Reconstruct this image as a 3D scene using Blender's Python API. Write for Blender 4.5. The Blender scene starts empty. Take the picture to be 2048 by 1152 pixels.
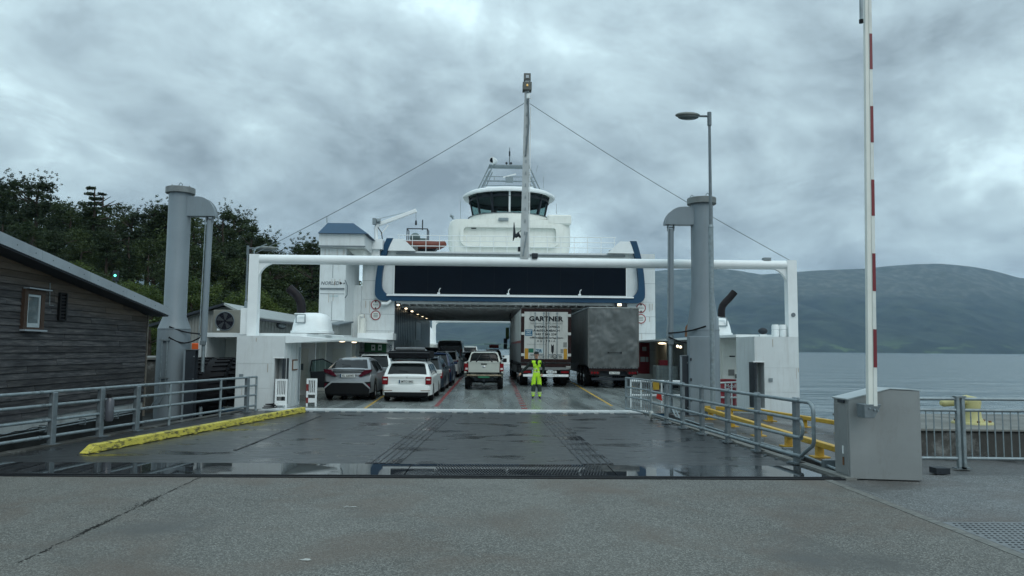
import bpy, bmesh, math, random
from mathutils import Vector, Matrix, noise
from math import radians as R, sin, cos, pi, tan, atan2, sqrt
random.seed(7)
scn = bpy.context.scene
col = scn.collection

# ---------------------------------------------------------------- camera
F = 1500.0                      # focal length in pixels of the 2048 px wide photograph
CAMH = 1.9
cd = bpy.data.cameras.new('camera'); cam = bpy.data.objects.new('camera', cd); col.objects.link(cam)
cd.sensor_width = 36.0; cd.lens = 36.0 * F / 2048.0
cd.clip_start = 0.1; cd.clip_end = 30000
ROT = Matrix.Rotation(R(-1.375), 3, 'Z') @ Matrix.Rotation(R(90 + 4.65), 3, 'X') @ Matrix.Rotation(R(0.5), 3, 'Z')
cam.location = (0, 0, CAMH); cam.rotation_euler = ROT.to_euler()
scn.camera = cam

def ray(px, py):
    return ROT @ Vector(((px - 1024) / F, -(py - 576) / F, -1))
def G(px, py, z=0.0):           # point of a horizontal plane seen at that pixel
    d = ray(px, py); t = (z - CAMH) / d.z
    return Vector((d.x * t, d.y * t, z))
def P(px, py, Y):               # point of the plane y=Y seen at that pixel
    d = ray(px, py); t = Y / d.y
    return Vector((d.x * t, Y, CAMH + d.z * t))

# ---------------------------------------------------------------- world, sun
w = bpy.data.worlds.new('World'); scn.world = w; w.use_nodes = True
nt = w.node_tree; nt.nodes.clear(); N = nt.nodes.new; L = nt.links.new
out = N('ShaderNodeOutputWorld'); bg = N('ShaderNodeBackground'); L(bg.outputs[0], out.inputs[0])
SUN_EL, SUN_ROT = R(42), R(205)
sky = N('ShaderNodeTexSky'); sky.sky_type = 'NISHITA'; sky.sun_disc = False
sky.sun_elevation = SUN_EL; sky.sun_rotation = SUN_ROT; sky.air_density = 1.0; sky.dust_density = 2.0
tc = N('ShaderNodeTexCoord'); sep = N('ShaderNodeSeparateXYZ'); L(tc.outputs['Generated'], sep.inputs[0])
def M(op, a, b=None, c=None, clamp=False):
    n = N('ShaderNodeMath'); n.operation = op; n.use_clamp = clamp
    for i, v in enumerate((a, b, c)):
        if v is None: continue
        if isinstance(v, (int, float)): n.inputs[i].default_value = v
        else: L(v, n.inputs[i])
    return n.outputs[0]
zz = M('MAXIMUM', sep.outputs[2], 0.0)
den = M('ADD', zz, 0.40)
cx = M('DIVIDE', sep.outputs[0], den); cy = M('DIVIDE', sep.outputs[1], den)
comb = N('ShaderNodeCombineXYZ'); L(cx, comb.inputs[0]); L(cy, comb.inputs[1]); comb.inputs[2].default_value = 3.1
mp = N('ShaderNodeMapping'); L(comb.outputs[0], mp.inputs[0]); mp.inputs['Rotation'].default_value = (0, 0, R(-35)); mp.inputs['Location'].default_value = (40.7, 20.9, 8.47)
def NZ(scale, detail, rough, dist, off=0.0):
    n = N('ShaderNodeTexNoise'); L(mp.outputs[0], n.inputs['Vector'])
    n.inputs['Scale'].default_value = scale; n.inputs['Detail'].default_value = detail
    n.inputs['Roughness'].default_value = rough; n.inputs['Distortion'].default_value = dist
    return n.outputs[0]
n1 = NZ(1.45, 9, .54, .22); n2 = NZ(4.2, 9, .62, .3)
s0 = M('ADD', M('MULTIPLY', n1, .68), M('MULTIPLY', n2, .32))
s = M('ADD', s0, M('MULTIPLY', M('POWER', M('SUBTRACT', 1.0, zz, None, True), 9.0), .06))
cr = N('ShaderNodeValToRGB'); L(s, cr.inputs[0])
e = cr.color_ramp.elements
e[0].position = .37; e[0].color = (.185, .24, .275, 1)
e[1].position = .615; e[1].color = (.70, .90, .94, 1)
k = e.new(.452); k.color = (.305, .395, .44, 1)
k = e.new(.525); k.color = (.43, .555, .60, 1)
# overcast sky: brighter towards the zenith (CIE overcast), same all round
grad = M('ADD', M('ADD', M('MULTIPLY', M('POWER', zz, 1.3), 1.6), 1.0), M('MULTIPLY', M('POWER', M('SUBTRACT', 1.0, zz, None, True), 7.0), .42))
mul = N('ShaderNodeVectorMath'); mul.operation = 'SCALE'; L(cr.outputs[0], mul.inputs[0]); L(grad, mul.inputs['Scale'])
sk = N('ShaderNodeVectorMath'); sk.operation = 'SCALE'; L(sky.outputs[0], sk.inputs[0]); sk.inputs['Scale'].default_value = .05
mixs = N('ShaderNodeMix'); mixs.data_type = 'RGBA'; mixs.inputs[0].default_value = .96
L(sk.outputs[0], mixs.inputs[6]); L(mul.outputs[0], mixs.inputs[7])
L(mixs.outputs[2], bg.inputs[0]); bg.inputs[1].default_value = 1.0
w.cycles.sampling_method = 'MANUAL'; w.cycles.sample_map_resolution = 512

sd = bpy.data.lights.new('sun', 'SUN'); sd.energy = .9; sd.angle = R(40); sd.color = (1, .97, .93)
so = bpy.data.objects.new('sun', sd); col.objects.link(so); so.location = (0, 0, 60)
so.rotation_euler = (R(90) - SUN_EL, 0, R(25))
scn.view_settings.view_transform = 'Standard'; scn.view_settings.look = 'None'
scn.view_settings.exposure = 0.08; scn.view_settings.gamma = 1.0; scn.view_settings.use_curve_mapping = False
scn.cycles.use_denoising = True
scn.cycles.max_bounces = 6; scn.cycles.volume_bounces = 0; scn.cycles.transparent_max_bounces = 12
scn.cycles.sample_clamp_indirect = 4

# ---------------------------------------------------------------- helpers
def mat(name, c, rough=.5, metal=0., var=.12, vs=2.5, bump=0., bs=60., stretch=(1, 1, 1), rvar=0., rand=0.,
        dirt=None, damt=.5, ds=1.5, dstretch=(1, 1, 1), coat=0., spec=None, emit=None, estr=0., alpha=1., dlo=.5, dhi=.7):
    m = bpy.data.materials.new(name); m.use_nodes = True
    t = m.node_tree; b = t.nodes['Principled BSDF']; l = t.links.new
    def nd(ty): return t.nodes.new(ty)
    if spec is None: spec = .18 if max(c) < .1 else .4
    b.inputs['Roughness'].default_value = rough; b.inputs['Metallic'].default_value = metal
    b.inputs['Specular IOR Level'].default_value = spec; b.inputs['Coat Weight'].default_value = coat
    b.inputs['Coat Roughness'].default_value = .08
    b.inputs['Alpha'].default_value = alpha
    g = nd('ShaderNodeNewGeometry')
    def nz(scale, st, det=5, ro=.6):
        mpp = nd('ShaderNodeMapping'); l(g.outputs['Position'], mpp.inputs[0]); mpp.inputs['Scale'].default_value = st
        n = nd('ShaderNodeTexNoise'); l(mpp.outputs[0], n.inputs['Vector']); n.inputs['Scale'].default_value = scale
        n.inputs['Detail'].default_value = det; n.inputs['Roughness'].default_value = ro
        return n.outputs[0]
    cc = nd('ShaderNodeMix'); cc.data_type = 'RGBA'
    nn = nz(vs, stretch)
    mr = nd('ShaderNodeMapRange'); l(nn, mr.inputs[0]); mr.inputs[1].default_value = .3; mr.inputs[2].default_value = .7
    l(mr.outputs[0], cc.inputs[0])
    cc.inputs[6].default_value = (*[max(0, v * (1 - var)) for v in c], 1); cc.inputs[7].default_value = (*[min(1, v * (1 + var)) for v in c], 1)
    cur = cc.outputs[2]
    if rand:
        oi = nd('ShaderNodeObjectInfo'); h = nd('ShaderNodeHueSaturation'); l(cur, h.inputs['Color'])
        r2 = nd('ShaderNodeMapRange'); l(oi.outputs['Random'], r2.inputs[0]); r2.inputs[3].default_value = 1 - rand; r2.inputs[4].default_value = 1 + rand
        l(r2.outputs[0], h.inputs['Value']); cur = h.outputs[0]
    if dirt:
        dn = nz(ds, dstretch, 7, .7); dr = nd('ShaderNodeMapRange'); l(dn, dr.inputs[0]); dr.inputs[1].default_value = dlo; dr.inputs[2].default_value = dhi
        dr.inputs[4].default_value = damt
        dm = nd('ShaderNodeMix'); dm.data_type = 'RGBA'; l(dr.outputs[0], dm.inputs[0]); l(cur, dm.inputs[6]); dm.inputs[7].default_value = (*dirt, 1)
        cur = dm.outputs[2]
    l(cur, b.inputs['Base Color'])
    if rvar:
        rn = nz(vs * 1.7, stretch); rr = nd('ShaderNodeMapRange'); l(rn, rr.inputs[0]); rr.inputs[1].default_value = .3; rr.inputs[2].default_value = .7
        rr.inputs[3].default_value = max(.02, rough - rvar); rr.inputs[4].default_value = min(1, rough + rvar); l(rr.outputs[0], b.inputs['Roughness'])
    if bump:
        bn = nz(bs, stretch, 4); bb = nd('ShaderNodeBump'); bb.inputs['Strength'].default_value = bump; bb.inputs['Distance'].default_value = .02
        l(bn, bb.inputs['Height']); l(bb.outputs[0], b.inputs['Normal'])
    if emit:
        b.inputs['Emission Color'].default_value = (*emit, 1); b.inputs['Emission Strength'].default_value = estr
    return m

def wloc(o):
    v = Vector((0, 0, 0))
    while o: v += o.location; o = o.parent
    return v
def tag(o, label=None, cat=None, group=None, kind=None):
    if label: o['label'] = label
    if cat: o['category'] = cat
    if group: o['group'] = group
    if kind: o['kind'] = kind
    return o
def thing(name, label, cat, loc=(0, 0, 0), rz=0., group=None):
    o = bpy.data.objects.new(name, None); col.objects.link(o); o.location = loc; o.rotation_euler = (0, 0, rz)
    o.empty_display_size = .2
    return tag(o, label, cat, group)

class MB:
    def __init__(s): s.v = []; s.f = []; s.mi = []; s.cur = 0
    def add(s, vs, fs):
        n = len(s.v); s.v += [tuple(v) for v in vs]; s.f += [tuple(i + n for i in f) for f in fs]; s.mi += [s.cur] * len(fs); return s
    def box(s, x0, x1, y0, y1, z0, z1, b=0.):
        if b <= 0:
            return s.add([(x, y, z) for z in (z0, z1) for x, y in ((x0, y0), (x1, y0), (x1, y1), (x0, y1))],
                  [(3, 2, 1, 0), (4, 5, 6, 7), (0, 1, 5, 4), (1, 2, 6, 5), (2, 3, 7, 6), (3, 0, 4, 7)])
        def ring(z, i):
            return [(x0 + i, y0 + b + 0 * i, z), (x0 + b, y0 + i, z), (x1 - b, y0 + i, z), (x1 - i, y0 + b, z),
                    (x1 - i, y1 - b, z), (x1 - b, y1 - i, z), (x0 + b, y1 - i, z), (x0 + i, y1 - b, z)]
        vs = ring(z0, b * .6) + ring(z0 + b, 0) + ring(z1 - b, 0) + ring(z1, b * .6)
        fs = [tuple(range(7, -1, -1)), tuple(range(24, 32))]
        for r in range(3):
            for i in range(8): j = (i + 1) % 8; fs.append((r * 8 + i, r * 8 + j, r * 8 + 8 + j, r * 8 + 8 + i))
        return s.add(vs, fs)
    def obox(s, c, sx, sy, sz, rot=None):
        rot = rot or Matrix.Identity(3); c = Vector(c)
        vs = [c + rot @ Vector((x * sx / 2, y * sy / 2, z * sz / 2)) for z in (-1, 1) for x, y in ((-1, -1), (1, -1), (1, 1), (-1, 1))]
        return s.add(vs, [(3, 2, 1, 0), (4, 5, 6, 7), (0, 1, 5, 4), (1, 2, 6, 5), (2, 3, 7, 6), (3, 0, 4, 7)])
    def bar(s, a, b, wd, h=None):      # square bar between two points
        a = Vector(a); b = Vector(b); h = h or wd; d = (b - a); ln = d.length
        q = d.to_track_quat('Y', 'Z').to_matrix()
        return s.obox((a + b) / 2, wd, ln, h, q)
    def tube(s, pts, r, n=8, caps=True):
        pts = [Vector(p) for p in pts]; rr = r if isinstance(r, (list, tuple)) else [r] * len(pts)
        vs = []; up = None
        for i, p in enumerate(pts):
            d = (pts[min(i + 1, len(pts) - 1)] - pts[max(i - 1, 0)]).normalized()
            if up is None: up = Vector((0, 0, 1)) if abs(d.z) < .9 else Vector((1, 0, 0))
            a = d.cross(up).normalized(); up2 = a.cross(d).normalized(); up = up2
            for k in range(n):
                t = 2 * pi * k / n; vs.append(p + (a * cos(t) + up2 * sin(t)) * rr[i])
        fs = []
        for i in range(len(pts) - 1):
            for k in range(n):
                j = (k + 1) % n; fs.append((i * n + k, i * n + j, (i + 1) * n + j, (i + 1) * n + k))
        if caps: fs.append(tuple(range(n - 1, -1, -1))); m = (len(pts) - 1) * n; fs.append(tuple(range(m, m + n)))
        return s.add(vs, fs)
    def lathe(s, prof, c=(0, 0, 0), n=24, axis='Z', a0=0., a1=2 * pi):
        full = abs(a1 - a0 - 2 * pi) < 1e-6; m = n if full else n + 1; vs = []
        for (r, h) in prof:
            for k in range(m):
                t = a0 + (a1 - a0) * k / n
                p = (r * cos(t), r * sin(t), h) if axis == 'Z' else ((h, r * cos(t), r * sin(t)) if axis == 'X' else (r * cos(t), h, r * sin(t)))
                vs.append((p[0] + c[0], p[1] + c[1], p[2] + c[2]))
        fs = []
        for i in range(len(prof) - 1):
            for k in range(n):
                j = (k + 1) % m; fs.append((i * m + k, i * m + j, (i + 1) * m + j, (i + 1) * m + k))
        return s.add(vs, fs)
    def prism(s, poly, h0, h1, plane='XZ'):   # poly extruded along the third axis
        n = len(poly)
        def q(a, b, h): return {'XZ': (a, h, b), 'YZ': (h, a, b), 'XY': (a, b, h)}[plane]
        vs = [q(a, b, h0) for a, b in poly] + [q(a, b, h1) for a, b in poly]
        fs = [tuple(range(n)), tuple(range(2 * n - 1, n - 1, -1))] + [(i, n + i, n + (i + 1) % n, (i + 1) % n) for i in range(n)]
        return s.add(vs, fs)
    def sphere(s, c, r, n=12, m=8, sc=(1, 1, 1)):
        vs = [(c[0], c[1], c[2] - r * sc[2])]
        for i in range(1, m):
            t = pi * i / m
            for k in range(n): vs.append((c[0] + r * sc[0] * sin(t) * cos(2 * pi * k / n), c[1] + r * sc[1] * sin(t) * sin(2 * pi * k / n), c[2] - r * sc[2] * cos(t)))
        vs.append((c[0], c[1], c[2] + r * sc[2])); fs = []
        for k in range(n):
            j = (k + 1) % n; fs.append((0, 1 + j, 1 + k)); fs.append((len(vs) - 1, 1 + (m - 2) * n + k, 1 + (m - 2) * n + j))
            for i in range(m - 2): a = 1 + i * n; fs.append((a + k, a + j, a + n + j, a + n + k))
        return s.add(vs, fs)
    def build(s, name, mats, parent=None, world=True, smooth=None, label=None, cat=None, group=None, kind=None, bevel=0., loc=None):
        off = wloc(parent) if (parent and world) else Vector((0, 0, 0))
        if loc is not None: off = off + Vector(loc)
        me = bpy.data.meshes.new(name)
        me.from_pydata([(v[0] - off.x, v[1] - off.y, v[2] - off.z) for v in s.v], [], s.f)
        if not isinstance(mats, (list, tuple)): mats = [mats]
        for m in mats: me.materials.append(m)
        if len(mats) > 1: me.polygons.foreach_set('material_index', s.mi)
        bm = bmesh.new(); bm.from_mesh(me); bmesh.ops.recalc_face_normals(bm, faces=bm.faces)
        if bevel:
            ee = [x for x in bm.edges if len(x.link_faces) == 2 and x.calc_face_angle(0) > .6]
            bmesh.ops.bevel(bm, geom=ee, offset=bevel, segments=1, affect='EDGES')
        if smooth is not None:
            for f in bm.faces: f.smooth = True
            for ed in bm.edges:
                if len(ed.link_faces) == 2 and ed.calc_face_angle(0) > R(smooth): ed.smooth = False
        bm.to_mesh(me); bm.free(); me.update()
        o = bpy.data.objects.new(name, me); col.objects.link(o)
        if parent: o.parent = parent
        if loc is not None: o.location = loc
        return tag(o, label, cat, group, kind)

def B(*a, **k): return MB().box(*a, **k)
def copy_tree(o, parent=None, top=True):
    c = o.copy(); col.objects.link(c); c.parent = parent
    for ch in list(o.children): copy_tree(ch, c, False)
    return c

FONT = None
def text(s, w, h, org, right, up, m, parent, name='lettering', world=True, bold=0., spacing=1., shear=0., lift=.0):
    """text mesh fitted to w x h, centred at org, lying in plane (right, up)"""
    cu = bpy.data.curves.new('tx', 'FONT'); cu.body = s; cu.offset = bold; cu.space_character = spacing; cu.shear = shear
    cu.resolution_u = 2; cu.extrude = .0
    ob = bpy.data.objects.new('tx', cu); col.objects.link(ob)
    bpy.context.view_layer.update()
    me = bpy.data.meshes.new_from_object(ob.evaluated_get(bpy.context.evaluated_depsgraph_get()))
    bpy.data.objects.remove(ob); bpy.data.curves.remove(cu)
    xs = [v.co.x for v in me.vertices]; ys = [v.co.y for v in me.vertices]
    x0, x1, y0, y1 = min(xs), max(xs), min(ys), max(ys)
    off = wloc(parent) if (parent and world) else Vector((0, 0, 0))
    right = Vector(right); up = Vector(up); org = Vector(org); nrm = right.cross(up)
    for v in me.vertices:
        a = ((v.co.x - x0) / (x1 - x0) - .5) * w; b = ((v.co.y - y0) / (y1 - y0) - .5) * h
        v.co = org + right * a + up * b + nrm * lift - off
    me.name = name; me.materials.append(m); me.update()
    o = bpy.data.objects.new(name, me); col.objects.link(o)
    if parent: o.parent = parent
    return o

# ---------------------------------------------------------------- materials
WHITE = mat('white_ship_paint', (.62, .665, .67), .38, var=.07, vs=1.2, dirt=(.40, .40, .37), damt=.35, ds=2.2, dstretch=(3, 3, .35), bump=.06, bs=9)
CREAM = mat('cream_ship_paint', (.74, .76, .71), .42, var=.05, vs=1.0, dirt=(.45, .43, .36), damt=.25, ds=1.8, dstretch=(3, 3, .3))
WHITE2 = mat('white_clean_paint', (.78, .82, .82), .35, var=.04)
GREYP = mat('grey_tower_paint', (.19, .232, .258), .42, var=.08, vs=.8, dirt=(.15, .18, .19), damt=.45, ds=1.2, dstretch=(2, 2, .3), bump=.04, bs=14)
GALV = mat('galvanised_steel', (.235, .285, .305), .45, metal=.35, var=.18, vs=9, dirt=(.13, .13, .12), damt=.5, ds=5, rvar=.1)
GALVD = mat('dark_galvanised_steel', (.15, .18, .195), .5, metal=.3, var=.2, vs=8)
DARK = mat('dark_steel', (.03, .037, .045), .45, var=.2)
BLACK = mat('black_rubber', (.009, .010, .012), .65, var=.3, vs=6, bump=.2, bs=30)
BLUE = mat('blue_ship_paint', (.003, .045, .10), .5, var=.1, vs=1.5)
YEL = mat('worn_yellow_paint', (.52, .45, .07), .55, var=.12, vs=4, dirt=(.06, .055, .03), damt=.9, ds=5, dstretch=(1, 1, 3), dlo=.49, dhi=.60, bump=.3, bs=30)
YEL2 = mat('amber_yellow_paint', (.50, .31, .04), .45, var=.1, vs=4, dirt=(.2, .12, .03), damt=.5, ds=6)
RED = mat('red_marking', (.20, .028, .028), .45, var=.1)
REDD = mat('dark_red_paint', (.26, .02, .03), .4, var=.1)
GREEN = mat('green_panel_paint', (.015, .10, .035), .45, var=.15)
CONC = mat('concrete', (.16, .165, .155), .8, var=.22, vs=1.6, dirt=(.06, .062, .055), damt=.8, ds=1.3, bump=.4, bs=25)
CONCD = mat('wet_dark_concrete', (.065, .065, .06), .6, var=.3, vs=2, dirt=(.26, .27, .26), damt=.8, ds=.9, dlo=.55, dhi=.66, bump=.4, bs=20)
STONE = mat('dark_harbour_fill', (.022, .024, .024), .8, var=.4, vs=2, bump=.6, bs=8)
DGLASS = mat('dark_tinted_glass', (.003, .006, .011), .08, var=.1, spec=.08)
CGLASS = mat('car_window_glass', (.008, .011, .012), .05, var=.4, spec=.26)
TYRE = mat('tyre_rubber', (.008, .008, .009), .6, var=.2)
RIM = mat('alloy_rim', (.33, .34, .35), .3, metal=.8, var=.05)
CHROME = mat('chrome', (.6, .6, .6), .15, metal=1, var=.03)
TAILR = mat('red_tail_light', (.17, .004, .008), .25, var=.25, spec=.2, vs=20)
TAILW = mat('clear_lamp_lens', (.55, .5, .48), .15, var=.1, coat=.6)
PLATE = mat('number_plate', (.62, .65, .63), .4, var=.04)
INK = mat('black_ink', (.012, .014, .018), .5, var=.1)
INKG = mat('grey_ink', (.2, .21, .2), .5, var=.1)
PLASTIC = mat('black_plastic', (.008, .009, .010), .5, var=.15)
RUST = mat('rusty_steel', (.16, .075, .035), .7, var=.35, vs=8)
EXH = mat('dark_exhaust_pipe', (.014, .012, .014), .5, var=.3, vs=4)
LAMPE = mat('lit_warm_lamp', (.9, .8, .6), .4, emit=(1, .82, .55), estr=2.6)

# wet surfaces -----------------------------------------------------
def wet(name, c, dry, wetr, scale, lo, hi, stretch=(1, 1, 1), bump=.15, bs=90, speck=None, var=.2, lines=None, ior=1.5, wd=.55):
    m = bpy.data.materials.new(name); m.use_nodes = True; t = m.node_tree; b = t.nodes['Principled BSDF']; l = t.links.new
    nd = t.nodes.new; g = nd('ShaderNodeNewGeometry')
    def nz(sc, st=(1, 1, 1), det=6, ro=.6, dist=0):
        mpp = nd('ShaderNodeMapping'); l(g.outputs['Position'], mpp.inputs[0]); mpp.inputs['Scale'].default_value = st
        n = nd('ShaderNodeTexNoise'); l(mpp.outputs[0], n.inputs['Vector']); n.inputs['Scale'].default_value = sc
        n.inputs['Detail'].default_value = det; n.inputs['Roughness'].default_value = ro; n.inputs['Distortion'].default_value = dist
        return n.outputs[0]
    def rng(x, a, bb, c0=0., c1=1.):
        r = nd('ShaderNodeMapRange'); l(x, r.inputs[0]); r.inputs[1].default_value = a; r.inputs[2].default_value = bb
        r.inputs[3].default_value = c0; r.inputs[4].default_value = c1; return r.outputs[0]
    def mix(f, a, bb):
        x = nd('ShaderNodeMix'); x.data_type = 'RGBA'
        l(f, x.inputs[0])
        for i, v in ((6, a), (7, bb)):
            if isinstance(v, tuple): x.inputs[i].default_value = (*v, 1)
            else: l(v, x.inputs[i])
        return x.outputs[2]
    pud = rng(nz(scale, stretch, 5, .5), lo, hi)
    base = mix(rng(nz(.33, (1, .45, 1), 5), .36, .64), tuple(v * (1 - var) for v in c), tuple(v * (1 + var) for v in c))
    base = mix(rng(nz(2.7, (1, .5, 1), 6, .7), .3, .7), base, tuple(v * .75 for v in c)) if speck is None else base
    hs = None
    if speck:
        vo = nd('ShaderNodeTexVoronoi'); l(g.outputs['Position'], vo.inputs['Vector']); vo.inputs['Scale'].default_value = speck[0]
        sp = nd('ShaderNodeSeparateColor'); l(vo.outputs['Color'], sp.inputs[0])
        base = mix(rng(sp.outputs[0], .45, .95), base, speck[1])
        base = mix(rng(nz(speck[0] * .6, (1, 1, 1), 2), .6, .75), base, tuple(v * .35 for v in c))
        red = rng(nz(.55, (1, 1, 1), 5, .6, .5), .47, .66, 0, .75); base = mix(red, base, (c[0] * 1.3, c[1] * 1.0, c[2] * .86))
        hs = vo.outputs['Distance']
    base = mix(pud, base, tuple(v * wd for v in c))
    l(base, b.inputs['Base Color'])
    rn = rng(nz(scale * 4, stretch, 4), .3, .7, dry - .06, dry + .08)
    rm = nd('ShaderNodeMix'); rm.data_type = 'FLOAT'; l(pud, rm.inputs[0]); l(rn, rm.inputs[2]); rm.inputs[3].default_value = wetr
    l(rm.outputs[0], b.inputs['Roughness']); b.inputs['IOR'].default_value = ior
    bp = nd('ShaderNodeBump'); inv = rng(pud, 0, 1, bump, bump * .04); l(inv, bp.inputs['Strength']); bp.inputs['Distance'].default_value = .01
    l(hs if hs else nz(bs, (1, 1, 1), 3), bp.inputs['Height']); l(bp.outputs[0], b.inputs['Normal'])
    return m
ASPH = wet('wet_asphalt', (.074, .073, .064), .58, .38, .45, .56, .72, bump=.6, var=.3, speck=(85, (.215, .215, .195)))
ASPH2 = wet('coarse_asphalt', (.07, .075, .075), .5, .3, .7, .55, .7, bump=.9, speck=(80, (.25, .265, .265)))
RAMPM = wet('wet_ramp_surface', (.030, .033, .036), .33, .13, .8, .54, .66, stretch=(1, 1.6, 1), bump=.10, bs=60, var=.25)
RAMPP = wet('puddled_steel_plate', (.045, .05, .055), .18, .012, .42, .39, .46, stretch=(1, 1.2, 1), bump=.05, bs=80)
DECKM = wet('wet_car_deck_paint', (.19, .215, .21), .34, .10, .7, .36, .72, stretch=(2.6, .3, 1), bump=.10, bs=40, var=.25, wd=.8)
TREAD = wet('ribbed_tread_steel', (.03, .034, .04), .3, .1, 1.2, .5, .65, bump=.1)
# ================================================================ SETTING
# sea
def seamat():
    m = bpy.data.materials.new('fjord_water'); m.use_nodes = True; t = m.node_tree; b = t.nodes['Principled BSDF']; l = t.links.new; nd = t.nodes.new
    b.inputs['Base Color'].default_value = (.15, .19, .205, 1); b.inputs['Roughness'].default_value = .12; b.inputs['IOR'].default_value = 1.33
    g = nd('ShaderNodeNewGeometry'); h = None
    for sc, st, wgt in ((.10, (.6, 1.2, 1), 1.6), (.5, (.6, 1.1, 1), .55), (2.2, (.8, 1, 1), .14)):
        mpp = nd('ShaderNodeMapping'); l(g.outputs['Position'], mpp.inputs[0]); mpp.inputs['Scale'].default_value = st; mpp.inputs['Rotation'].default_value = (0, 0, .25)
        n = nd('ShaderNodeTexNoise'); l(mpp.outputs[0], n.inputs['Vector']); n.inputs['Scale'].default_value = sc; n.inputs['Detail'].default_value = 3
        x = nd('ShaderNodeMath'); x.operation = 'MULTIPLY_ADD'; l(n.outputs[0], x.inputs[0]); x.inputs[1].default_value = wgt
        if h is None: x.inputs[2].default_value = 0
        else: l(h, x.inputs[2])
        h = x.outputs[0]
    bp = nd('ShaderNodeBump'); bp.inputs['Strength'].default_value = 1.0; bp.inputs['Distance'].default_value = .8; l(h, bp.inputs['Height']); l(bp.outputs[0], b.inputs['Normal'])
    return m
SEA = -1.75
mb = MB(); S = 9000
mb.add([(-S, -2000, SEA), (S, -2000, SEA), (S, 9000, SEA), (-S, 9000, SEA)], [(0, 1, 2, 3)])
mb.build('sea', seamat(), kind='structure')

# far mountains across the fjord
def mountmat():
    m = bpy.data.materials.new('forested_mountain'); m.use_nodes = True; t = m.node_tree; b = t.nodes['Principled BSDF']; l = t.links.new; nd = t.nodes.new
    b.inputs['Roughness'].default_value = .95; b.inputs['Specular IOR Level'].default_value = .1
    g = nd('ShaderNodeNewGeometry'); sp = nd('ShaderNodeSeparateXYZ'); l(g.outputs['Position'], sp.inputs[0])
    def nz(sc, det=6, st=(1, 1, 1)):
        mpp = nd('ShaderNodeMapping'); l(g.outputs['Position'], mpp.inputs[0]); mpp.inputs['Scale'].default_value = st
        n = nd('ShaderNodeTexNoise'); l(mpp.outputs[0], n.inputs['Vector']); n.inputs['Scale'].default_value = sc; n.inputs['Detail'].default_value = det; n.inputs['Roughness'].default_value = .65; return n.outputs[0]
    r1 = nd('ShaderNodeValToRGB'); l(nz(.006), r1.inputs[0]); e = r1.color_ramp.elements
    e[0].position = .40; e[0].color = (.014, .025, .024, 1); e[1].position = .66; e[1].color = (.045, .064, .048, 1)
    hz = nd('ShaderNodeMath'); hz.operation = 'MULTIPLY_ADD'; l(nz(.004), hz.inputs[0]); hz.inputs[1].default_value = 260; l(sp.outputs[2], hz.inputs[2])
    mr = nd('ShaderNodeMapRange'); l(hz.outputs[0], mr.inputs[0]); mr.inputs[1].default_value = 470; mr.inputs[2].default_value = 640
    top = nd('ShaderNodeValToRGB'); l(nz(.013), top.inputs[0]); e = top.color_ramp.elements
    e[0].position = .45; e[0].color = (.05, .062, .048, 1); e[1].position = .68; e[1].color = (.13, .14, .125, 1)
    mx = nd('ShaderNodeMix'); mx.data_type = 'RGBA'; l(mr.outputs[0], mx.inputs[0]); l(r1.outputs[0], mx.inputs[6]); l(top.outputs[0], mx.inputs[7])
    # pale fields near the shore
    lo = nd('ShaderNodeMapRange'); l(sp.outputs[2], lo.inputs[0]); lo.inputs[1].default_value = 90; lo.inputs[2].default_value = 5
    fn = nd('ShaderNodeMapRange'); l(nz(.0045, 4, (1, 2.5, 1)), fn.inputs[0]); fn.inputs[1].default_value = .55; fn.inputs[2].default_value = .62
    mu = nd('ShaderNodeMath'); mu.operation = 'MULTIPLY'; mu.use_clamp = True; l(lo.outputs[0], mu.inputs[0]); l(fn.outputs[0], mu.inputs[1])
    m2 = nd('ShaderNodeMix'); m2.data_type = 'RGBA'; l(mu.outputs[0], m2.inputs[0]); l(mx.outputs[2], m2.inputs[6]); m2.inputs[7].default_value = (.085, .13, .06, 1)
    l(m2.outputs[2], b.inputs['Base Color']); return m
RIDGE = [(-900, 560), (-300, 575), (300, 560), (560, 585), (700, 600), (900, 598), (1100, 570), (1250, 553), (1330, 545), (1430, 540), (1480, 545), (1528, 553), (1560, 551), (1640, 545), (1740, 541), (1800, 535), (1850, 532), (1900, 531), (1960, 536), (2010, 545), (2060, 558), (2300, 575), (2700, 600), (3200, 640)]
def ridge_y(px):
    for (a, b), (c, d) in zip(RIDGE, RIDGE[1:]):
        if a <= px <= c: return b + (d - b) * (px - a) / (c - a)
    return 640
YS, YR = 4300., 6900.
nu, nv = 620, 90
vs = []; fs = []
for i in range(nu + 1):
    px = -900 + 4100 * i / nu
    tx = (px - 988) / F
    hr = (ridge_y(px) - 698 - (px - 1024) * .0087) * -1 / F * YR
    for j in range(nv + 1):
        v = j / nv
        Y = YS + (YR - YS) * v * 1.0 if v <= .9 else YS + (YR - YS) * (.9 + (v - .9) * 4)
        shore = 180 * noise.noise(Vector((px * .004, 0, 2)))
        Y += shore * (1 - v)
        X = tx * Y
        prof = (min(v / .9, 1)) ** .8
        prof = prof - .10 * sin(prof * pi) * (1 + noise.noise(Vector((X * .0006, 5, 0))))
        if v > .9: prof = 1 - (v - .9) * 4
        nn = noise.fractal(Vector((X * .0011 + (Y - YS) * .0004, Y * .0007, .5)), 1.0, 2.1, 5)
        damp = sin(min(v / .9, 1) * pi) if v <= .9 else 0
        h = hr * prof + nn * 120 * damp + (16 * noise.noise(Vector((X * .006, Y * .004, 1))) + 7 * noise.noise(Vector((X * .02, Y * .012, 1)))) * (damp + .12 * min(1, j / 5))
        if j == 0: h = -6
        vs.append((X, Y, h if j == 0 else max(h, -1)))
for i in range(nu):
    for j in range(nv):
        a = i * (nv + 1) + j; fs.append((a, a + nv + 1, a + nv + 2, a + 1))
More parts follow.
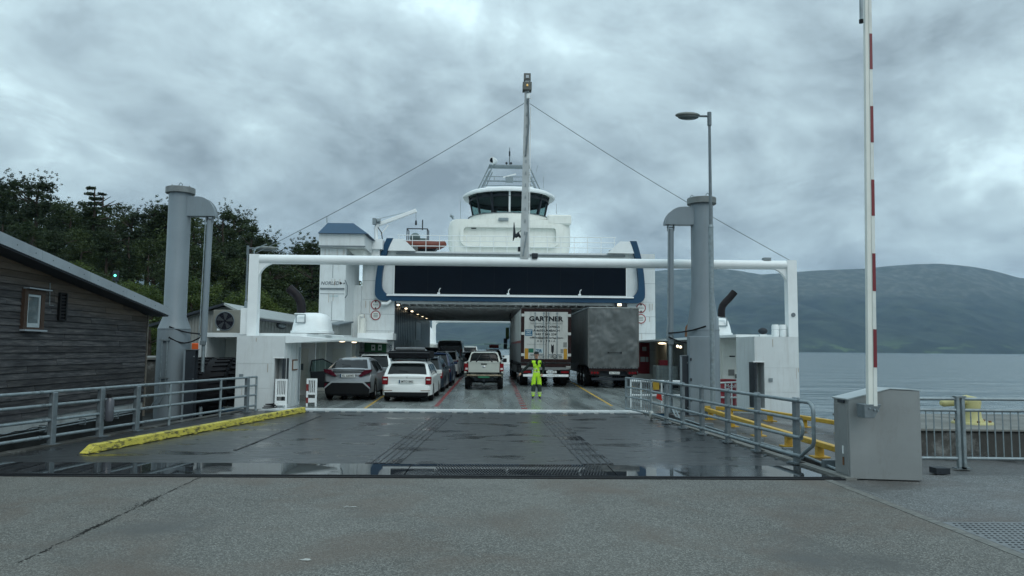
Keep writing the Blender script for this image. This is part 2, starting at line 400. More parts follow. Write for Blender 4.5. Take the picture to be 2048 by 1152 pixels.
MB().add(vs, fs).build('mountains', mountmat(), smooth=60, kind='structure')

# tiny far houses along the other shore
HW = mat('far_house_white', (.8, .82, .8), .7); HR = mat('far_house_roof', (.12, .1, .1), .7); HRD = mat('far_house_red', (.35, .08, .05), .7)
for k, (px, py, Y, lab, mm) in enumerate([
    (1838, 701, 4500, 'tiny white house on the far shore just right of the barrier boom, larger of two', HW),
    (1861, 699, 4560, 'tiny pale house on the far shore beside the larger white one', HW),
    (1992, 699, 4520, 'tiny white farmhouse low on the far shore near the right edge', HW),
    (1868, 644, 5400, 'left one of two tiny white houses halfway up the far mountainside', HW),
    (1914, 648, 5330, 'right one of two tiny white houses halfway up the far mountainside', HW),
    (1628, 698, 4500, 'tiny pale house on the far shore right of the gantry post', HW),
    (1985, 701, 4450, 'tiny red barn by the water of the far shore', HRD)]):
    p = P(px, py, Y); z0 = p.z
    t = thing('far_house', lab, 'house', (p.x, p.y - 60, z0), rz=.3 * k, group='houses across the fjord')
    B(-9, 9, -6, 6, -9, 5).build('wall', mm, t, world=False)
    MB().prism([(-7, 5), (7, 5), (0, 9.5)], -9.6, 9.6, 'YZ').build('roof', HR, t, world=False)

# ground slabs, butt jointed
mb = MB().box(-75, 4.93, -35, 11.2, -4, 0); mb.build('asphalt_road', ASPH, kind='structure')
MB().box(5.05, 45, -35, 11.72, -4, -.004).build('asphalt_forecourt', ASPH2, kind='structure')
MB().box(4.93, 5.05, -35, 11.2, -4, .006).build('kerb_strip', mat('gutter_concrete', (.14, .142, .13), .6, var=.3, vs=9, dirt=(.05, .05, .05), damt=.8, ds=8), kind='structure')
# walkway right of the ramp and quay
mb = MB().prism([(5.72, 11.72), (9.6, 11.72), (9.0, 22.9), (5.35, 22.9)], -4, -.02, 'XY')
mb.build('right_walkway', wet('wet_walkway_asphalt', (.052, .055, .057), .42, .2, .7, .5, .65, bump=.5, speck=(70, (.13, .135, .13))), kind='structure')
MB().box(9.62, 45, 11.72, 13.6, -4, -.015).build('quay_apron', CONCD, kind='structure')
MB().prism([(7.4, 14.2), (45, 13.4), (45, 17.5), (8.0, 17.5)], -4, .42, 'XY').build('concrete_quay_block', [CONCD], bevel=.03, label='raised concrete quay block carrying the yellow bollard beyond the fence', cat='quay', kind='structure')
MB().prism([(7.35, 14.15), (45, 13.35), (45, 17.55), (7.95, 17.55)], .42, .47, 'XY').build('quay_coping', CONC, bevel=.01, kind='structure')
# left yard under the wooden house
MB().box(-75, -8.95, 11.2, 34, -4, -.38).build('left_yard', STONE, kind='structure')
MB().prism([(-8.9, 11.2), (-8.66, 11.2), (-7.35, 22.6), (-7.6, 22.6)], -4, .02, 'XY').build('left_edge_kerb', CONCD, kind='structure')
MB().prism([(5.26, 11.2), (5.42, 11.2), (4.66, 22.6), (4.5, 22.6)], -.5, .035, 'XY').build('right_edge_kerb', CONC, kind='structure')

# ---------------------------------------------------------------- linkspan ramp
TRACKM = wet('dull_track_steel', (.022, .024, .026), .42, .3, 1.5, .5, .65, bump=.3, bs=50)
ramp = thing('ramp', 'wet dark steel link ramp from the quay to the ferry', 'ramp', (0, 17, 0)); ramp['kind'] = 'structure'; del ramp['category']
def xl(Y): return -8.64 + (Y - 11.3) * (1.3 / 11.3)
def xr(Y): return 5.24 - (Y - 11.3) * (.76 / 11.3)
def quad(mb, x0, x1, x2, x3, y0, y1, z0, z1):
    return mb.prism([(x0, y0), (x1, y0), (x2, y1), (x3, y1)], z0, z1, 'XY')
q = MB(); quad(q, xl(12.62), xr(12.62), xr(22.9), xl(22.9), 12.62, 22.9, -.45, -.008); q.build('ramp_deck', RAMPM, ramp)
# hinge plates, three lengths side by side
edges = [xl(12), -5.9, -1.32, 1.9, xr(12)]
for a, b in zip(edges, edges[1:]):
    B(a + .008, b - .008, 11.46, 12.585, -.06, 0).build('hinge_plate', RAMPP, ramp)
MB().box(xl(12) + .0, xr(12), 12.587, 12.618, -.1, -.03).build('joint_gap', BLACK, ramp)
for y in (11.22, 11.34):
    B(-20 if y < 11.3 else xl(12), xr(12) + .1, y, y + .07, -.05, .012 if y < 11.3 else .016).build('rubber_seal', BLACK, ramp)
B(-20, 5.4, 11.295, 11.335, -.06, -.02).build('hinge_gap', GALVD, ramp)
# ribbed tread strips that converge towards the ferry
for (pa, pb, wd) in (((752, 940), (884, 831), .50), ((1196, 928), (1092, 831), .46), ((470, 900), (640, 832), .16)):
    a = G(*pa); b = G(*pb); a.y = max(a.y, 12.64); d = (b - a).normalized(); n = Vector((-d.y, d.x, 0))
    mb = MB()
    for k in range(5 if wd > .3 else 2):
        o_ = (k - (2 if wd > .3 else .5)) * wd / 4.2
        p0 = a + n * (o_ - wd * .09); p1 = a + n * (o_ + wd * .09); p2 = b + n * (o_ + wd * .09); p3 = b + n * (o_ - wd * .09)
        mb.add([(p0.x, p0.y, -.004), (p1.x, p1.y, -.004), (p2.x, p2.y, -.004), (p3.x, p3.y, -.004), (p0.x, p0.y, .006), (p1.x, p1.y, .006), (p2.x, p2.y, .006), (p3.x, p3.y, .006)],
               [(0, 1, 2, 3), (4, 5, 6, 7), (0, 1, 5, 4), (1, 2, 6, 5), (2, 3, 7, 6), (3, 0, 4, 7)])
    mb.build('tread_strip', TREAD, ramp)
    if wd > .3:
        p0 = a + n * wd * .58; p1 = a - n * wd * .58; p2 = b - n * wd * .58; p3 = b + n * wd * .58
        MB().add([(*q_.xy, z_) for z_ in (-.007, -.0045) for q_ in (p0, p1, p2, p3)], [(0, 1, 2, 3), (4, 5, 6, 7), (0, 1, 5, 4), (1, 2, 6, 5), (2, 3, 7, 6), (3, 0, 4, 7)]).build('wheel_track_plate', TRACKM, ramp)
# anti slip nubs on the middle hinge plate
mb = MB()
for i in range(58):
    for j in range(9):
        x = -.9 + i * .046 + (j % 2) * .02; y = 11.56 + j * .11
        mb.box(x, x + .018, y, y + .05, 0.001, .009)
mb.build('anti_slip_studs', TREAD, ramp, kind='stuff')
# light landing flap at the ferry end
q = MB(); quad(q, -6.95, 4.55, 4.5, -6.9, 22.62, 23.02, -.005, .035); q.build('landing_flap', mat('pale_landing_flap', (.50, .54, .54), .3, var=.15, vs=6, dirt=(.15, .15, .14), damt=.5, ds=4), ramp)
for k in range(24):
    x = -6.7 + k * .47
    B(x, x + .32, 22.44, 22.60, -.006, .022).build('flap_finger', GALVD, ramp)
# edge strip with bolts on the right
for k in range(22):
    y = 12.9 + k * .45; x = xr(y) - .08
    MB().lathe([(0, .02), (.028, .02), (.028, -.005)], (x, y, 0), 8).build('bolt', GALVD, ramp)

# yellow kerb beam on the left of the ramp
a = G(176, 908); b = G(612, 824)
d = (b - a).normalized(); n = Vector((-d.y, d.x, 0)); n = n if n.x < 0 else -n
kb = thing('kerb_beam', 'long worn yellow steel kerb beam lying along the left side of the wet ramp', 'kerb', (a + b) / 2)
hh = .14; ww = .19; ln = (b - a).length
def kp(s, t, z): p = a + d * s + n * t; return (p.x, p.y, z)
MB().add([kp(0, 0, .0), kp(0, ww, 0), kp(ln, ww, 0), kp(ln, 0, 0), kp(.22, .02, hh), kp(.22, ww - .02, hh), kp(ln, ww - .02, hh), kp(ln, .02, hh)],
         [(3, 2, 1, 0), (4, 5, 6, 7), (0, 1, 5, 4), (1, 2, 6, 5), (2, 3, 7, 6), (3, 0, 4, 7)]).build('beam', YEL, kb, bevel=.012)
for k in range(15):
    s_ = .15 + k * (ln - .4) / 14
    mb = MB(); p0 = kp(s_, -.07, .0); p1 = kp(s_ + .12, .0, .012)
    mb.add([kp(s_, -.05, 0), kp(s_ + .07, -.05, 0), kp(s_ + .07, -.01, 0), kp(s_, -.01, 0), kp(s_, -.05, .008), kp(s_ + .07, -.05, .008), kp(s_ + .07, -.01, .008), kp(s_, -.01, .008)],
           [(3, 2, 1, 0), (4, 5, 6, 7), (0, 1, 5, 4), (1, 2, 6, 5), (2, 3, 7, 6), (3, 0, 4, 7)])
    mb.build('anchor_tab', YEL, kb)

# asphalt crack, joint and paint scraps
mb = MB(); rnd = random.Random(3)
A0 = G(404, 953); A1 = G(40, 1125); nseg = 90; dd = (A1 - A0); nn_ = Vector((-dd.y, dd.x, 0)).normalized()
for i in range(nseg):
    t0 = i / nseg; wob = .035 * noise.noise(Vector((i * .25, 1, 0)))
    wdt = .003 + .016 * max(0, noise.noise(Vector((i * .13, 7, 0))) + .25)
    if rnd.random() < .33: continue
    p = A0 + dd * t0 + nn_ * wob; q_ = A0 + dd * (t0 + 1.1 / nseg) + nn_ * (.035 * noise.noise(Vector(((i + 1) * .25, 1, 0))))
    w1 = nn_ * wdt * rnd.uniform(.6, 1.3); w2 = nn_ * wdt * rnd.uniform(.6, 1.3)
    mb.add([(*(p - w1).xy, .004), (*(p + w1).xy, .004), (*(q_ + w2).xy, .004), (*(q_ - w2).xy, .004)], [(0, 1, 2, 3)])
for i in range(520):
    t0 = rnd.choice((rnd.gauss(.42, .05), rnd.gauss(.7, .05), rnd.random())); sp_ = rnd.gauss(0, .045 if abs(t0 - .42) < .12 else .02)
    p = A0 + dd * max(0, min(1, t0)) + nn_ * sp_; r_ = rnd.uniform(.004, .013)
    mb.add([(p.x + r_ * cos(a_ + i), p.y + r_ * sin(a_ + i), .0045) for a_ in (0, 1.7, 3.1, 4.6)], [(0, 1, 2, 3)])
mb.build('asphalt_crack', mat('open_crack', (.032, .032, .03), .9), kind='stuff')
mb = MB()
for (px, py, sx) in ((700, 1014, .10), (611, 1120, .09), (432, 1012, .02), (1185, 1010, .03)):
    c = G(px, py)
    for kk in range(4):
        r_ = sx * rnd.uniform(.25, .6); cx_ = c.x + rnd.uniform(-.5, .5) * sx; cy_ = c.y + rnd.uniform(-.3, .3) * sx
        mb.add([(cx_ + r_ * cos(a_) * rnd.uniform(.5, 1.2), cy_ + .5 * r_ * sin(a_) * rnd.uniform(.5, 1.2), .005 + kk * .0005) for a_ in [j * 1.05 for j in range(6)]], [tuple(range(6))])
mb.build('paint_scraps', mat('old_paint_scrap', (.38, .39, .37), .6, var=.3, vs=30), kind='stuff')

# perforated steel plate bottom right
pl = thing('perforated_plate', 'galvanised perforated steel plate let into the asphalt at the lower right', 'drain cover', (5.9, 7.6, 0))
B(5.06, 7.6, 6.1, 8.5, -.02, .004).build('plate', mat('plate_steel', (.13, .14, .145), .4, metal=.2, var=.25, vs=6), pl)
mb = MB()
for i in range(40):
    for j in range(26):
        x = 5.12 + i * .062 + (j % 2) * .031; y = 6.16 + j * .09
        mb.lathe([(0, .0062), (.017, .0062), (.019, .004)], (x, y, 0), 6)
mb.build('drain_holes', BLACK, pl, kind='stuff')

# ---------------------------------------------------------------- left terrain and forest
def landh(X, Y):
    t = max(0, min(1, (-11.5 - X) / 26)) * max(0, min(1, (Y - 33) / 60))
    t = t * t * (3 - 2 * t)
    return -.6 + 8.5 * t + .8 * noise.noise(Vector((X * .07, Y * .07, 0))) * min(1, max(0, (-11 - X) / 6))
vs = []; fs = []; nx_, ny_ = 50, 50
for i in range(nx_ + 1):
    for j in range(ny_ + 1):
        Y = 34 + (j / ny_) ** 1.3 * 190; xe = -11.2 - (Y - 34) * .14
        X = xe - (i / nx_) ** 1.5 * (190 + 0 * Y)
        vs.append((X, Y, landh(X, Y) if i else -3))
for i in range(nx_):
    for j in range(ny_): a_ = i * (ny_ + 1) + j; fs.append((a_, a_ + ny_ + 1, a_ + ny_ + 2, a_ + 1))
MB().add(vs, fs).build('wooded_hillside', mat('forest_floor', (.035, .055, .02), .95, var=.5, vs=.6, dirt=(.06, .055, .035), damt=.6, ds=.5), smooth=60, kind='structure')

def leafmat(name, c1, c2):
    m = bpy.data.materials.new(name); m.use_nodes = True; t = m.node_tree; b = t.nodes['Principled BSDF']; l = t.links.new; nd = t.nodes.new
    b.inputs['Roughness'].default_value = .6; b.inputs['Specular IOR Level'].default_value = .25
    g = nd('ShaderNodeNewGeometry'); n = nd('ShaderNodeTexNoise'); l(g.outputs['Position'], n.inputs['Vector']); n.inputs['Scale'].default_value = .55; n.inputs['Detail'].default_value = 3
    oi = nd('ShaderNodeObjectInfo'); ad = nd('ShaderNodeMath'); ad.operation = 'MULTIPLY_ADD'; l(oi.outputs['Random'], ad.inputs[0]); ad.inputs[1].default_value = .35; l(n.outputs[0], ad.inputs[2])
    a2 = nd('ShaderNodeMath'); a2.operation = 'MULTIPLY_ADD'; l(g.outputs['Random Per Island'], a2.inputs[0]); a2.inputs[1].default_value = .35; l(ad.outputs[0], a2.inputs[2])
    mr = nd('ShaderNodeMapRange'); l(a2.outputs[0], mr.inputs[0]); mr.inputs[1].default_value = .45; mr.inputs[2].default_value = 1.1
    mx = nd('ShaderNodeMix'); mx.data_type = 'RGBA'; l(mr.outputs[0], mx.inputs[0]); mx.inputs[6].default_value = (*c1, 1); mx.inputs[7].default_value = (*c2, 1)
    l(mx.outputs[2], b.inputs['Base Color'])
    tr = nd('ShaderNodeBsdfTranslucent'); l(mx.outputs[2], tr.inputs[0]); ms = nd('ShaderNodeMixShader'); ms.inputs[0].default_value = .25
    l(b.outputs[0], ms.inputs[1]); l(tr.outputs[0], ms.inputs[2]); l(ms.outputs[0], t.nodes['Material Output'].inputs[0])
    return m
LPINE = leafmat('pine_needles', (.010, .020, .012), (.040, .062, .025))
LSPR = leafmat('spruce_needles', (.010, .020, .012), (.03, .05, .022))
LBUSH = leafmat('fresh_leaves', (.024, .046, .012), (.095, .135, .032))
LMID = leafmat('summer_leaves', (.015, .030, .012), (.055, .08, .026))
BARK = mat('tree_bark', (.055, .045, .038), .9, var=.4, vs=3)
def crown(kind, seed):
    r = random.Random(seed); v = []; f = []
    def clump(c, rad, n, flat=.6, sz=.2):
        for _ in range(n):
            d = Vector((r.gauss(0, 1), r.gauss(0, 1), r.gauss(0, 1) * flat)).normalized() * rad * r.random() ** .45
            d.z *= flat if flat < 1 else 1
            p = c + d; a = Vector((r.gauss(0, 1), r.gauss(0, 1), r.gauss(0, .7))).normalized(); b = a.cross(Vector((r.gauss(0, 1), r.gauss(0, 1), r.gauss(0, 1)))).normalized()
            s1 = sz * r.uniform(.5, 1.2); s2 = s1 * r.uniform(.35, .7); k = len(v)
            v.extend([p - a * s1, p + b * s2, p + a * s1, p - b * s2]); f.append((k, k + 1, k + 2, k + 3))
    if kind == 'pine':      # unit height 10
        for _ in range(64):
            z = r.uniform(2.6, 9.3); rr = max(.35, 2.5 * (1 - max(0, (z - 4.8)) / 5.2) ** .75) * r.uniform(.3, 1.05)
            t = r.uniform(0, 2 * pi); c_ = Vector((rr * cos(t), rr * sin(t), z)); clump(c_, r.uniform(.35, .8), 78, .6, .125)
            for q_ in range(3):
                d_ = Vector((cos(t) * .3 * q_, sin(t) * .3 * q_, .38 * q_ + .3)); clump(c_ + d_, .20 - .04 * q_, 12, 1.4, .075)
        for k_ in range(6): clump(Vector((0, 0, 8.6 + .24 * k_)), .42 - .06 * k_, 30, .9, .08)
    elif kind == 'spruce':
        z = 1.
        while z < 9.9:
            rad = 2.0 * (1 - z / 10.1) + .12; nb = max(3, int(9 * rad / 2) + 2)
            for k in range(nb):
                t = r.uniform(0, 2 * pi)
                for q_ in (.35, .7, 1.0): clump(Vector((rad * q_ * cos(t), rad * q_ * sin(t), z - .35 * q_ * rad)), .28 + .1 * rad, 16, .5, .14)
            z += r.uniform(.3, .5)
    else:
        for _ in range(74):
            t = r.uniform(0, 2 * pi); ph = r.uniform(-.9, 1); rr = sqrt(max(0, 1 - ph * ph)) * r.uniform(.5, 1)
            clump(Vector((3.0 * rr * cos(t), 3.0 * rr * sin(t), 5.4 + 3.9 * ph * r.uniform(.7, 1))), r.uniform(.4, .95), 95, .85, .13)
    return v, f
def trunkmb(kind, seed):
    r = random.Random(seed); mb = MB(); pts = [(0, 0, -1.5)]; x = y = 0
    H = {'pine': 9, 'spruce': 9.6}.get(kind, 7.5)
    for k in range(1, 8): x += r.uniform(-.12, .12); y += r.uniform(-.12, .12); pts.append((x, y, H * k / 7))
    mb.tube(pts, [.26 - .03 * k for k in range(8)], 7)
    for _ in range(9 if kind != 'spruce' else 4):
        k = r.randint(2, 6); p = Vector(pts[k]); t = r.uniform(0, 2 * pi); ln_ = r.uniform(1, 2.2)
        mb.tube([p, p + Vector((ln_ * .5 * cos(t), ln_ * .5 * sin(t), .35)), p + Vector((ln_ * cos(t), ln_ * sin(t), .8))], [.07, .05, .02], 5)
    return mb
proto = {}
for kind, lm, nvv in (('pine', LPINE, 3), ('spruce', LSPR, 2), ('leafy', LMID, 2), ('bush', LBUSH, 2)):
    for s_ in range(nvv):
        v, f = crown('pine' if kind == 'pine' else ('spruce' if kind == 'spruce' else 'leafy'), 10 * len(proto) + 3)
        me = bpy.data.meshes.new(kind + '_crown'); me.from_pydata([tuple(a_) for a_ in v], [], f); me.materials.append(lm)
        tb = trunkmb(kind, s_ + 5); mt_ = bpy.data.meshes.new(kind + '_trunk'); mt_.from_pydata(tb.v, [], tb.f); mt_.materials.append(BARK)
        proto[kind, s_] = (me, mt_)
def tree(kind, var, px, py, Y, lab, group, wide=1.):
    X = P(px, 690, Y).x; top = P(px, py, Y).z; z0 = landh(X, Y); hgt = top - z0
    t = thing({'pine': 'pine_tree', 'spruce': 'spruce_tree', 'leafy': 'leafy_tree', 'bush': 'leafy_bush'}[kind], lab, {'bush': 'bush'}.get(kind, 'tree'), (X, Y, z0), rz=px * 1.7, group=group)
    c_, tr_ = proto[kind, var]; sc_ = hgt / 9.9
    for nm, me in (('crown', c_), ('trunk', tr_)):
        o = bpy.data.objects.new(nm, me); col.objects.link(o); o.parent = t; o.scale = (sc_ * wide, sc_ * wide, sc_)
    return t
ORD = ['first', 'second', 'third', 'fourth', 'fifth', 'sixth', 'seventh', 'eighth', 'ninth', 'tenth', 'eleventh', 'twelfth', 'thirteenth', 'fourteenth', 'fifteenth', 'sixteenth', 'seventeenth', 'eighteenth', 'nineteenth', 'twentieth', 'twenty-first', 'twenty-second']
rows = [
 ('ridge', [(-70, 360, 'pine'), (-20, 356, 'pine'), (28, 350, 'pine'), (62, 352, 'pine'), (100, 392, 'leafy'), (135, 385, 'leafy'), (166, 372, 'spruce'), (187, 380, 'spruce'), (222, 398, 'leafy'), (262, 415, 'pine'), (300, 408, 'pine'), (330, 400, 'pine'), (372, 412, 'leafy'), (442, 412, 'pine'), (466, 418, 'pine'), (500, 438, 'pine'), (528, 468, 'pine'), (556, 500, 'pine'), (592, 483, 'pine'), (622, 474, 'pine'), (652, 490, 'leafy'), (690, 540, 'leafy')], 84, 'skyline row of the hillside'),
 ('back', [(-40, 392, 'leafy'), (15, 385, 'leafy'), (70, 392, 'leafy'), (118, 415, 'leafy'), (160, 418, 'leafy'), (205, 422, 'leafy'), (245, 428, 'leafy'), (285, 432, 'leafy'), (320, 425, 'leafy'), (395, 430, 'leafy'), (430, 438, 'leafy'), (470, 442, 'leafy'), (510, 470, 'leafy'), (545, 505, 'leafy'), (585, 512, 'leafy'), (625, 505, 'leafy')], 94, 'hindmost row of the hillside'),
 ('middle', [(-60, 430, 'leafy'), (-5, 425, 'pine'), (45, 430, 'leafy'), (98, 455, 'pine'), (150, 450, 'leafy'), (205, 455, 'pine'), (250, 470, 'spruce'), (290, 470, 'leafy'), (340, 480, 'pine'), (400, 470, 'leafy'), (450, 490, 'pine'), (495, 500, 'leafy'), (540, 520, 'pine'), (580, 525, 'leafy'), (625, 520, 'spruce'), (660, 560, 'leafy')], 70, 'middle row of the hillside'),
 ('front', [(60, 490, 'bush'), (105, 510, 'bush'), (150, 515, 'bush'), (195, 535, 'leafy'), (225, 545, 'bush'), (262, 550, 'bush'), (300, 560, 'bush'), (335, 575, 'leafy'), (385, 545, 'bush'), (425, 560, 'bush'), (465, 565, 'leafy'), (505, 560, 'bush'), (550, 570, 'leafy'), (595, 580, 'leafy'), (640, 595, 'bush')], 56, 'lowest row of greenery')]
rt = random.Random(5)
for rn, lst, Yb, words in rows:
    for i, (px, py, kd) in enumerate(lst):
        var = rt.randint(0, 2 if kd == 'pine' else 1)
        kindword = {'pine': 'dark pine tree', 'spruce': 'narrow dark spruce', 'leafy': 'green leafy tree', 'bush': 'bright green leafy bush'}[kd]
        tree(kd, var, px, py, Yb + rt.uniform(-4, 6), '%s, %s from the left in the %s' % (kindword, ORD[i], words), 'trees on the hillside', 1.12 if kd == 'pine' else (1.0 if kd == 'spruce' else 1.12))
# ================================================================ WOODEN HOUSE
hx = -10.0
def woodmat():
    m = bpy.data.materials.new('weathered_cladding'); m.use_nodes = True; t = m.node_tree; b = t.nodes['Principled BSDF']; l = t.links.new; nd = t.nodes.new
    b.inputs['Roughness'].default_value = .75; b.inputs['Specular IOR Level'].default_value = .3
    g = nd('ShaderNodeNewGeometry'); oi = nd('ShaderNodeObjectInfo')
    off = nd('ShaderNodeVectorMath'); off.operation = 'MULTIPLY_ADD'; l(oi.outputs['Random'], off.inputs[0]); off.inputs[1].default_value = (40, 40, 40); l(g.outputs['Position'], off.inputs[2])
    def nz(sc, st, det=6, ro=.7):
        mpp = nd('ShaderNodeMapping'); l(off.outputs[0], mpp.inputs[0]); mpp.inputs['Scale'].default_value = st
        n = nd('ShaderNodeTexNoise'); l(mpp.outputs[0], n.inputs['Vector']); n.inputs['Scale'].default_value = sc; n.inputs['Detail'].default_value = det; n.inputs['Roughness'].default_value = ro; return n.outputs[0]
    rp = nd('ShaderNodeValToRGB'); l(nz(3, (1, .5, 6)), rp.inputs[0]); e = rp.color_ramp.elements
    e[0].position = .34; e[0].color = (.018, .0185, .021, 1); e[1].position = .72; e[1].color = (.115, .112, .108, 1)
    k = e.new(.5); k.color = (.045, .046, .049, 1)
    # warmer, less weathered boards high under the eave
    sp = nd('ShaderNodeSeparateXYZ'); l(g.outputs['Position'], sp.inputs[0])
    ad = nd('ShaderNodeMath'); ad.operation = 'MULTIPLY_ADD'; l(sp.outputs[1], ad.inputs[0]); ad.inputs[1].default_value = .125; l(sp.outputs[2], ad.inputs[2])
    a2 = nd('ShaderNodeMath'); a2.operation = 'MULTIPLY_ADD'; l(nz(1.3, (1, .4, 2)), a2.inputs[0]); a2.inputs[1].default_value = .7; l(ad.outputs[0], a2.inputs[2])
    mr = nd('ShaderNodeMapRange'); l(a2.outputs[0], mr.inputs[0]); mr.inputs[1].default_value = 5.3; mr.inputs[2].default_value = 5.95; mr.inputs[4].default_value = .75
    mx = nd('ShaderNodeMix'); mx.data_type = 'RGBA'; l(mr.outputs[0], mx.inputs[0]); l(rp.outputs[0], mx.inputs[6]); mx.inputs[7].default_value = (.17, .125, .082, 1)
    h = nd('ShaderNodeHueSaturation'); l(mx.outputs[2], h.inputs['Color']); r2 = nd('ShaderNodeMapRange'); l(oi.outputs['Random'], r2.inputs[0]); r2.inputs[3].default_value = .65; r2.inputs[4].default_value = 1.4; l(r2.outputs[0], h.inputs['Value'])
    l(h.outputs[0], b.inputs['Base Color'])
    bp = nd('ShaderNodeBump'); bp.inputs['Strength'].default_value = .5; bp.inputs['Distance'].default_value = .01; l(nz(14, (1, .15, 5), 3), bp.inputs['Height']); l(bp.outputs[0], b.inputs['Normal'])
    return m
WOOD = woodmat()
FASC = mat('zinc_fascia', (.30, .345, .375), .35, metal=.15, var=.08, vs=1.2, dirt=(.2, .23, .25), damt=.5, ds=1.1)
SOFF = mat('dark_soffit', (.055, .062, .07), .6, var=.12)
house = thing('wooden_house', 'weathered dark timber clad building with sloping grey metal roof edge at the left', 'building', (-10, 15, -.38))
Ye = 21.9; Y0 = 6.5
def roofz(Y): return 2.80 + (Ye + .3 - Y) * .1375        # underside of the fascia
MB().prism([(Y0, -.38), (Ye - .02, -.38), (Ye - .02, roofz(Ye) + .02), (Y0, roofz(Y0) + .02)], -17, hx - .035, 'YZ').build('wall', mat('backing_wall', (.03, .03, .03), .9), house)
B(-17.04, hx - .004, Y0, Ye + .008, -.38, .075).build('footing', STONE, house)
B(-17.05, hx - .012, Y0, Ye + .01, .078, .31).build('foundation', mat('pale_foundation', (.34, .37, .37), .6, var=.12, vs=1.5, dirt=(.12, .12, .11), damt=.8, ds=1.2), house)
zb = .31; hgt = .1425; rw = random.Random(11); k = 0
while True:
    z0 = zb + k * hgt; k += 1
    if z0 > roofz(Y0) - .05: break
    z1 = z0 + hgt - .006
    y1b = min(Ye, Ye + .3 - (z0 - 2.80 + .05) / .1375); y1t = min(Ye, Ye + .3 - (z1 - 2.80 + .05) / .1375)
    cuts = [Y0]; y = Y0 + rw.uniform(1.2, 4)
    while y < y1b - .8: cuts.append(y); y += rw.uniform(2.2, 4.2)
    cuts.append(None)
    for a_, b_ in zip(cuts, cuts[1:]):
        eb = y1b if b_ is None else b_ - .006; et = max(a_ + .02, y1t) if b_ is None else b_ - .006
        jx = rw.uniform(-.003, .004)
        # lap board: thick lower edge stands proud, recessed top
        vv = [(hx - .03, a_, z0), (hx - .03, eb, z0), (hx + .022 + jx, eb, z0), (hx + .022 + jx, a_, z0),
              (hx - .03, a_, z1), (hx - .03, et, z1), (hx + .0 + jx, et, z1), (hx + .0 + jx, a_, z1)]
        MB().add(vv, [(3, 2, 1, 0), (4, 5, 6, 7), (0, 1, 5, 4), (1, 2, 6, 5), (2, 3, 7, 6), (3, 0, 4, 7)]).build('plank', WOOD, house)
B(hx - .1, hx + .035, Ye - .01, Ye + .05, -.1, 2.78).build('corner_board', mat('corner_board_wood', (.13, .12, .1), .7, var=.3, vs=5), house)
# roof
def rp(x0, x1, dz0, dz1, ya, yb, name, m):
    return MB().prism([(ya, roofz(ya) + dz0), (yb, roofz(yb) + dz0), (yb, roofz(yb) + dz1), (ya, roofz(ya) + dz1)], x0, x1, 'YZ').build(name, m, house)
rp(-17.4, hx + .47, .012, .18, Y0 - .5, Ye + .33, 'roof', SOFF)
rp(-17.4, hx + .47, .181, .21, Y0 - .5, Ye + .34, 'roof_covering', FASC)
ys = [Y0 - .5, 9.4, 12.2, 15.9, 17.8, 19.6, 21.0, Ye + .35]
for a_, b_ in zip(ys, ys[1:]): rp(hx + .472, hx + .50, -.01, .215, a_ + .004, b_ - .004, 'fascia_panel', FASC)
rp(hx - .02, hx + .468, -.045, .01, Y0 - .5, Ye + .3, 'soffit', SOFF)
# rivets of the fascia
for j in range(14):
    y = 13.2 + j * .62
    MB().lathe([(0, .0), (.012, .002), (.012, -.004)], (hx + .503, y, roofz(y) + .10), 6, axis='X').build('fascia_screw', DARK, house)
# window
wp0 = P(38, 655, 1); 
def hw(px, py):                                   # point of the wall plane x = hx
    d = ray(px, py); t = hx / d.x; return Vector((hx, d.y * t, CAMH + d.z * t))
a_ = hw(38, 658); b_ = hw(84, 582)
WB = mat('brown_window_casing', (.06, .04, .03), .6, var=.25, vs=6, stretch=(1, 1, .3))
win = MB(); yy0, yy1, zz0, zz1 = a_.y, b_.y, a_.z, b_.z
for (p0, p1, q0, q1) in ((yy0, yy0 + .12, zz0, zz1), (yy1 - .12, yy1, zz0, zz1), (yy0 + .12, yy1 - .12, zz1 - .10, zz1), (yy0 + .12, yy1 - .12, zz0, zz0 + .04)):
    win.box(hx, hx + .085, p0, p1, q0, q1)
wo = win.build('window', WB, house)
fr = MB(); f0, f1, g0, g1 = yy0 + .125, yy1 - .125, zz0 + .045, zz1 - .105
for (p0, p1, q0, q1) in ((f0, f0 + .05, g0, g1), (f1 - .05, f1, g0, g1), (f0 + .05, f1 - .05, g1 - .05, g1), (f0 + .05, f1 - .05, g0, g0 + .09)):
    fr.box(hx + .03, hx + .062, p0, p1, q0, q1)
fr.build('window_frame', mat('pale_window_frame', (.36, .42, .44), .4), wo)
B(hx + .03, hx + .045, f0 + .05, f1 - .05, g0 + .09, g1 - .05).build('pane', mat('house_window_glass', (.10, .13, .14), .04, var=.35, vs=3), wo)
B(hx + .03, hx + .14, yy0 - .03, yy1 + .05, zz0 - .04, zz0 - .003).build('sill', FASC, wo)
B(hx + .03, hx + .16, yy0 + .02, yy1 + .12, zz1 + .003, zz1 + .03).build('drip_cap', FASC, wo)
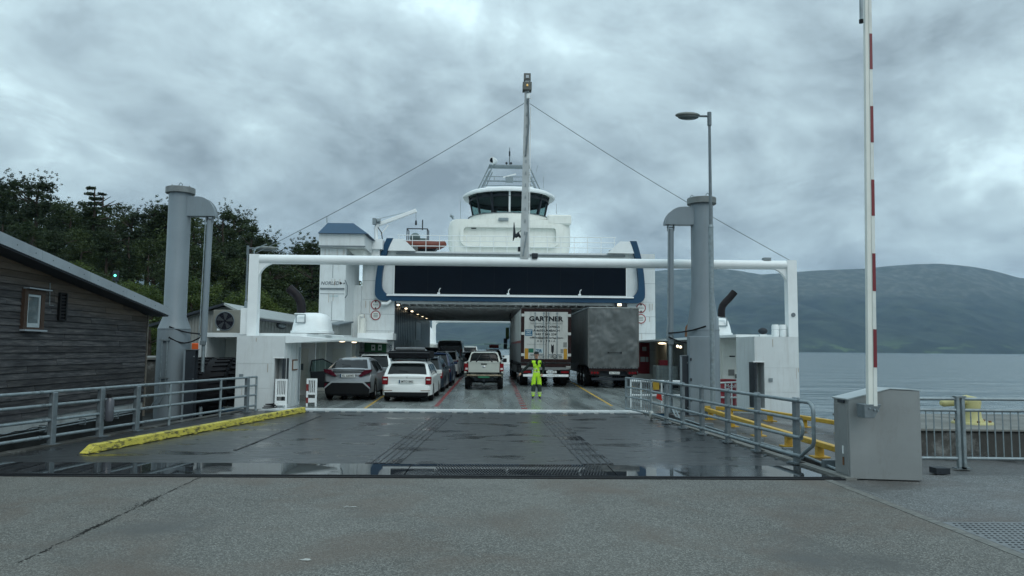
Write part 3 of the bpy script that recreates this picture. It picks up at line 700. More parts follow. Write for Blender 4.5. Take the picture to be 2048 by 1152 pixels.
# dark slotted vent and little conduit
a_ = hw(112, 640); b_ = hw(130, 587)
mb = MB(); mb.box(hx + .02, hx + .075, a_.y, a_.y + .05, a_.z, b_.z); mb.box(hx + .02, hx + .075, b_.y - .05, b_.y, a_.z, b_.z)
for j in range(9):
    z = a_.z + (b_.z - a_.z) * j / 8.4; mb.box(hx + .025, hx + .06, a_.y + .05, b_.y - .05, z, z + .035)
mb.build('wall_vent', PLASTIC, house)
B(hx + .02, hx + .03, a_.y + .04, b_.y - .04, a_.z, b_.z).build('vent_backing', mat('vent_void', (.004, .004, .008), .9), house)
c0 = hw(97, 566); c1 = hw(96, 611); c2 = hw(104, 611)
MB().tube([(hx + .035, c0.y, c0.z), (hx + .035, c1.y, c1.z), (hx + .035, c2.y, c2.z)], .008, 6).build('conduit', GALV, house)
# pipes along the foundation
pp = thing('wall_pipes', 'pair of thin pale pipes with cable clips running along the foot of the timber building', 'pipes', (hx + .1, 15, .1))
for dz in (.06, .0): MB().tube([(hx + .12, 8, .02 + dz), (hx + .12, 21.5, .05 + dz)], .016, 8).build('pipe', GALV, pp)
for j in range(8): B(hx - .012, hx + .14, 9 + j * 1.6, 9.05 + j * 1.6, -.02, .14).build('clip', GALVD, pp)
mb = MB(); pts = []
for j in range(40): pts.append((hx + .15, 14.5 + j * .06, .11 + .012 * sin(j * .6) + .012 * sin(j * .23)))
mb.tube(pts, .008, 5); mb.build('cable', BLACK, pp)

# ================================================================ RAILINGS
def railing(name, lab, group, A, Bp, posts, hs, r, pw, loop=None, ext=None):
    A = Vector(A); Bp = Vector(Bp); d = (Bp - A); root = thing(name, lab, 'railing', (A + Bp) / 2, group=group)
    for h in hs:
        MB().tube([A + Vector((0, 0, h)), Bp + Vector((0, 0, h))], r, 10).build('rail', GALV, root, smooth=40)
        for j in range(4):
            c = A + d * ((j + .6 + .1 * (h * 7 % 1)) / 4.3) + Vector((0, 0, h)); u = d.normalized()
            MB().tube([c - u * .035, c + u * .035], r * 1.22, 10).build('sleeve', GALVD, root, smooth=40)
    for (pt, z1) in posts:
        pt = Vector(pt); u = d.normalized(); n = Vector((-u.y, u.x, 0))
        m_ = Matrix((u, n, Vector((0, 0, 1)))).transposed()
        MB().obox(pt + n * 0 + Vector((0, 0, z1 / 2)), pw, pw * .8, z1, m_).build('post', GALVD, root, bevel=.012)
        MB().obox(pt + Vector((0, 0, .012)), pw * 1.8, pw * 1.9, .024, m_).build('foot_plate', GALVD, root)
    return root
# left
LA = G(0, 907); LB = G(511, 822)
ld = (LB - LA); LA2 = LA - ld * .45
lp = []
for px, py in ((92, 890), (200, 874), (286, 862)):
    q_ = G(px, py); t = (q_.y - LA.y) / ld.y; lp.append(((LA + ld * t), 1.0))
lp.append((LA - ld * .12, 1.0)); lp.append((LB - ld * .06, 1.0))
rl = railing('ramp_railing', 'grey four bar tube railing between the ramp and the timber building', 'ramp railings', LA2, LB, lp, (1.01, .76, .48, .17), .031, .13)
for px, py in ((353, 851), (453, 834)):
    q_ = G(px, py); t = (q_.y - LA.y) / ld.y; c = LA + ld * t
    MB().tube([c, c + Vector((0, 0, 1.0))], .035, 8).build('thin_post', GALV, rl, smooth=40)
MB().tube([LB + Vector((0, 0, .0)), LB + Vector((0, 0, 1.01))], .034, 8).build('end_post', GALV, rl, smooth=40)
c = LA + ld * ((G(213, 873).y - LA.y) / ld.y)
sb = thing('sensor_housing', 'small dark grey rounded housing clamped to the left railing post', 'sensor', c + Vector((.12, 0, .5)))
c = c + Vector((.12, 0, 0))
MB().lathe([(0, .80), (.05, .80), (.085, .74), (.085, .36), (.07, .32), (0, .32)], c, 14).build('housing', mat('dark_grey_housing', (.08, .085, .10), .35, coat=.4), sb, smooth=50)
MB().tube([c + Vector((-.02, 0, .80)), c + Vector((-.02, 0, .88))], .045, 10).build('cap', PLASTIC, sb)
# right
RA = G(1589, 927.6); RB = G(1304, 839); rd = RB - RA
rr_ = thing('ramp_railing', 'grey four bar tube railing with looped end on the right side of the ramp', 'railing', (RA + RB) / 2, group='ramp railings')
E = RA - rd.normalized() * .50
hs = [1.07, .76, .46, .15]; u = rd.normalized()
def V3(p, z): return (p.x, p.y, z)
def arc(c, uu, rad, a0, a1, n=6): return [(c.x + uu.x * rad * cos(a0 + (a1 - a0) * i / n), c.y + uu.y * rad * cos(a0 + (a1 - a0) * i / n), c.z + rad * sin(a0 + (a1 - a0) * i / n)) for i in range(n + 1)]
uo = -u
c1 = Vector(V3(E, hs[0] - .16)); c2 = Vector(V3(E - uo * .05, hs[3] + .30))
outer = [V3(RB, hs[0])] + [V3(RA, hs[0])] + arc(c1, uo, .16, pi / 2, 0) + [V3(E + uo * .16, .44)] + [V3(E + uo * .12, .38), V3(E - uo * .28, .16)] + [V3(RA + u * .05, hs[3])] + [V3(RB, hs[3])]
MB().tube(outer, .032, 10).build('outer_rail', GALV, rr_, smooth=50)
mid = [V3(RB, hs[1]), V3(RA - u * .12, hs[1])] + arc(Vector(V3(RA - u * .16, (hs[1] + hs[2]) / 2)), uo, .15, pi / 2, -pi / 2, 8) + [V3(RA - u * .12, hs[2]), V3(RB, hs[2])]
MB().tube(mid, .030, 10).build('inner_rail', GALV, rr_, smooth=50)
for k_, (px, py) in enumerate(((1589, 927.6), (1511, 903.5), (1451, 885), (1404, 869), (1365, 857), (1332, 847))):
    q_ = G(px, py); t = (q_.y - RA.y) / rd.y; c = RA + rd * t; n_ = Vector((-u.y, u.x, 0)); m_ = Matrix((u, n_, Vector((0, 0, 1)))).transposed()
    c = c + Vector((.045, 0, 0))
    MB().obox(c + Vector((0, 0, .56)), .12, .09, 1.12, m_).build('post', GALVD, rr_, bevel=.012)
    MB().obox(c + Vector((0, 0, .02)), .26, .2, .03, m_).build('foot_plate', GALVD, rr_)
    for h in hs: 
        s_ = c - u * .22 + Vector((-.045, 0, h)); MB().tube([s_ - u * .03, s_ + u * .03], .04, 10).build('sleeve', GALVD, rr_, smooth=50)
# swinging grated gate at the end of the right railing
gt = thing('railing_gate', 'small grey grated swing gate at the ferry end of the right railing', 'gate', G(1290, 834))
ga = RB + u * .1; gb = RB + u * 2.1 + Vector((-.15, 0, 0)); gd = (gb - ga)
for h in (1.06, .78, .5, .14): MB().tube([ga + Vector((0, 0, h)), gb + Vector((0, 0, h))], .024, 8).build('rail', GALV, gt, smooth=50)
for t in (0, 1): MB().tube([ga + gd * t + Vector((0, 0, .1)), ga + gd * t + Vector((0, 0, 1.08))], .03, 8).build('end_post', GALV, gt, smooth=50)
for j in range(1, 12): q_ = ga + gd * j / 12; MB().tube([q_ + Vector((0, 0, .14)), q_ + Vector((0, 0, 1.06))], .011, 6).build('bar', GALV, gt)
MB().lathe([(0, -.04), (.11, -.04), (.12, 0), (.11, .04), (0, .04)], ga + Vector((0, -.05, .12)), 14, axis='X').build('wheel', mat('pale_caster', (.35, .36, .34), .5), gt, smooth=50)

# ================================================================ RIGHT: BARRIER, FENCE, BOLLARD, BEAMS
bx = thing('barrier_cabinet', 'big grey sheet metal barrier cabinet with a sloping lid at the right', 'barrier cabinet', G(1765, 962))
p0 = G(1701, 959); p1 = G(1846, 963.5); p3 = G(1665, 948)
du = (p1 - p0); du.z = 0; wdt = du.length; du.normalize(); dv = (p3 - p0); dv.z = 0; dv = dv - du * dv.dot(du) * .35
STEEL = mat('brushed_cabinet_steel', (.27, .288, .288), .4, metal=.35, var=.07, vs=2, dirt=(.16, .15, .13), damt=.5, ds=2.5, dstretch=(1, 1, .4), rvar=.08)
prof = [(0, 0.01), (wdt, .01), (wdt, 1.33), (wdt * .58, 1.345), (0, 1.185)]
def bp(a, z, k): q_ = p0 + du * a + dv * k; return (q_.x, q_.y, z)
vs = [bp(a_, z_, 0) for a_, z_ in prof] + [bp(a_, z_, 1) for a_, z_ in prof]
MB().add(vs, [(0, 1, 2, 3, 4), (9, 8, 7, 6, 5)] + [(i, 5 + i, 5 + (i + 1) % 5, (i + 1) % 5) for i in range(5)]).build('body', STEEL, bx, bevel=.008)
lid = [(-.02, 1.175), (-.02, 1.195), (wdt * .58, 1.362), (wdt + .012, 1.347), (wdt + .012, 1.337), (wdt * .58, 1.350)]
vs = [bp(a_, z_, -.02) for a_, z_ in lid] + [bp(a_, z_, 1.03) for a_, z_ in lid]
MB().add(vs, [tuple(range(6)), tuple(range(11, 5, -1))] + [(i, 6 + i, 6 + (i + 1) % 6, (i + 1) % 6) for i in range(6)]).build('lid', mat('lid_steel', (.36, .41, .42), .3, metal=.3), bx)
vs = [bp(-.006, z_, k_) for k_ in (.06, .94) for z_ in (.06, 1.11)]
MB().add([bp(-.001, .06, .06), bp(-.001, 1.10, .06), bp(-.001, 1.10, .94), bp(-.001, .06, .94), bp(-.012, .06, .06), bp(-.012, 1.10, .06), bp(-.012, 1.10, .94), bp(-.012, .06, .94)],
         [(0, 1, 2, 3), (7, 6, 5, 4), (0, 4, 5, 1), (1, 5, 6, 2), (2, 6, 7, 3), (3, 7, 4, 0)]).build('side_door', STEEL, bx)
MB().add([bp(-.014, 1.125, .2), bp(-.014, 1.17, .2), bp(-.014, 1.17, .6), bp(-.014, 1.125, .6), bp(-.03, 1.125, .2), bp(-.03, 1.17, .2), bp(-.03, 1.17, .6), bp(-.03, 1.125, .6)],
         [(0, 1, 2, 3), (7, 6, 5, 4), (0, 4, 5, 1), (1, 5, 6, 2), (2, 6, 7, 3), (3, 7, 4, 0)]).build('latch', DARK, bx)
for zz_ in (.25, .42): MB().obox(Vector(bp(-.02, zz_, .35)), .01, .03, .12).build('scratch_mark', RUST if zz_ < .3 else WHITE2, bx)
# boom arm: base bracket + arm leaning slightly
bm_ = thing('barrier_boom', 'tall upright white barrier boom with dark red stripes, raised beside the grey cabinet', 'barrier boom', p0)
base = P(1743, 812, 10.98); topp = P(1732.5, -150, 11.5)
ax = (topp - base); axn = ax.normalized()
side = Vector((1, 0, 0)); side = (side - axn * side.dot(axn)).normalized(); fw = axn.cross(side)
WB_ = mat('boom_white', (.66, .68, .63), .4, var=.05, vs=3)
def boomquad(s0, s1, x0, x1, yo0, yo1, nm, m, z0w=1., z1w=1.):
    vs = []
    for s_ in (s0, s1):
        sc_ = 1.0 - .24 * s_ / ax.length
        for xx, yy in ((x0, yo0), (x1, yo0), (x1, yo1), (x0, yo1)): q_ = base + axn * s_ + side * xx * sc_ + fw * yy * sc_; vs.append(q_)
    return MB().add(vs, [(3, 2, 1, 0), (4, 5, 6, 7), (0, 1, 5, 4), (1, 2, 6, 5), (2, 3, 7, 6), (3, 0, 4, 7)]).build(nm, m, bm_)
fs_ = fw if fw.y < 0 else -fw; sg = 1 if fw.y < 0 else -1
boomquad(0, ax.length, -.066, .062, .03, -.05, 'arm', WB_)
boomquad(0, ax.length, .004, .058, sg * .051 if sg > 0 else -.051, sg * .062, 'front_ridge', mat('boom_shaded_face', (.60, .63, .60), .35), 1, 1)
for (ya, yb) in ((735, 659), (583, 508), (433, 361), (287, 214.6), (141, 70), (-5, -76)):
    def sof(py):
        lo_, hi_ = 0., ax.length
        for _ in range(40):
            m_ = (lo_ + hi_) / 2; q_ = base + axn * m_; d_ = ROT.transposed() @ (q_ - Vector((0, 0, CAMH))); yy = 576 - F * d_.y / -d_.z
            if yy > py: lo_ = m_
            else: hi_ = m_
        return lo_
    boomquad(sof(ya), sof(yb), .006, .060, sg * .063, sg * .066, 'red_stripe', mat('boom_red', (.16, .012, .02), .4) if ya == 735 else bpy.data.materials['boom_red'])
bk = MB(); bq = Vector((0, 0, 0))
c = P(1742, 822, 10.98)
bk.add([c + Vector(v_) for v_ in ((-.13, -.06, .10), (.13, -.06, .10), (.02, -.06, -.10), (-.12, -.06, -.10), (-.13, .18, .10), (.13, .18, .10), (.02, .18, -.10), (-.12, .18, -.10))],
       [(0, 1, 2, 3), (7, 6, 5, 4), (0, 4, 5, 1), (1, 5, 6, 2), (2, 6, 7, 3), (3, 7, 4, 0)])
bk.build('bracket', GALVD, bm_, bevel=.006)
for dx in (-.05, .02, .07): MB().lathe([(0, -.02), (.014, -.02), (.014, .01)], c + Vector((dx, -.062, .03 - dx * .3)), 8, axis='Y').build('bracket_bolt', GALV, bm_)
hb0 = P(1722.5, 46, 11.3); hb1 = P(1720.5, -150, 11.35)
MB().tube([hb0, hb1], .027, 8).build('hanging_rod', GALV, bm_, smooth=50)
MB().tube([hb0, hb0 + Vector((0, 0, .055))], .034, 8).build('rubber_tip', BLACK, bm_)

# fence with balusters
def fence(xa, xb, Ya, Yb, lab, nm='balustrade_fence'):
    t = thing(nm, lab, 'fence', ((xa + xb) / 2, (Ya + Yb) / 2, 0), group='galvanised quay fence panels'); n_ = int((xb - xa) / .128)
    def at(x, z): return Vector((x, Ya + (Yb - Ya) * (x - xa) / (xb - xa), z))
    for h, r_ in ((1.14, .026), (.955, .026), (.17, .026)): MB().tube([at(xa, h), at(xb, h)], r_, 8).build('rail', GALV, t, smooth=50)
    for j in range(1, n_): x = xa + (xb - xa) * j / n_; MB().tube([at(x, .17), at(x, .955)], .010, 6).build('baluster', GALV, t)
    for x in (xa, xb):
        MB().obox(at(x, .60), .055, .07, 1.16).build('post', GALV, t, bevel=.008)
        MB().obox(at(x, .012), .17, .13, .018).build('foot_plate', GALVD, t)
    return t
Yf = 12.35; x1_ = P(1922, 880, Yf).x
fence(6.9, x1_ - .045, Yf + .02, Yf, 'short grey baluster fence panel between the barrier cabinet and the double post')
fence(x1_ + .045, x1_ + 2.9, Yf, Yf - .12, 'grey baluster fence panel running off the right edge in front of the bollard')
B(x1_ - .09, x1_ + .09, Yf - .05, Yf + .05, 1.165, 1.19).build('post_cap', GALV, None, label='grey flat clamp plate bridging the two adjoining fence posts', cat='clamp')

# mooring bollard
def bollard(c, s, lab, m, rz=0):
    t = thing('mooring_bollard', lab, 'bollard', c, rz=rz, group='yellow mooring bollards')
    MB().lathe([(0, .03), (.36, .03), (.38, 0), (.38, -.01)], (0, 0, .01), 20).build('base_plate', m, t, world=False, smooth=40)
    MB().lathe([(.22, .03), (.17, .12), (.15, .3), (.17, .42), (.16, .47), (0, .50)], (0, 0, 0), 18).build('stem', m, t, world=False, smooth=50)
    MB().tube([(.10, 0, .43), (-.1, 0, .46), (-.35, 0, .435), (-.58, 0, .40), (-.63, 0, .40)], [.09, .105, .09, .075, .045], 12).build('horn', m, t, world=False, smooth=60)
    for k_ in range(6):
        a0 = k_ * pi / 3 + .3; MB().lathe([(0, .075), (.03, .075), (.03, .03)], (.3 * cos(a0), .3 * sin(a0), .0), 6).build('bolt', RUST, t, world=False)
    for o in [t] + []: o.scale = (s, s, s)
    return t
YELB = mat('pale_yellow_bollard_paint', (.44, .42, .2), .5, var=.12, vs=5, dirt=(.3, .22, .05), damt=.5, ds=5)
cb = P(1945, 850, 15.2); cb.z = .47
bollard(cb, 1.02, 'pale yellow horned mooring bollard on the concrete quay block behind the fence', YELB)

# yellow beams on the walkway
def beam(A, Bq, lab, feet):
    t = thing('wheel_guard_beam', lab, 'beam', (A + Bq) / 2, group='amber wheel guard beams')
    d = (Bq - A); n_ = Vector((-d.y, d.x, 0)).normalized()
    a3 = Vector((A.x, A.y, .22)); b3 = Vector((Bq.x, Bq.y, .22))
    MB().bar(a3, b3, .12, .10).build('beam', YEL2, t, bevel=.01)
    for f_ in feet:
        q_ = A + d * f_
        MB().obox((q_.x, q_.y, .08), .12, .12, .17).build('foot', YEL2, t)
        MB().obox((q_.x, q_.y, -.01), .3, .24, .02).build('foot_plate', YEL2, t)
    return t
beam(Vector((5.95, 12.05, 0)), Vector((6.15, 22.2, 0)), 'amber yellow raised beam along the walkway, nearer the ramp railing', (.06, .17, .32, .5, .7, .9))
beam(Vector((8.55, 15.6, 0)), Vector((7.55, 21.3, 0)), 'amber yellow raised beam along the outer edge of the right walkway', (.08, .35, .62, .9))
beam(Vector((7.5, 21.35, 0)), Vector((6.3, 22.3, 0)), 'short amber yellow beam linking the two long walkway beams at the ferry end', (.5,))
# conduits beside the railing
cp = thing('cable_conduits', 'two thin galvanised conduits running along the gap beside the right railing', 'pipes', (5.5, 15, 0))
for dx, z_ in ((.0, .10), (.10, .06)):
    MB().tube([(5.44 + dx, 11.6, z_ - .06), (5.40 + dx, 13, z_), (5.15 + dx, 17, z_), (4.98 + dx, 20.5, z_), (4.95 + dx, 20.9, z_ + .25)], .022, 8).build('conduit', GALV, cp, smooth=50)
for k_ in range(6): B(5.36 - k_ * .07, 5.62 - k_ * .07, 12.2 + k_ * 1.5, 12.28 + k_ * 1.5, .0, .15).build('clamp', GALVD, cp)
# loose block under the fence
lb = P(1877, 944, 11.9); B(lb.x - .09, lb.x + .13, 11.8, 12.0, -.004, .09).build('timber_block', DARK, None, label='small dark block lying on the apron under the baluster fence', cat='block')

# ================================================================ LIFTING TOWERS
def tower(pxb, Y, topy, sgn, lab, capy, knee0, knee1, r0=.345, r1=.49):
    c = P(pxb, 640, Y); X = c.x; zt = P(pxb, topy, Y).z; zk0 = P(pxb, knee0, Y).z; zk1 = P(pxb, knee1, Y).z
    t = thing('lifting_tower', lab, 'tower', (X, Y, 0), group='grey link ramp lifting towers')
    MB().lathe([(r1 + .02, -1.8), (r1, zk1), (r1, zk1)], (X, Y, 0), 32).build('lower_column', GREYP, t, smooth=40)
    MB().lathe([(r1 + .012, zk1 - .012), (r1 + .012, zk1 + .012), (r1, zk1 + .014), (r0, zk0), (r0, zt - .2), (r0, zt - .05)], (X, Y, 0), 32).build('upper_column', GREYP, t, smooth=25)
    MB().lathe([(0, zt - .2), (r0 + .09, zt - .2), (r0 + .105, zt - .19), (r0 + .105, zt - .01), (r0 + .09, zt), (0, zt)], (X, Y, 0), 32).build('cap_flange', mat('weathered_cap', (.17, .19, .19), .6, var=.25, vs=4), t, smooth=30)
    for k_ in range(3):
        a0 = k_ * 2.1 + .9; cx_, cy_ = X + (r0 - .05) * cos(a0), Y + (r0 - .05) * sin(a0)
        MB().tube([(cx_ - .05, cy_, zt - .01), (cx_ - .05, cy_, zt + .07), (cx_, cy_, zt + .12), (cx_ + .05, cy_, zt + .07), (cx_ + .05, cy_, zt - .01)], .012, 6).build('lifting_lug', GALVD, t)
    # quarter round bracket made of two cheek plates and a curved cover
    zb0 = zt - .93 if sgn > 0 else zt - .86; zb1 = zt - .30; L_ = .84
    pr = [(X + sgn * (r0 - .05), zb0), (X + sgn * (r0 + L_), zb0)]
    for k_ in range(1, 9):
        a0 = pi / 2 * k_ / 8; pr.append((X + sgn * (r0 + L_ - .55 + .55 * cos(a0)), zb0 + (zb1 - zb0) * sin(a0)))
    pr.append((X + sgn * (r0 - .05), zb1 + .005))
    for y_ in (Y - .17, Y + .14): MB().prism(pr, y_, y_ + .03, 'XZ').build('bracket_plate', GREYP, t)
    MB().prism([(a_ + (0 if i in (0, len(pr) - 1) else -sgn * .012), b_ - (.0 if i < 2 else .014)) for i, (a_, b_) in enumerate(pr)], Y - .139, Y + .139, 'XZ').build('bracket_cover', GREYP, t)
    cxh = X + sgn * (r0 + L_ - .20)
    zc0 = P(pxb, 684, Y).z
    lean = -.04 * 1
    MB().tube([(cxh, Y, zb0 - .12), (cxh + lean, Y, zc0)], .095, 16).build('hydraulic_cylinder', GREYP, t, smooth=50)
    MB().tube([(cxh - .10, Y - .1, zb0 - .05), (cxh - .10 + lean, Y - .1, zc0 + .55), (cxh - .13 + lean, Y - .1, zc0 + .35), (cxh - .13 + lean, Y - .1, zc0 + .05)], .018, 8).build('pressure_pipe', GALV, t, smooth=50)
    MB().tube([(cxh + lean, Y, zc0), (cxh + lean, Y, -.9)], .055, 12).build('piston_rod', CHROME if False else GALV, t, smooth=50)
    for s_ in (-1, 1): MB().obox((cxh + s_ * .09, Y, zb0 - .07), .03, .14, .24).build('clevis', GALVD, t, bevel=.01)
    MB().obox((cxh, Y, zb0 - .07), .24, .04, .04).build('pin', GALVD, t)
    MB().obox((cxh + lean, Y - .06, zc0 - .02), .16, .14, .14).build('port_block', GALVD, t, bevel=.01)
    for (za, zb_, dip) in ((.33, .30, .05), (.0, -.05, .18)):
        z0_ = zc0 + .15
        ptsh = []
        xa, xb = X + sgn * .05 * 1, cxh - .08 + lean
        for k_ in range(9):
            f_ = k_ / 8; ptsh.append((xa + (xb - xa) * f_, Y - r1 - .02 + (r1 - .08) * f_, z0_ + za * (1 - f_) + (za * .35) * f_ - dip * sin(pi * f_)))
        MB().tube(ptsh, .022, 8).build('hose', BLACK, t, smooth=60)
    for dx in (-.14, .02):
        MB().tube([(X + dx, Y - r1 - .04, zc0 + .1), (X + dx, Y - r1 - .04, .45), (X + dx - .25, Y - r1 - .04, .0)], .022, 8).build('hydraulic_pipe', GALV, t, smooth=50)
    for z_ in (zc0 + .05, .9): MB().obox((X - .06, Y - r1 - .03, z_), .30, .08, .04).build('pipe_clamp', GALVD, t)
    return X, t
tower(349.5, 24.3, 376, 1, 'left round grey steel lifting tower rising behind the timber building', 0, 632, 658)
tower(1406, 23.2, 397, -1, 'right round grey steel lifting tower beside the tall lamp post', 0, 590, 660)
def hcol(pxa, pxb_, py, Y, lab):
    a0 = P(pxa, py, Y); b0 = P(pxb_, py, Y); t = thing('guide_column', lab, 'column', ((a0.x + b0.x) / 2, Y, 0), group='dark guide columns of the link ramp')
    w_ = b0.x - a0.x; mb = MB(); mb.box(a0.x, b0.x, Y - .13, Y - .10, -1.6, a0.z); mb.box(a0.x, b0.x, Y + .10, Y + .13, -1.6, a0.z); mb.box((a0.x + b0.x) / 2 - .012, (a0.x + b0.x) / 2 + .012, Y - .1, Y + .1, -1.6, a0.z)
    mb.build('web', DARK, t); B(a0.x - .02, b0.x + .02, Y - .15, Y + .15, a0.z, a0.z + .025).build('cap_plate', GALVD, t)
    B(a0.x - .06, a0.x - .002, Y - .135, Y - .09, -1.6, a0.z + .01).build('guide_strip', GREYP, t)
    for z_ in (a0.z - .2, a0.z - .9, .2): MB().lathe([(0, -.03), (.025, -.03), (.025, 0)], (b0.x - .03, Y - .13, z_), 6, axis='Y').build('bolt', GALVD, t)
hcol(375, 394, 700, 23.9, 'dark steel guide column standing right of the left lifting tower')
hcol(1362, 1375, 712, 22.6, 'dark steel guide column standing left of the right lifting tower')
# flat steel cabinet in front of the right tower base
a0 = P(1377, 672, 22.4); b0 = P(1421, 672, 22.4)
rc = thing('control_cabinet', 'flat grey steel cabinet against the foot of the right lifting tower', 'cabinet', ((a0.x + b0.x) / 2, 22.4, 0))
B(a0.x, b0.x, 22.36, 22.60, -.02, a0.z).build('body', GREYP, rc, bevel=.012)
B(a0.x + .03, b0.x - .03, 22.345, 22.36, .08, a0.z - .06).build('door', GREYP, rc)
for z_ in (.4, 1.0, 1.6): B(a0.x + .02, a0.x + .07, 22.32, 22.345, z_, z_ + .08).build('hinge', DARK, rc)

# lamp posts
def lamp(px, topy, Y, basez, headl, lab, s=1., side=-1, rad=.05):
    c = P(px, 760, Y); X = c.x; zt = P(px, topy, Y).z
    t = thing('street_lamp', lab, 'street lamp', (X, Y, basez), group='street lamps')
    zs = P(px, 455 if s == 1. else 606, Y).z
    MB().tube([(X, Y, basez), (X, Y, zs)], rad * 1.5, 12).build('lower_pole', GALV, t, smooth=50)
    MB().lathe([(rad * 1.5, zs - .02), (rad * 1.7, zs), (rad, zs + .08)], (X, Y, 0), 12).build('pole_collar', GALV, t, smooth=50)
    MB().tube([(X, Y, zs), (X, Y, zt)], [rad, rad * .75], 10).build('upper_pole', GALVD, t, smooth=50)
    MB().tube([(X, Y, zt - .38 * s), (X, Y, zt + .02)], rad * 1.25, 10).build('spigot', GALVD, t, smooth=50)
    MB().tube([(X, Y, zt - .10 * s), (X + side * .30 * s, Y, zt - .10 * s)], .035 * s, 8).build('arm', GALVD, t, smooth=50)
    hx0 = X + side * (.28 + headl / 2) * s
    MB().sphere((hx0, Y, zt - .08 * s), 1, 20, 10, (headl / 2 * s, .19 * s, .085 * s)).build('lamp_head', mat('lamp_housing', (.15, .165, .155), .4, metal=.2), t, smooth=80)
    MB().sphere((hx0 + .02 * s, Y, zt - .135 * s), 1, 18, 8, (headl / 2 * .86 * s, .16 * s, .085 * s)).build('lamp_lens', mat('lamp_glass', (.10, .12, .12), .12), t, smooth=80)
lamp(1425.5, 226, 21.6, -.02, .74, 'tall grey lamp post with an oval head standing beside the right lifting tower')
lamp(486, 492, 33, -.5, 1.0, 'slender grey lamp post with a curved head before the wooded hillside', 1.02, 1, .045)

# ================================================================ LEFT QUAY: fenders, bollard, heat pump, shed
qp = P(397, 720, 26); 
cqz = 1.42
MB().box(-13.5, -8.62, 26.2, 30.5, -3, cqz).build('mooring_platform', CONCD, None, bevel=.03, label='dark concrete mooring platform behind the left tower with tyre fenders on its face', cat='quay', kind='structure')
MB().box(-13.6, -8.55, 26.1, 30.6, cqz, cqz + .09).build('platform_coping', CONC, None, bevel=.01, kind='structure')
cb = P(469, 718, 28.3); cb.z = cqz + .09
bollard(cb, .62, 'small bright yellow mooring bollard on the platform above the tyre fenders', YEL2)
def fender(X, Y, Z, lab):
    t = thing('tyre_fender', lab, 'tyre fender', (X, Y, Z), group='loader tyre fenders')
    R_, w_ = .98, .62
    MB().lathe([(R_ * .5, -w_ * .9), (R_ * .86, -w_), (R_ * .97, -w_ * .86), (R_, -w_ * .5), (R_ * 1.01, 0), (R_, w_ * .5), (R_ * .97, w_ * .86), (R_ * .86, w_), (R_ * .5, w_ * .9)], (0, 0, 0), 40, axis='X').build('carcass', BLACK, t, world=False, smooth=50)
    for k_ in range(30):
        a0 = 2 * pi * k_ / 30
        for s_ in (-1, 1):
            mb = MB(); m_ = Matrix.Rotation(a0 + (s_ * .05), 3, 'X')
            mb.obox(m_ @ Vector((s_ * w_ * .55, 0, R_ * 1.01)), w_ * .75, .085, .07, m_ @ Matrix.Rotation(s_ * .12, 3, 'Z')); mb.build('lug', BLACK, t, world=False)
    return t
fx = (P(400, 780, 25.3).x + P(472, 780, 25.3).x) / 2
fender(fx, 25.1, .52, 'big black lugged tyre fender hanging on the left quay face beside the dark guide column')
fender(fx + 1.12, 25.35, .50, 'black lugged tyre fender tucked behind the white bow housing')
oc = P(391, 700, 27)
ob_ = thing('lifebuoy_locker', 'bright orange locker standing behind the dark guide column on the left quay', 'locker', (oc.x, 27.5, cqz + .09))
ORG = mat('orange_locker_paint', (.60, .10, .02), .45, var=.1)
a0 = P(381, 686, 27); b0 = P(403, 718, 27)
B(a0.x, b0.x, 27.1, 27.5, cqz + .09, a0.z).build('body', ORG, ob_, bevel=.02); B(a0.x + .04, b0.x - .04, 27.08, 27.1, cqz + .12, a0.z - .05).build('door', ORG, ob_)
wp_ = P(408, 700, 27.3); MB().tube([(wp_.x, 27.3, cqz), (wp_.x, 27.3, P(408, 686, 27.3).z)], .09, 12).build('standpipe', mat('pale_blue_pipe', (.4, .5, .54), .4), None, smooth=50, label='short pale blue standpipe beside the orange locker', cat='pipe')
# heat pump
Yh = 29.5; a0 = P(425, 668, Yh); b0 = P(480, 620, Yh)
hp = thing('heat_pump', 'grey beige outdoor heat pump unit with a round dark fan', 'heat pump', ((a0.x + b0.x) / 2, Yh, a0.z))
HPM = mat('heat_pump_casing', (.17, .17, .145), .5, var=.08)
mb = MB().box(a0.x, b0.x, Yh, Yh + .42, a0.z, b0.z); mb.build('casing', HPM, hp, bevel=.015)
fc = P(450, 642, Yh); rf = (P(470, 640, Yh).x - P(430, 640, Yh).x) / 2 * .93
MB().lathe([(rf * 1.02, .0), (rf * 1.05, -.03), (rf * .97, -.035), (rf * .96, .0)], (fc.x, Yh, fc.z), 28, axis='Y').build('fan_ring', GALVD, hp, smooth=50)
MB().lathe([(0, -.004), (rf * .96, -.004)], (fc.x, Yh, fc.z), 28, axis='Y').build('fan_opening', mat('fan_void', (.006, .006, .012), .8), hp)
for k_ in range(5):
    a1_ = k_ * 2 * pi / 5; mb = MB(); pts = []
    for (rr, da) in ((.12, -.2), (.9, -.05), (.92, .55), (.15, .5)): pts.append((fc.x + rf * rr * cos(a1_ + da), Yh - .012 - (.006 if da > .1 else 0), fc.z + rf * rr * sin(a1_ + da)))
    mb.add(pts, [(0, 1, 2, 3)]); mb.build('fan_blade', mat('fan_blade_grey', (.05, .055, .06), .4) if k_ == 0 else bpy.data.materials['fan_blade_grey'], hp)
mb = MB()
for k_ in (.25, .45, .65, .85): mb.lathe([(rf * k_, -.028), (rf * k_ + .004, -.032), (rf * k_ + .008, -.028)], (fc.x, Yh, fc.z), 24, axis='Y')
mb.build('fan_guard', DARK, hp)
c_ = P(437, 659, Yh); B(c_.x - .06, c_.x + .05, Yh - .006, Yh, c_.z - .04, c_.z + .04).build('label_plate', WHITE2, hp)
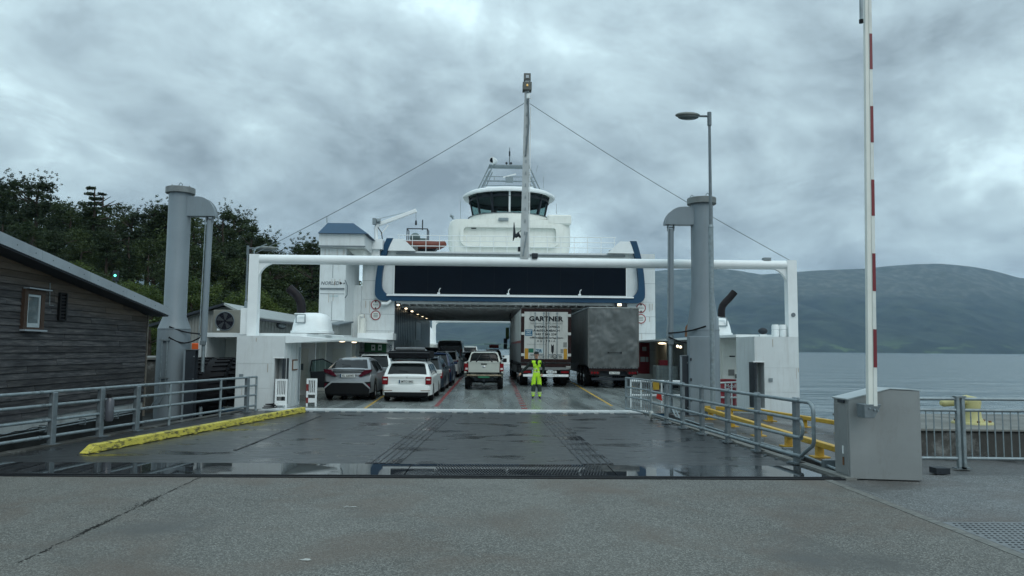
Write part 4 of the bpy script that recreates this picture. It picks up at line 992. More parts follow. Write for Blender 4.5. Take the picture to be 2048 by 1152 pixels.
# pump stand with pipe rail
st = thing('pump_stand', 'dark slatted steel stand carrying the heat pump behind the platform', 'stand', (-11, Yh, 0))
zr = a0.z - .05
MB().tube([(P(396, 671, Yh - .3).x, Yh - .3, zr + .02), (P(506, 676, Yh - .3).x, Yh - .3, zr - .02)], .04, 8).build('front_rail', GALV, st, smooth=50)
for k_ in range(13):
    x = P(436 + k_ * 3.9, 690, Yh - .1).x; B(x - .012, x + .012, Yh - .12, Yh - .09, cqz + .09, zr).build('stand_bar', DARK, st)
x0_ = P(424, 690, Yh).x; x1s = P(484, 690, Yh).x
MB().bar((x0_, Yh - .14, zr), (x0_ + .55, Yh - .14, cqz + .5), .03).build('brace', DARK, st); MB().bar((x1s, Yh - .14, zr), (x1s - .45, Yh - .14, cqz + .5), .03).build('brace', DARK, st)
B(x0_ - .1, x1s + .1, Yh - .1, Yh + .5, zr - .03, zr + .045).build('shelf', GALVD, st)
# grey shed behind
sh = thing('grey_shed', 'low grey metal clad shed with a shallow pitched roof behind the ferry bow', 'shed', (-12, 34, 0))
SHM = mat('shed_cladding', (.25, .265, .25), .6, var=.08, dirt=(.15, .15, .14), damt=.4)
SHR = mat('shed_roof_sheet', (.30, .33, .32), .35, metal=.2, var=.1)
xe, xr_, xw = -11.05, -11.75, -14.6; ze, zr_ = 3.32, 3.80
MB().prism([(xw, -1), (xe, -1), (xe, ze - .12), (xr_, zr_ - .14), (xw, ze - .45)], 33.3, 54, 'XZ').build('wall', SHM, sh)
MB().prism([(xr_, zr_ - .10), (xe + .42, ze - .2), (xe + .42, ze - .08), (xr_, zr_)], 32.9, 54.4, 'XZ').build('roof', SHR, sh)
MB().prism([(xr_ - .002, zr_ - .10), (xr_ - .002, zr_), (xw - .4, ze - .5), (xw - .4, ze - .62)], 32.9, 54.4, 'XZ').build('roof', DARK, sh)
for k_ in range(26):
    x = xw + .06 + (xe - xw - .12) * k_ / 26; zt_s = (ze - .14 + (zr_ - ze) * min(1, (xe - x) / .7)) if x > xr_ else (ze - .47 + (zr_ - ze + .3) * (x - xw) / (xr_ - xw)); B(x, x + .085, 33.27, 33.299, 1.2, zt_s - .04).build('wall_slat', SHM, sh)
for k_ in range(40): y = 33.5 + k_ * .51; B(xe + .001, xe + .02, y, y + .30, 1.2, ze - .16).build('wall_slat', SHM, sh)
B(xe + .42, xe + .50, 32.9, 54.4, ze - .24, ze - .14).build('gutter', DARK, sh)
d_ = ray(563, 651); t_ = (xe + .05) / d_.x; yl_ = d_.y * t_; zl_ = CAMH + d_.z * t_
MB().sphere((xe + .05, yl_, zl_), 1, 18, 8, (.06, .9, .2)).build('bulkhead_lamp', DARK, sh, smooth=60)
MB().sphere((xe + .08, yl_, zl_), 1, 16, 8, (.06, .65, .12)).build('lamp_grille', GALV, sh, smooth=60)
# signal light with green lens
sg_ = P(231, 553, 40); tg = thing('signal_light', 'small signal head glowing green among the trees above the roof edge', 'traffic light', (sg_.x, 40, -.5))
MB().tube([(sg_.x, 40.1, -.5), (sg_.x, 40.1, sg_.z + .3)], .05, 8).build('pole', GALVD, tg)
B(sg_.x - .14, sg_.x + .14, 39.95, 40.1, sg_.z - .25, sg_.z + .3).build('head', DARK, tg, bevel=.02)
MB().lathe([(0, -.02), (.06, -.015), (.065, 0)], (sg_.x, 39.95, sg_.z + .05), 14, axis='Y').build('green_lens', mat('green_lens', (.05, .6, .4), .3, emit=(.12, 1, .62), estr=3), tg)
# ================================================================ FERRY
fe = thing('car_ferry', 'white and blue open ended car ferry moored at the link ramp', 'ferry', (1.0, 24, 0))
CXf = 1.0
SMID = mat('stainless_inner_wall', (.075, .092, .105), .32, metal=.45, var=.12, vs=1.5, stretch=(1, 1, .1))
UNDER = mat('deckhead_grey', (.78, .80, .79), .5, var=.1)
# hull and car deck
HL = [(-6.95, 23.05), (8.6, 23.05), (9.6, 24), (10.5, 27.5), (11.0, 84), (8.6, 96), (-6.6, 96), (-9.6, 84), (-9.8, 26), (-8.2, 23.5)]
MB().prism(HL, -3.2, -.03, 'XY').build('hull', BLUE, fe)
dk = MB().prism([(-6.9, 23.04), (8.55, 23.04), (9.55, 24), (10.45, 27.5), (10.95, 84), (8.5, 95.9), (-6.5, 95.9), (-9.55, 84), (-9.75, 26), (-8.15, 23.55)], -.029, 0, 'XY').build('car_deck', DECKM, fe)
B(-6.8, 4.7, 23.12, 23.24, .002, .05).build('deck_sill', WHITE2, dk)
for (pa, pb, m_, wd, nm) in (((872, 813), (935, 742), RED, .13, 'red_lane_line'), ((712, 826), (770, 790), YEL2, .08, 'yellow_lane_line'), ((1224, 812), (1139, 762), YEL2, .09, 'yellow_lane_line'), ((1285, 782), (1262, 772), YEL2, .1, 'yellow_lane_line')):
    a_ = G(*pa); b_ = G(*pb); a_.y = max(a_.y, 23.3); d_ = (b_ - a_).normalized(); n_ = Vector((-d_.y, d_.x, 0)) * wd / 2
    MB().add([(*(a_ - n_).xy, .001), (*(a_ + n_).xy, .001), (*(b_ + n_).xy, .001), (*(b_ - n_).xy, .001), (*(a_ - n_).xy, .005), (*(a_ + n_).xy, .005), (*(b_ + n_).xy, .005), (*(b_ - n_).xy, .005)],
             [(0, 1, 2, 3), (4, 5, 6, 7), (0, 1, 5, 4), (1, 2, 6, 5), (2, 3, 7, 6), (3, 0, 4, 7)]).build(nm, m_, dk)
a_ = G(1049, 818); b_ = G(1019, 751); a_.y = max(a_.y, 23.4)
for k_ in range(26):
    t0 = k_ / 26.; p_ = a_ + (b_ - a_) * t0; 
    B(p_.x - .10, p_.x + .10, p_.y, p_.y + .42, .001, .006).build('red_dash', RED, dk)
B(G(1030, 815).x, G(1072, 815).x, 23.36, 23.42, .001, .02).build('deck_socket_row', WHITE2, dk)
for k_ in range(34):
    x = -6.2 + k_ * .42
    if k_ % 3: B(x, x + .22, 23.30, 23.34, .001, .018).build('deck_lashing_point', WHITE2, dk)
# yellow scuffed pad right
# bow housings -----------------------------------------------------
def housing(xo, xi, y0, y1, z, sgn, name):
    """xo outer x, xi inner x; white steel box with niche at its inner front corner"""
    mb = MB(); nx0, nx1 = (xi - sgn * .30, xi - sgn * .0)
    lo, hi = sorted((xo, nx0)); mb.box(lo, hi, y0, y1, -1.2, z)
    lo, hi = sorted((nx0, nx1)); mb.box(lo, hi, y0 + .55, y1, -1.2, z - .001); mb.box(lo, hi, y0, y0 + .55, 1.55, z - .001); mb.box(lo, hi, y0, y0 + .55, -1.2, .12)
    h = mb.build(name, WHITE, fe)
    lo, hi = sorted((nx0, nx1))
    B(xi - .055 if sgn > 0 else xi + .002, xi - .002 if sgn > 0 else xi + .055, y0 + .004, y0 + .549, .121, 1.549).build('niche_jamb', DARK, h)
    B(lo - .05, hi + .0, y0 - .012, y0 - .001, 1.55, 1.585).build('niche_lip', WHITE2, h)
    return h
hl = housing(-7.95, -6.47, 23.5, 25.5, 2.24, 1, 'bow_housing')
hr_ = housing(9.62, 8.22, 23.5, 25.3, 2.36, -1, 'bow_housing')
# inner face plates with notice boards
B(-6.462, -6.44, 24.4, 25.0, 1.15, 1.5).build('notice_frame', RUST, hl); B(-6.44, -6.43, 24.45, 24.95, 1.19, 1.46).build('notice', PLATE, hl)
# canopy flaps and side canopies
MB().add([(-6.46, 23.5, 2.02), (-6.46, 26.2, 2.05), (-5.2, 25.6, 2.10), (-6.46, 23.5, 2.26), (-6.46, 26.2, 2.28), (-5.15, 25.6, 2.17)],
         [(0, 1, 2), (3, 5, 4), (0, 2, 5, 3), (1, 4, 5, 2), (0, 3, 4, 1)]).build('canopy_wing', WHITE2, fe)
cl_ = MB().prism([(-9.75, 25.5), (-6.3, 25.5), (-6.15, 45.2), (-9.85, 45.2)], 2.22, 2.36, 'XY').build('side_canopy', WHITE2, fe)
B(-6.32, -6.12, 25.6, 45.2, 2.16, 2.218).build('canopy_trim', CREAM, cl_)
B(-9.9, -9.62, 25.5, 45, -1, 2.2).build('side_bulwark', WHITE, fe)
for k_, (y, x1, m_) in enumerate(((27.2, -7.55, CREAM), (30.2, -7.1, WHITE2), (33.4, -7.4, CREAM), (37.2, -7.0, WHITE2), (41, -7.5, CREAM))):
    B(-9.6, x1, y, y + .14, 0, 2.21).build('frame_web', m_, fe)
    w_ = B(x1 - .9, x1 - .25, y - .02, y - .003, .2, 1.85).build('side_door', CREAM, fe)
    B(x1 - .7, x1 - .45, y - .03, y - .021, 1.0, 1.25).build('door_sign', GALVD, w_); B(x1 - .88, x1 - .84, y - .05, y - .02, 1.0, 1.12).build('handle', DARK, w_)
for (px, py, Y) in ((640, 686, 29), (684, 683.5, 34.5), (708, 684.5, 39)):
    p_ = P(px, py, Y); l_ = MB().sphere((p_.x, Y, 2.18), 1, 12, 6, (.15, .10, .035)).build('canopy_lamp', LAMPE, fe, smooth=80)
# green panel with notices
gp0 = P(728, 707, 44.5); gp1 = P(772, 681, 44.5)
g_ = B(gp0.x, gp1.x, 44.6, 44.75, 0.05, gp1.z).build('green_door', GREEN, fe)
for px in (746, 759.5): p_ = P(px, 695, 44.5); n_ = B(p_.x - .11, p_.x + .11, 44.57, 44.598, p_.z - .17, p_.z + .16).build('notice', PLATE, g_); B(p_.x - .05, p_.x + .05, 44.56, 44.569, p_.z - .06, p_.z + .05).build('symbol', GREEN, g_)
# right side
MB().prism([(8.22, 25.3), (9.62, 25.3), (10.5, 28), (10.8, 52), (8.55, 52)], 2.37, 2.46, 'XY').build('side_canopy', WHITE2, fe)
B(10.6, 10.78, 29, 52, -1, 2.36).build('side_bulwark', WHITE, fe)
B(8.3, 10.3, 27.6, 27.75, 0, 2.36).build('frame_web', CREAM, fe)
a_ = P(1446, 700, 27.5); b_ = P(1478, 757, 27.5)
dr_ = B(a_.x, b_.x, 27.54, 27.59, .15, 2.0).build('side_door', CREAM, fe); B(a_.x + .2, a_.x + .42, 27.52, 27.539, 1.0, 1.22).build('door_sign', INKG, dr_); B(a_.x + .25, a_.x + .45, 27.52, 27.539, 1.68, 1.72).build('door_number', INK, dr_)
B(b_.x - .12, b_.x - .08, 27.48, 27.54, .9, 1.05).build('handle', DARK, dr_)
B(8.4, 10.7, 48.2, 48.4, 0, 2.36).build('frame_web', CREAM, fe)
a_ = P(1276, 700, 44.9); b_ = P(1299, 700, 44.9)
rd_ = B(a_.x, b_.x, 44.90, 44.97, .5, 2.33).build('red_door', REDD, fe)
for (x0, x1, z0, z1) in ((.25, .5, 1.85, 2.1), (.15, .42, 1.2, 1.5), (.46, .62, 1.2, 1.5)): B(a_.x + x0, a_.x + x1, 44.88, 44.899, z0, z1).build('notice', PLATE, rd_)
for k_ in range(4): B(10.2, 10.74, 44 - k_ * 4., 44.12 - k_ * 4., 0, 2.36).build('frame_web', CREAM, fe)
p_ = P(1324, 692, 46); MB().sphere((p_.x, 46, 2.32), 1, 12, 6, (.24, .15, .05)).build('canopy_lamp', LAMPE, fe, smooth=80)
for px, py in ((1355, 692.5), (1361, 694)):
    p_ = P(px, py, 30); MB().sphere((p_.x, 30, p_.z), .055, 10, 6).build('canopy_lamp', LAMPE, fe, smooth=80)
# white side door panels of the casing behind the red drum
# vent domes with exhaust pipes -----------------------------------
def dome(px0, px1, Y, zb, h, hatchx, name):
    a0 = P(px0, 660, Y).x; b0 = P(px1, 660, Y).x; cx_ = (a0 + b0) / 2; hw_ = (b0 - a0) / 2; mb = MB()
    n_ = 14; rings = []
    for (f_, z_) in ((1.06, 0), (1.06, .09), (1.0, .10), (.93, h * .5), (.84, h * .78), (.68, h * .93), (.40, h * .995), (.0, h)):
        rings.append((f_, zb + z_))
    vs = []; 
    for f_, z_ in rings:
        for k_ in range(n_ * 2):
            t = 2 * pi * k_ / (n_ * 2); c_, s_ = cos(t), sin(t); e_ = .55
            vs.append((cx_ + hw_ * f_ * math.copysign(abs(c_) ** e_, c_), Y + .75 + .72 * f_ * math.copysign(abs(s_) ** e_, s_), z_))
    fs = []
    m2 = n_ * 2
    for i in range(len(rings) - 1):
        for k_ in range(m2): j = (k_ + 1) % m2; fs.append((i * m2 + k_, i * m2 + j, (i + 1) * m2 + j, (i + 1) * m2 + k_))
    mb.add(vs, fs); d_ = mb.build(name, WHITE2, fe, smooth=35)
    c0 = P(hatchx, 650, Y); z0 = zb + h * .48; sl = .03
    for (xa, xb, za, zb_) in ((-.18, .18, 0, .03), (-.18, .18, .30, .33), (-.18, -.15, .03, .30), (.15, .18, .03, .30)): B(c0.x + xa, c0.x + xb, Y + .03, Y + .09, z0 + za, z0 + zb_).build('hatch_frame', GALV, d_)
    return cx_, zb + h
cx1, zt1 = dome(577, 654, 28, 2.42, .78, 600, 'vent_dome')
cx2, zt2 = dome(1398, 1470, 27.5, 2.46, .72, 1446, 'vent_dome')
def exhaust(px, Y, zt, pts, r, nm='exhaust_pipe'):
    c0 = P(px, 640, Y); pp_ = [(c0.x, Y, zt - .15)]
    for (qx, qy) in pts: q_ = P(qx, qy, Y); pp_.append((q_.x, Y, q_.z))
    e_ = MB().tube(pp_, r, 16).build(nm, EXH, fe, smooth=60)
    MB().lathe([(r * 1.6, zt - .06), (r * 1.6, zt - .02), (r, zt - .02)], (c0.x, Y, 0), 20).build('pipe_flange', WHITE2, e_)
exhaust(603, 28.7, zt1, ((602.5, 612), (601, 603), (597, 595), (590, 587), (578, 576)), .17)
exhaust(1443, 28.2, zt2, ((1443, 620), (1445, 612), (1451, 604), (1459, 596), (1469, 584)), .135)
c0 = P(1372, 670, 27); MB().tube([(c0.x, 27, 2.4), (P(1373, 655, 27).x, 27, P(1373, 655, 27).z), (P(1382, 644, 27).x, 27, P(1382, 644, 27).z)], .05, 8).build('vent_pipe', RUST, fe, smooth=50)
# floodlight, white canisters on right housing
c0 = P(1526, 676, 24.4); fl = MB().sphere((c0.x, 24.4, P(1526, 662, 24.4).z), 1, 16, 8, (.155, .12, .11)).build('deck_floodlight', DARK, fe, smooth=70)
B(c0.x - .11, c0.x + .11, 24.35, 24.5, 2.37, 2.45).build('floodlight_base', WHITE2, fl)
for px in (1553, 1568):
    c0 = P(px, 670, 24.5); MB().lathe([(0, 2.78), (.10, 2.78), (.12, 2.72), (.12, 2.62), (.10, 2.6), (.12, 2.58), (.12, 2.44), (.10, 2.36)], (c0.x, 24.6, 0), 14).build('signal_canister', WHITE2, fe, smooth=30)

# gantry ----------------------------------------------------------
def gantry(xL, xR, Y, zT, r, zf, nm, m=WHITE2, knee=.9):
    mb = MB(); mb.tube([(xL, Y, zT), (xR, Y, zT)], r, 20); 
    for x, s_ in ((xL, 1), (xR, -1)):
        mb.box(x - r * 1.0, x + r * 1.0, Y - r, Y + r, zf, zT + r * .98)
        q_ = [(x + s_ * r * .9, zT - r * .5)]; 
        for k_ in range(7): a0 = pi / 2 * k_ / 6; q_.append((x + s_ * (r * .9 + knee * .62 * (1 - sin(a0))), zT - r * .8 - knee * .62 * (1 - cos(a0)))) 
        mb.prism(q_ if s_ > 0 else q_[::-1], Y - .08, Y + .08, 'XZ')
    return mb.build(nm, m, fe, smooth=40)
Yg = 24.6
xL = P(508, 600, Yg).x; xR = P(1582, 600, Yg).x
zg = (P(560, 519.5, Yg).z + P(1500, 529, Yg).z) / 2
gy = gantry(xL, xR, Yg, zg, .155, 2.2, 'bow_gantry')
c0 = P(1069, 514, Yg); B(c0.x - .10, c0.x + .10, Yg - .22, Yg - .05, zg + .12, zg + .28, .02).build('gantry_floodlight', DARK, gy)
c0 = P(1533, 520, Yg); B(c0.x - .12, c0.x + .12, Yg - .1, Yg + .1, zg + .15, zg + .24).build('gantry_box', GALV, gy)
c0 = P(507, 690, 24); MB().tube([(xL - .05, Yg, zg + .1), (xL - .05, Yg, zg + .32), (xL + .35, Yg, zg + .5)], .02, 6).build('gantry_antenna', GALV, gy)
B(xL - .38, xL - .14, Yg - .1, Yg + .1, 2.3, 3.15).build('post_cabinet', WHITE2, gy)
MB().lathe([(0, -.02), (.07, -.02), (.07, .02)], (xR, Yg - .16, 3.1), 12, axis='Y').build('post_horn', GALVD, gy)
# foremast: box section with ladder, lamps
mx0 = P(1049, 515, Yg - .3).x; mxt = P(1054, 145, Yg - .3)
ym = Yg - .05; mt = mxt.z; xm0 = mx0; xm1 = P(1054.5, 145, ym).x
mb = MB(); 
def mx_(z): return xm0 + (xm1 - xm0) * (z - zg) / (mt - zg)
mb.add([(mx_(zz) + s_ * w_, ym + e_, zz) for zz, w_ in ((zg + .1, .135), (mt - 1.2, .085), (mt - .1, .075)) for s_, e_ in ((-1, -.1), (1, -.1), (1, .1), (-1, .1))],
       [(3, 2, 1, 0)] + [(r_ * 4 + i, r_ * 4 + (i + 1) % 4, r_ * 4 + 4 + (i + 1) % 4, r_ * 4 + 4 + i) for r_ in (0, 1) for i in range(4)] + [(8, 9, 10, 11)])
ms = mb.build('foremast', mat('mast_white', (.42, .46, .47), .4, var=.1, vs=2, dirt=(.3, .31, .29), damt=.5, ds=3), fe)
for k_ in range(15):
    z_ = zg + .5 + k_ * .40
    if z_ < mt - .7: B(mx_(z_) - .012, mx_(z_) + .016, ym - .13, ym - .1, z_, z_ + .10).build('rung', GALV, ms)
MB().tube([(mx_(zg) + .16, ym, zg + .15), (mx_(mt) + .12, ym, mt - 1.1)], .016, 6).build('ladder_rail', WHITE2, ms)
for k_ in range(18): z_ = zg + .4 + k_ * .32; B(mx_(z_) + .12, mx_(z_) + .165, ym - .01, ym + .01, z_, z_ + .02).build('ladder_rung', WHITE2, ms)
B(mx_(mt) - .115, mx_(mt) + .115, ym - .14, ym + .12, mt - .2, mt + .02).build('mast_head_lamp', mat('mast_lamp_box', (.12, .13, .12), .5), ms)
B(mx_(mt) - .05, mx_(mt) + .05, ym - .16, ym - .141, mt - .15, mt - .05).build('lamp_window', CHROME, ms)
zz_ = P(1054, 176, ym).z
B(mx_(zz_) - .15, mx_(zz_) + .15, ym - .2, ym + .12, zz_ - .12, zz_ + .14).build('navigation_lamp', mat('nav_lamp_box', (.10, .11, .10), .5), ms)
MB().lathe([(0, .06), (.035, .03), (.035, -.03)], (mx_(zz_), ym - .19, zz_ + .02), 10).build('lamp_glow', mat('amber_lamp', (.8, .5, .15), .3, emit=(1, .62, .2), estr=.2), ms)
zz_ = P(1056, 196, ym).z
MB().lathe([(0, .10), (.06, .08), (.06, -.08), (0, -.1)], (mx_(zz_) + .04, ym - .17, zz_), 10).build('signal_lamp', WHITE2, ms)
MB().tube([(mx_(mt) + .02, ym - .16, mt - .6), (mx_(mt) + .06, ym - .16, mt - 1.7), (mx_(mt) - .04, ym - .12, mt - 2.8)], .03, 6).build('cable_loop', GALVD, ms)
zs = P(1054, 207, ym).z
for s_, (ex, ez) in ((-1, (xL, zg + .2)), (1, (xR, zg + .16))): 
    p0_ = Vector((mx_(zs) + s_ * .1, ym, zs)); p1_ = Vector((ex, Yg, ez)); pts = [p0_.lerp(p1_, t / 10) - Vector((0, 0, .14 * sin(pi * t / 10))) for t in range(11)]
    MB().tube(pts, .011, 5).build('stay_wire', GALVD, ms)
# bridge flag lines, furled dark flag, horn
c0 = P(1035, 470, ym)
MB().tube([P(1028, 445, ym), P(1029, 470, ym), P(1026, 482, ym)], [.012, .05, .01], 8).build('furled_flag', DARK, ms)
MB().tube([P(1030, 474, ym), P(1037, 468, ym), P(1040, 474, ym), P(1046, 473, ym)], [.05, .09, .04, .02], 8).build('bracket_camera', DARK, ms)
MB().tube([P(1036, 466, ym), P(1041, 462, ym), P(1047, 455, ym)], .012, 6).build('bracket_stay', DARK, ms)
MB().tube([P(1038.5, 503, ym), P(1038.5, 494, ym)], .05, 10).build('bell', DARK, ms)
MB().bar(P(1046, 512, ym - .1), P(1054, 464, ym - .1), .05, .05).build('hinge_strut', GALV, ms)

# superstructure ----------------------------------------------------
Y1, Y2 = 45., 70.
xa, xb = -7.14, 9.06
MB().box(-7.9, -5.94, Y1, Y2, 0, 4.78).build('side_wall', WHITE, fe)
MB().box(8.04, 9.74, Y1, Y2, 0, 4.78).build('side_wall', WHITE, fe)
B(-5.938, -5.90, Y1 + .05, Y2, 1.8, 4.74).build('inner_cladding', SMID, fe)
B(-5.938, -5.86, Y1 + .05, Y2, .05, 1.78).build('inner_dado', mat('pale_dado', (.28, .31, .32), .4, metal=.2, var=.1, vs=4), fe)
for k_ in range(24): B(-5.898, -5.885, Y1 + .6 + k_ * 1., Y1 + .64 + k_, 1.85, 4.7).build('cladding_seam', DARK, fe)
B(-5.897, -5.87, 57, 60.5, 2.5, 3.9).build('bright_panel', mat('bright_panel', (.4, .44, .46), .3), fe)
MB().box(-7.9, 9.74, Y1, Y2, 4.79, 7.72).build('upper_block', WHITE, fe)
# ribs of the open deckhead
mb = MB()
for k_ in range(44): y = Y1 + .4 + k_ * .57; mb.box(-5.85, 8.0, y, y + .10, 4.58, 4.789)
mb.build('deckhead_ribs', UNDER, fe, kind='stuff')
for k_ in range(30): x = -5.6 + k_ * .46; B(x, x + .07, Y1 + .32, Y2 - .32, 4.47, 4.575).build('deckhead_pipe', UNDER, fe)
for k_ in range(13): y = Y1 + 1.5 + k_ * 1.8; B(-5.8, 7.9, y, y + .08, 4.40, 4.468).build('deckhead_hanger', UNDER, fe)
B(-5.85, 8.0, Y1 + .02, Y1 + .3, 4.55, 4.789).build('deckhead_front_beam', UNDER, fe); B(-5.85, 8.0, Y2 - .3, Y2, 4.5, 4.789).build('deckhead_rear_beam', WHITE, fe)
for k_, (px, py) in enumerate(((797, 607), (812.5, 613), (824.5, 617.5), (836, 621), (845.5, 625), (853.5, 628.5))):
    # lamps sit on the inner wall: solve depth from x = -5.7
    d_ = ray(px, py); t_ = -5.62 / d_.x; y_ = d_.y * t_
    l_ = B(-5.84, -5.5, y_ - .12, y_ + .12, 4.40, 4.54).build('passage_lamp', DARK, fe); MB().sphere((-5.62, y_ - .10, 4.42), 1, 10, 6, (.10, .08, .05)).build('lamp_bulb', LAMPE, l_)
c0 = P(1240, 610, 44.8); B(c0.x - .3, c0.x + .35, 44.6, 44.95, c0.z - .12, c0.z + .1).build('front_floodlight', DARK, fe); B(c0.x - .18, c0.x + .05, 44.56, 44.6, c0.z - .07, c0.z + .07).build('floodlight_glass', LAMPE, fe)
# front face detail: blue frame band
def pz(px, py, Y=44.8): q_ = P(px, py, Y); return (q_.x, q_.z)
zb0 = P(1020, 604, 44.8).z; zb1 = P(1020, 593, 44.8).z; zt_ = P(780, 477, 44.8).z
xo0 = P(751, 560, 44.8).x; xo1 = P(1289, 560, 44.8).x; xt0 = P(774, 480, 44.8).x; xt1 = P(1272, 486, 44.8).x
def sidepath(xb_, xt_, s_, wdt_, inner):
    pts = []
    r_ = .45
    if not inner:
        for k_ in range(6): a0 = pi / 2 * k_ / 5; pts.append((xb_ + s_ * r_ * (1 - sin(a0)), zb0 + r_ * (1 - cos(a0))))
        for k_ in range(1, 9):
            f_ = k_ / 8; pts.append((xb_ + (xt_ - xb_) * f_ ** 2.2, zb0 + r_ + (zt_ - zb0 - r_) * f_))
    else:
        r2 = .62
        for k_ in range(7): a0 = pi / 2 * k_ / 6; pts.append((xb_ + s_ * (wdt_ + r2 * (1 - sin(a0))), zb1 + r2 * (1 - cos(a0))))
        for k_ in range(1, 9):
            f_ = k_ / 8; pts.append((xb_ + s_ * (wdt_ * (1 + .05 * f_)) + (xt_ - xb_) * f_ ** 2.2, zb1 + r2 + (zt_ - zb1 - r2) * f_))
    return pts
oL = sidepath(xo0, xt0, 1, 0, False); oR = sidepath(xo1, xt1, -1, 0, False)
iL = sidepath(xo0, xt0, 1, .38, True); iR = sidepath(xo1, xt1, -1, .38, True)
mb = MB()
def strip(o_, i_, y0, y1):
    n_ = max(len(o_), len(i_))
    def rs(p, n):
        L_ = [0]; 
        for a, b in zip(p, p[1:]): L_.append(L_[-1] + sqrt((a[0] - b[0]) ** 2 + (a[1] - b[1]) ** 2))
        out_ = []
        for k in range(n):
            t = L_[-1] * k / (n - 1); j = 0
            while j < len(L_) - 2 and L_[j + 1] < t: j += 1
            f = (t - L_[j]) / max(1e-6, L_[j + 1] - L_[j]); out_.append((p[j][0] + (p[j + 1][0] - p[j][0]) * f, p[j][1] + (p[j + 1][1] - p[j][1]) * f))
        return out_
    o2 = rs(o_, 22); i2 = rs(i_, 22)
    for k in range(21):
        q_ = [o2[k], o2[k + 1], i2[k + 1], i2[k]]; mb.prism(q_, y0, y1, 'XZ')
strip(oL, iL, 44.62, 44.98); strip(oR, iR, 44.62, 44.98)
x_a, x_b = oL[0][0], oR[0][0]; xi_a, xi_b = iL[0][0], iR[0][0]
mb.prism([(x_a, zb0), (x_b, zb0), (xi_b, zb1), (xi_a, zb1)], 44.62, 44.98, 'XZ')
bf = mb.build('blue_frame', BLUE, fe)
# white cheeks behind the frame rising above the deck at both sides
for s_, xx, xt in ((1, xo0, xt0), (-1, xo1, xt1)):
    MB().prism([(xx + s_ * .3, 7.70), (xt + s_ * .25, zt_ - .03), (xt + s_ * 1.0, zt_ - .03), (xt + s_ * 1.75, 7.70)], 44.64, 44.97, 'XZ').build('frame_cheek', WHITE2, fe)
# louvre screens behind the cheeks
for s_, px0, px1 in ((1, 782, 836), (-1, 1258, 1218)):
    x0 = P(px0, 490, 45.4).x; x1 = P(px1, 490, 45.4).x; lo, hi = sorted((x0, x1))
    pr = [(lo, 7.74), (hi, 7.74), (hi if s_ < 0 else hi, 8.05 if s_ > 0 else 8.5), (lo, 8.5 if s_ > 0 else 7.95)]
    MB().prism(pr, 45.4, 45.45, 'XZ').build('louvre_screen', mat('louvre_grey%d' % s_, (.12, .125, .12), .6, var=.3, vs=8, stretch=(.2, .2, 3)), fe)
# inner white face and dark window band
zi0 = P(1020, 591, 44.8).z
wz0 = P(1020, 589.5, 44.9).z; wz1 = P(1020, 527, 44.9).z; wx0 = P(789, 560, 44.9).x; wx1 = P(1252, 560, 44.9).x
B(wx0 - .06, wx1 + .06, 44.90, 44.985, wz0 - .05, wz1 + .06).build('window_surround', WHITE2, fe)
B(wx0 + .01, wx1 - .01, 44.885, 44.899, wz0 + .01, wz1 - .01).build('window_backing', BLACK, fe)
for k_ in range(7):
    x0 = wx0 + (wx1 - wx0) * k_ / 7; x1 = wx0 + (wx1 - wx0) * (k_ + 1) / 7
    B(x0 + .010, x1 - .010, 44.86, 44.884, wz0, wz1).build('lounge_window', DGLASS, fe)
B(wx0 - .4, wx1 + .4, 44.5, 44.88, wz0 - .16, wz0 - .07).build('window_ledge', WHITE2, fe)
for px in (878, 1017, 1160):
    c0 = P(px, 588, 44.5); w_ = MB(); w_.tube([(c0.x, 44.55, wz0 - .07), (c0.x, 44.55, wz0 + .22), (c0.x + .08, 44.5, wz0 + .32)], .03, 6); w_.box(c0.x - .1, c0.x + .06, 44.5, 44.6, wz0 - .06, wz0 + .06); w_.build('window_washer', WHITE2, fe)
B(wx0 - .5, wx1 + .5, 44.70, 44.98, 7.28, 7.34).build('deck_edge_ledge', CREAM, fe)
B(-5.9, 7.9, 44.80, 44.98, 7.52, 7.60).build('deck_edge_gutter', GALVD, fe)
# plating seams on the front
for z_ in (1.9, 2.9, 3.9, 5.9, 6.8):
    for (x0, x1) in ((-7.9, xo0 - .02), (xo1 + .02, 9.74)) if z_ > 4.7 else ((-7.9, -5.94), (8.04, 9.74)):
        if x1 > x0: B(x0, x1, 44.993, 44.999, z_, z_ + .018).build('weld_seam', GALV, fe)
# round restriction signs
for (px, pys) in ((751, (609.5, 630.5)), (1282.5, (616, 637.5))):
    for k_, py in enumerate(pys):
        c0 = P(px, py, 44.9); 
        s_ = MB().lathe([(0, -.02), (.29, -.02), (.30, -.01), (.30, .0)], (c0.x, 44.98, c0.z), 28, axis='Y').build('round_sign', PLATE, fe)
        MB().lathe([(.235, -.024), (.29, -.024)], (c0.x, 44.98, c0.z), 28, axis='Y').build('sign_ring', REDD, s_)
        if k_ == 0:
            for d_ in (-1, 1): MB().prism([(c0.x - .07, c0.z + d_ * .24), (c0.x + .07, c0.z + d_ * .24), (c0.x, c0.z + d_ * .12)], 44.952, 44.956, 'XZ').build('sign_arrow', INK, s_)
            text('4,5m', .30, .10, (c0.x, 44.95, c0.z), (1, 0, 0), (0, 0, 1), INK, s_)
        else:
            for d_ in (-.09, 0, .09): B(c0.x - .13, c0.x + .13, 44.951, 44.955, c0.z + d_ - .02, c0.z + d_ + .02).build('sign_text_row', INKG, s_)
# vertical blue lettering
c0 = P(780, 698, 44.9); text('SNIS', .60, .20, (c0.x, 44.985, c0.z - .05), (0, 0, 1), (-1, 0, 0), BLUE, fe, bold=.01)
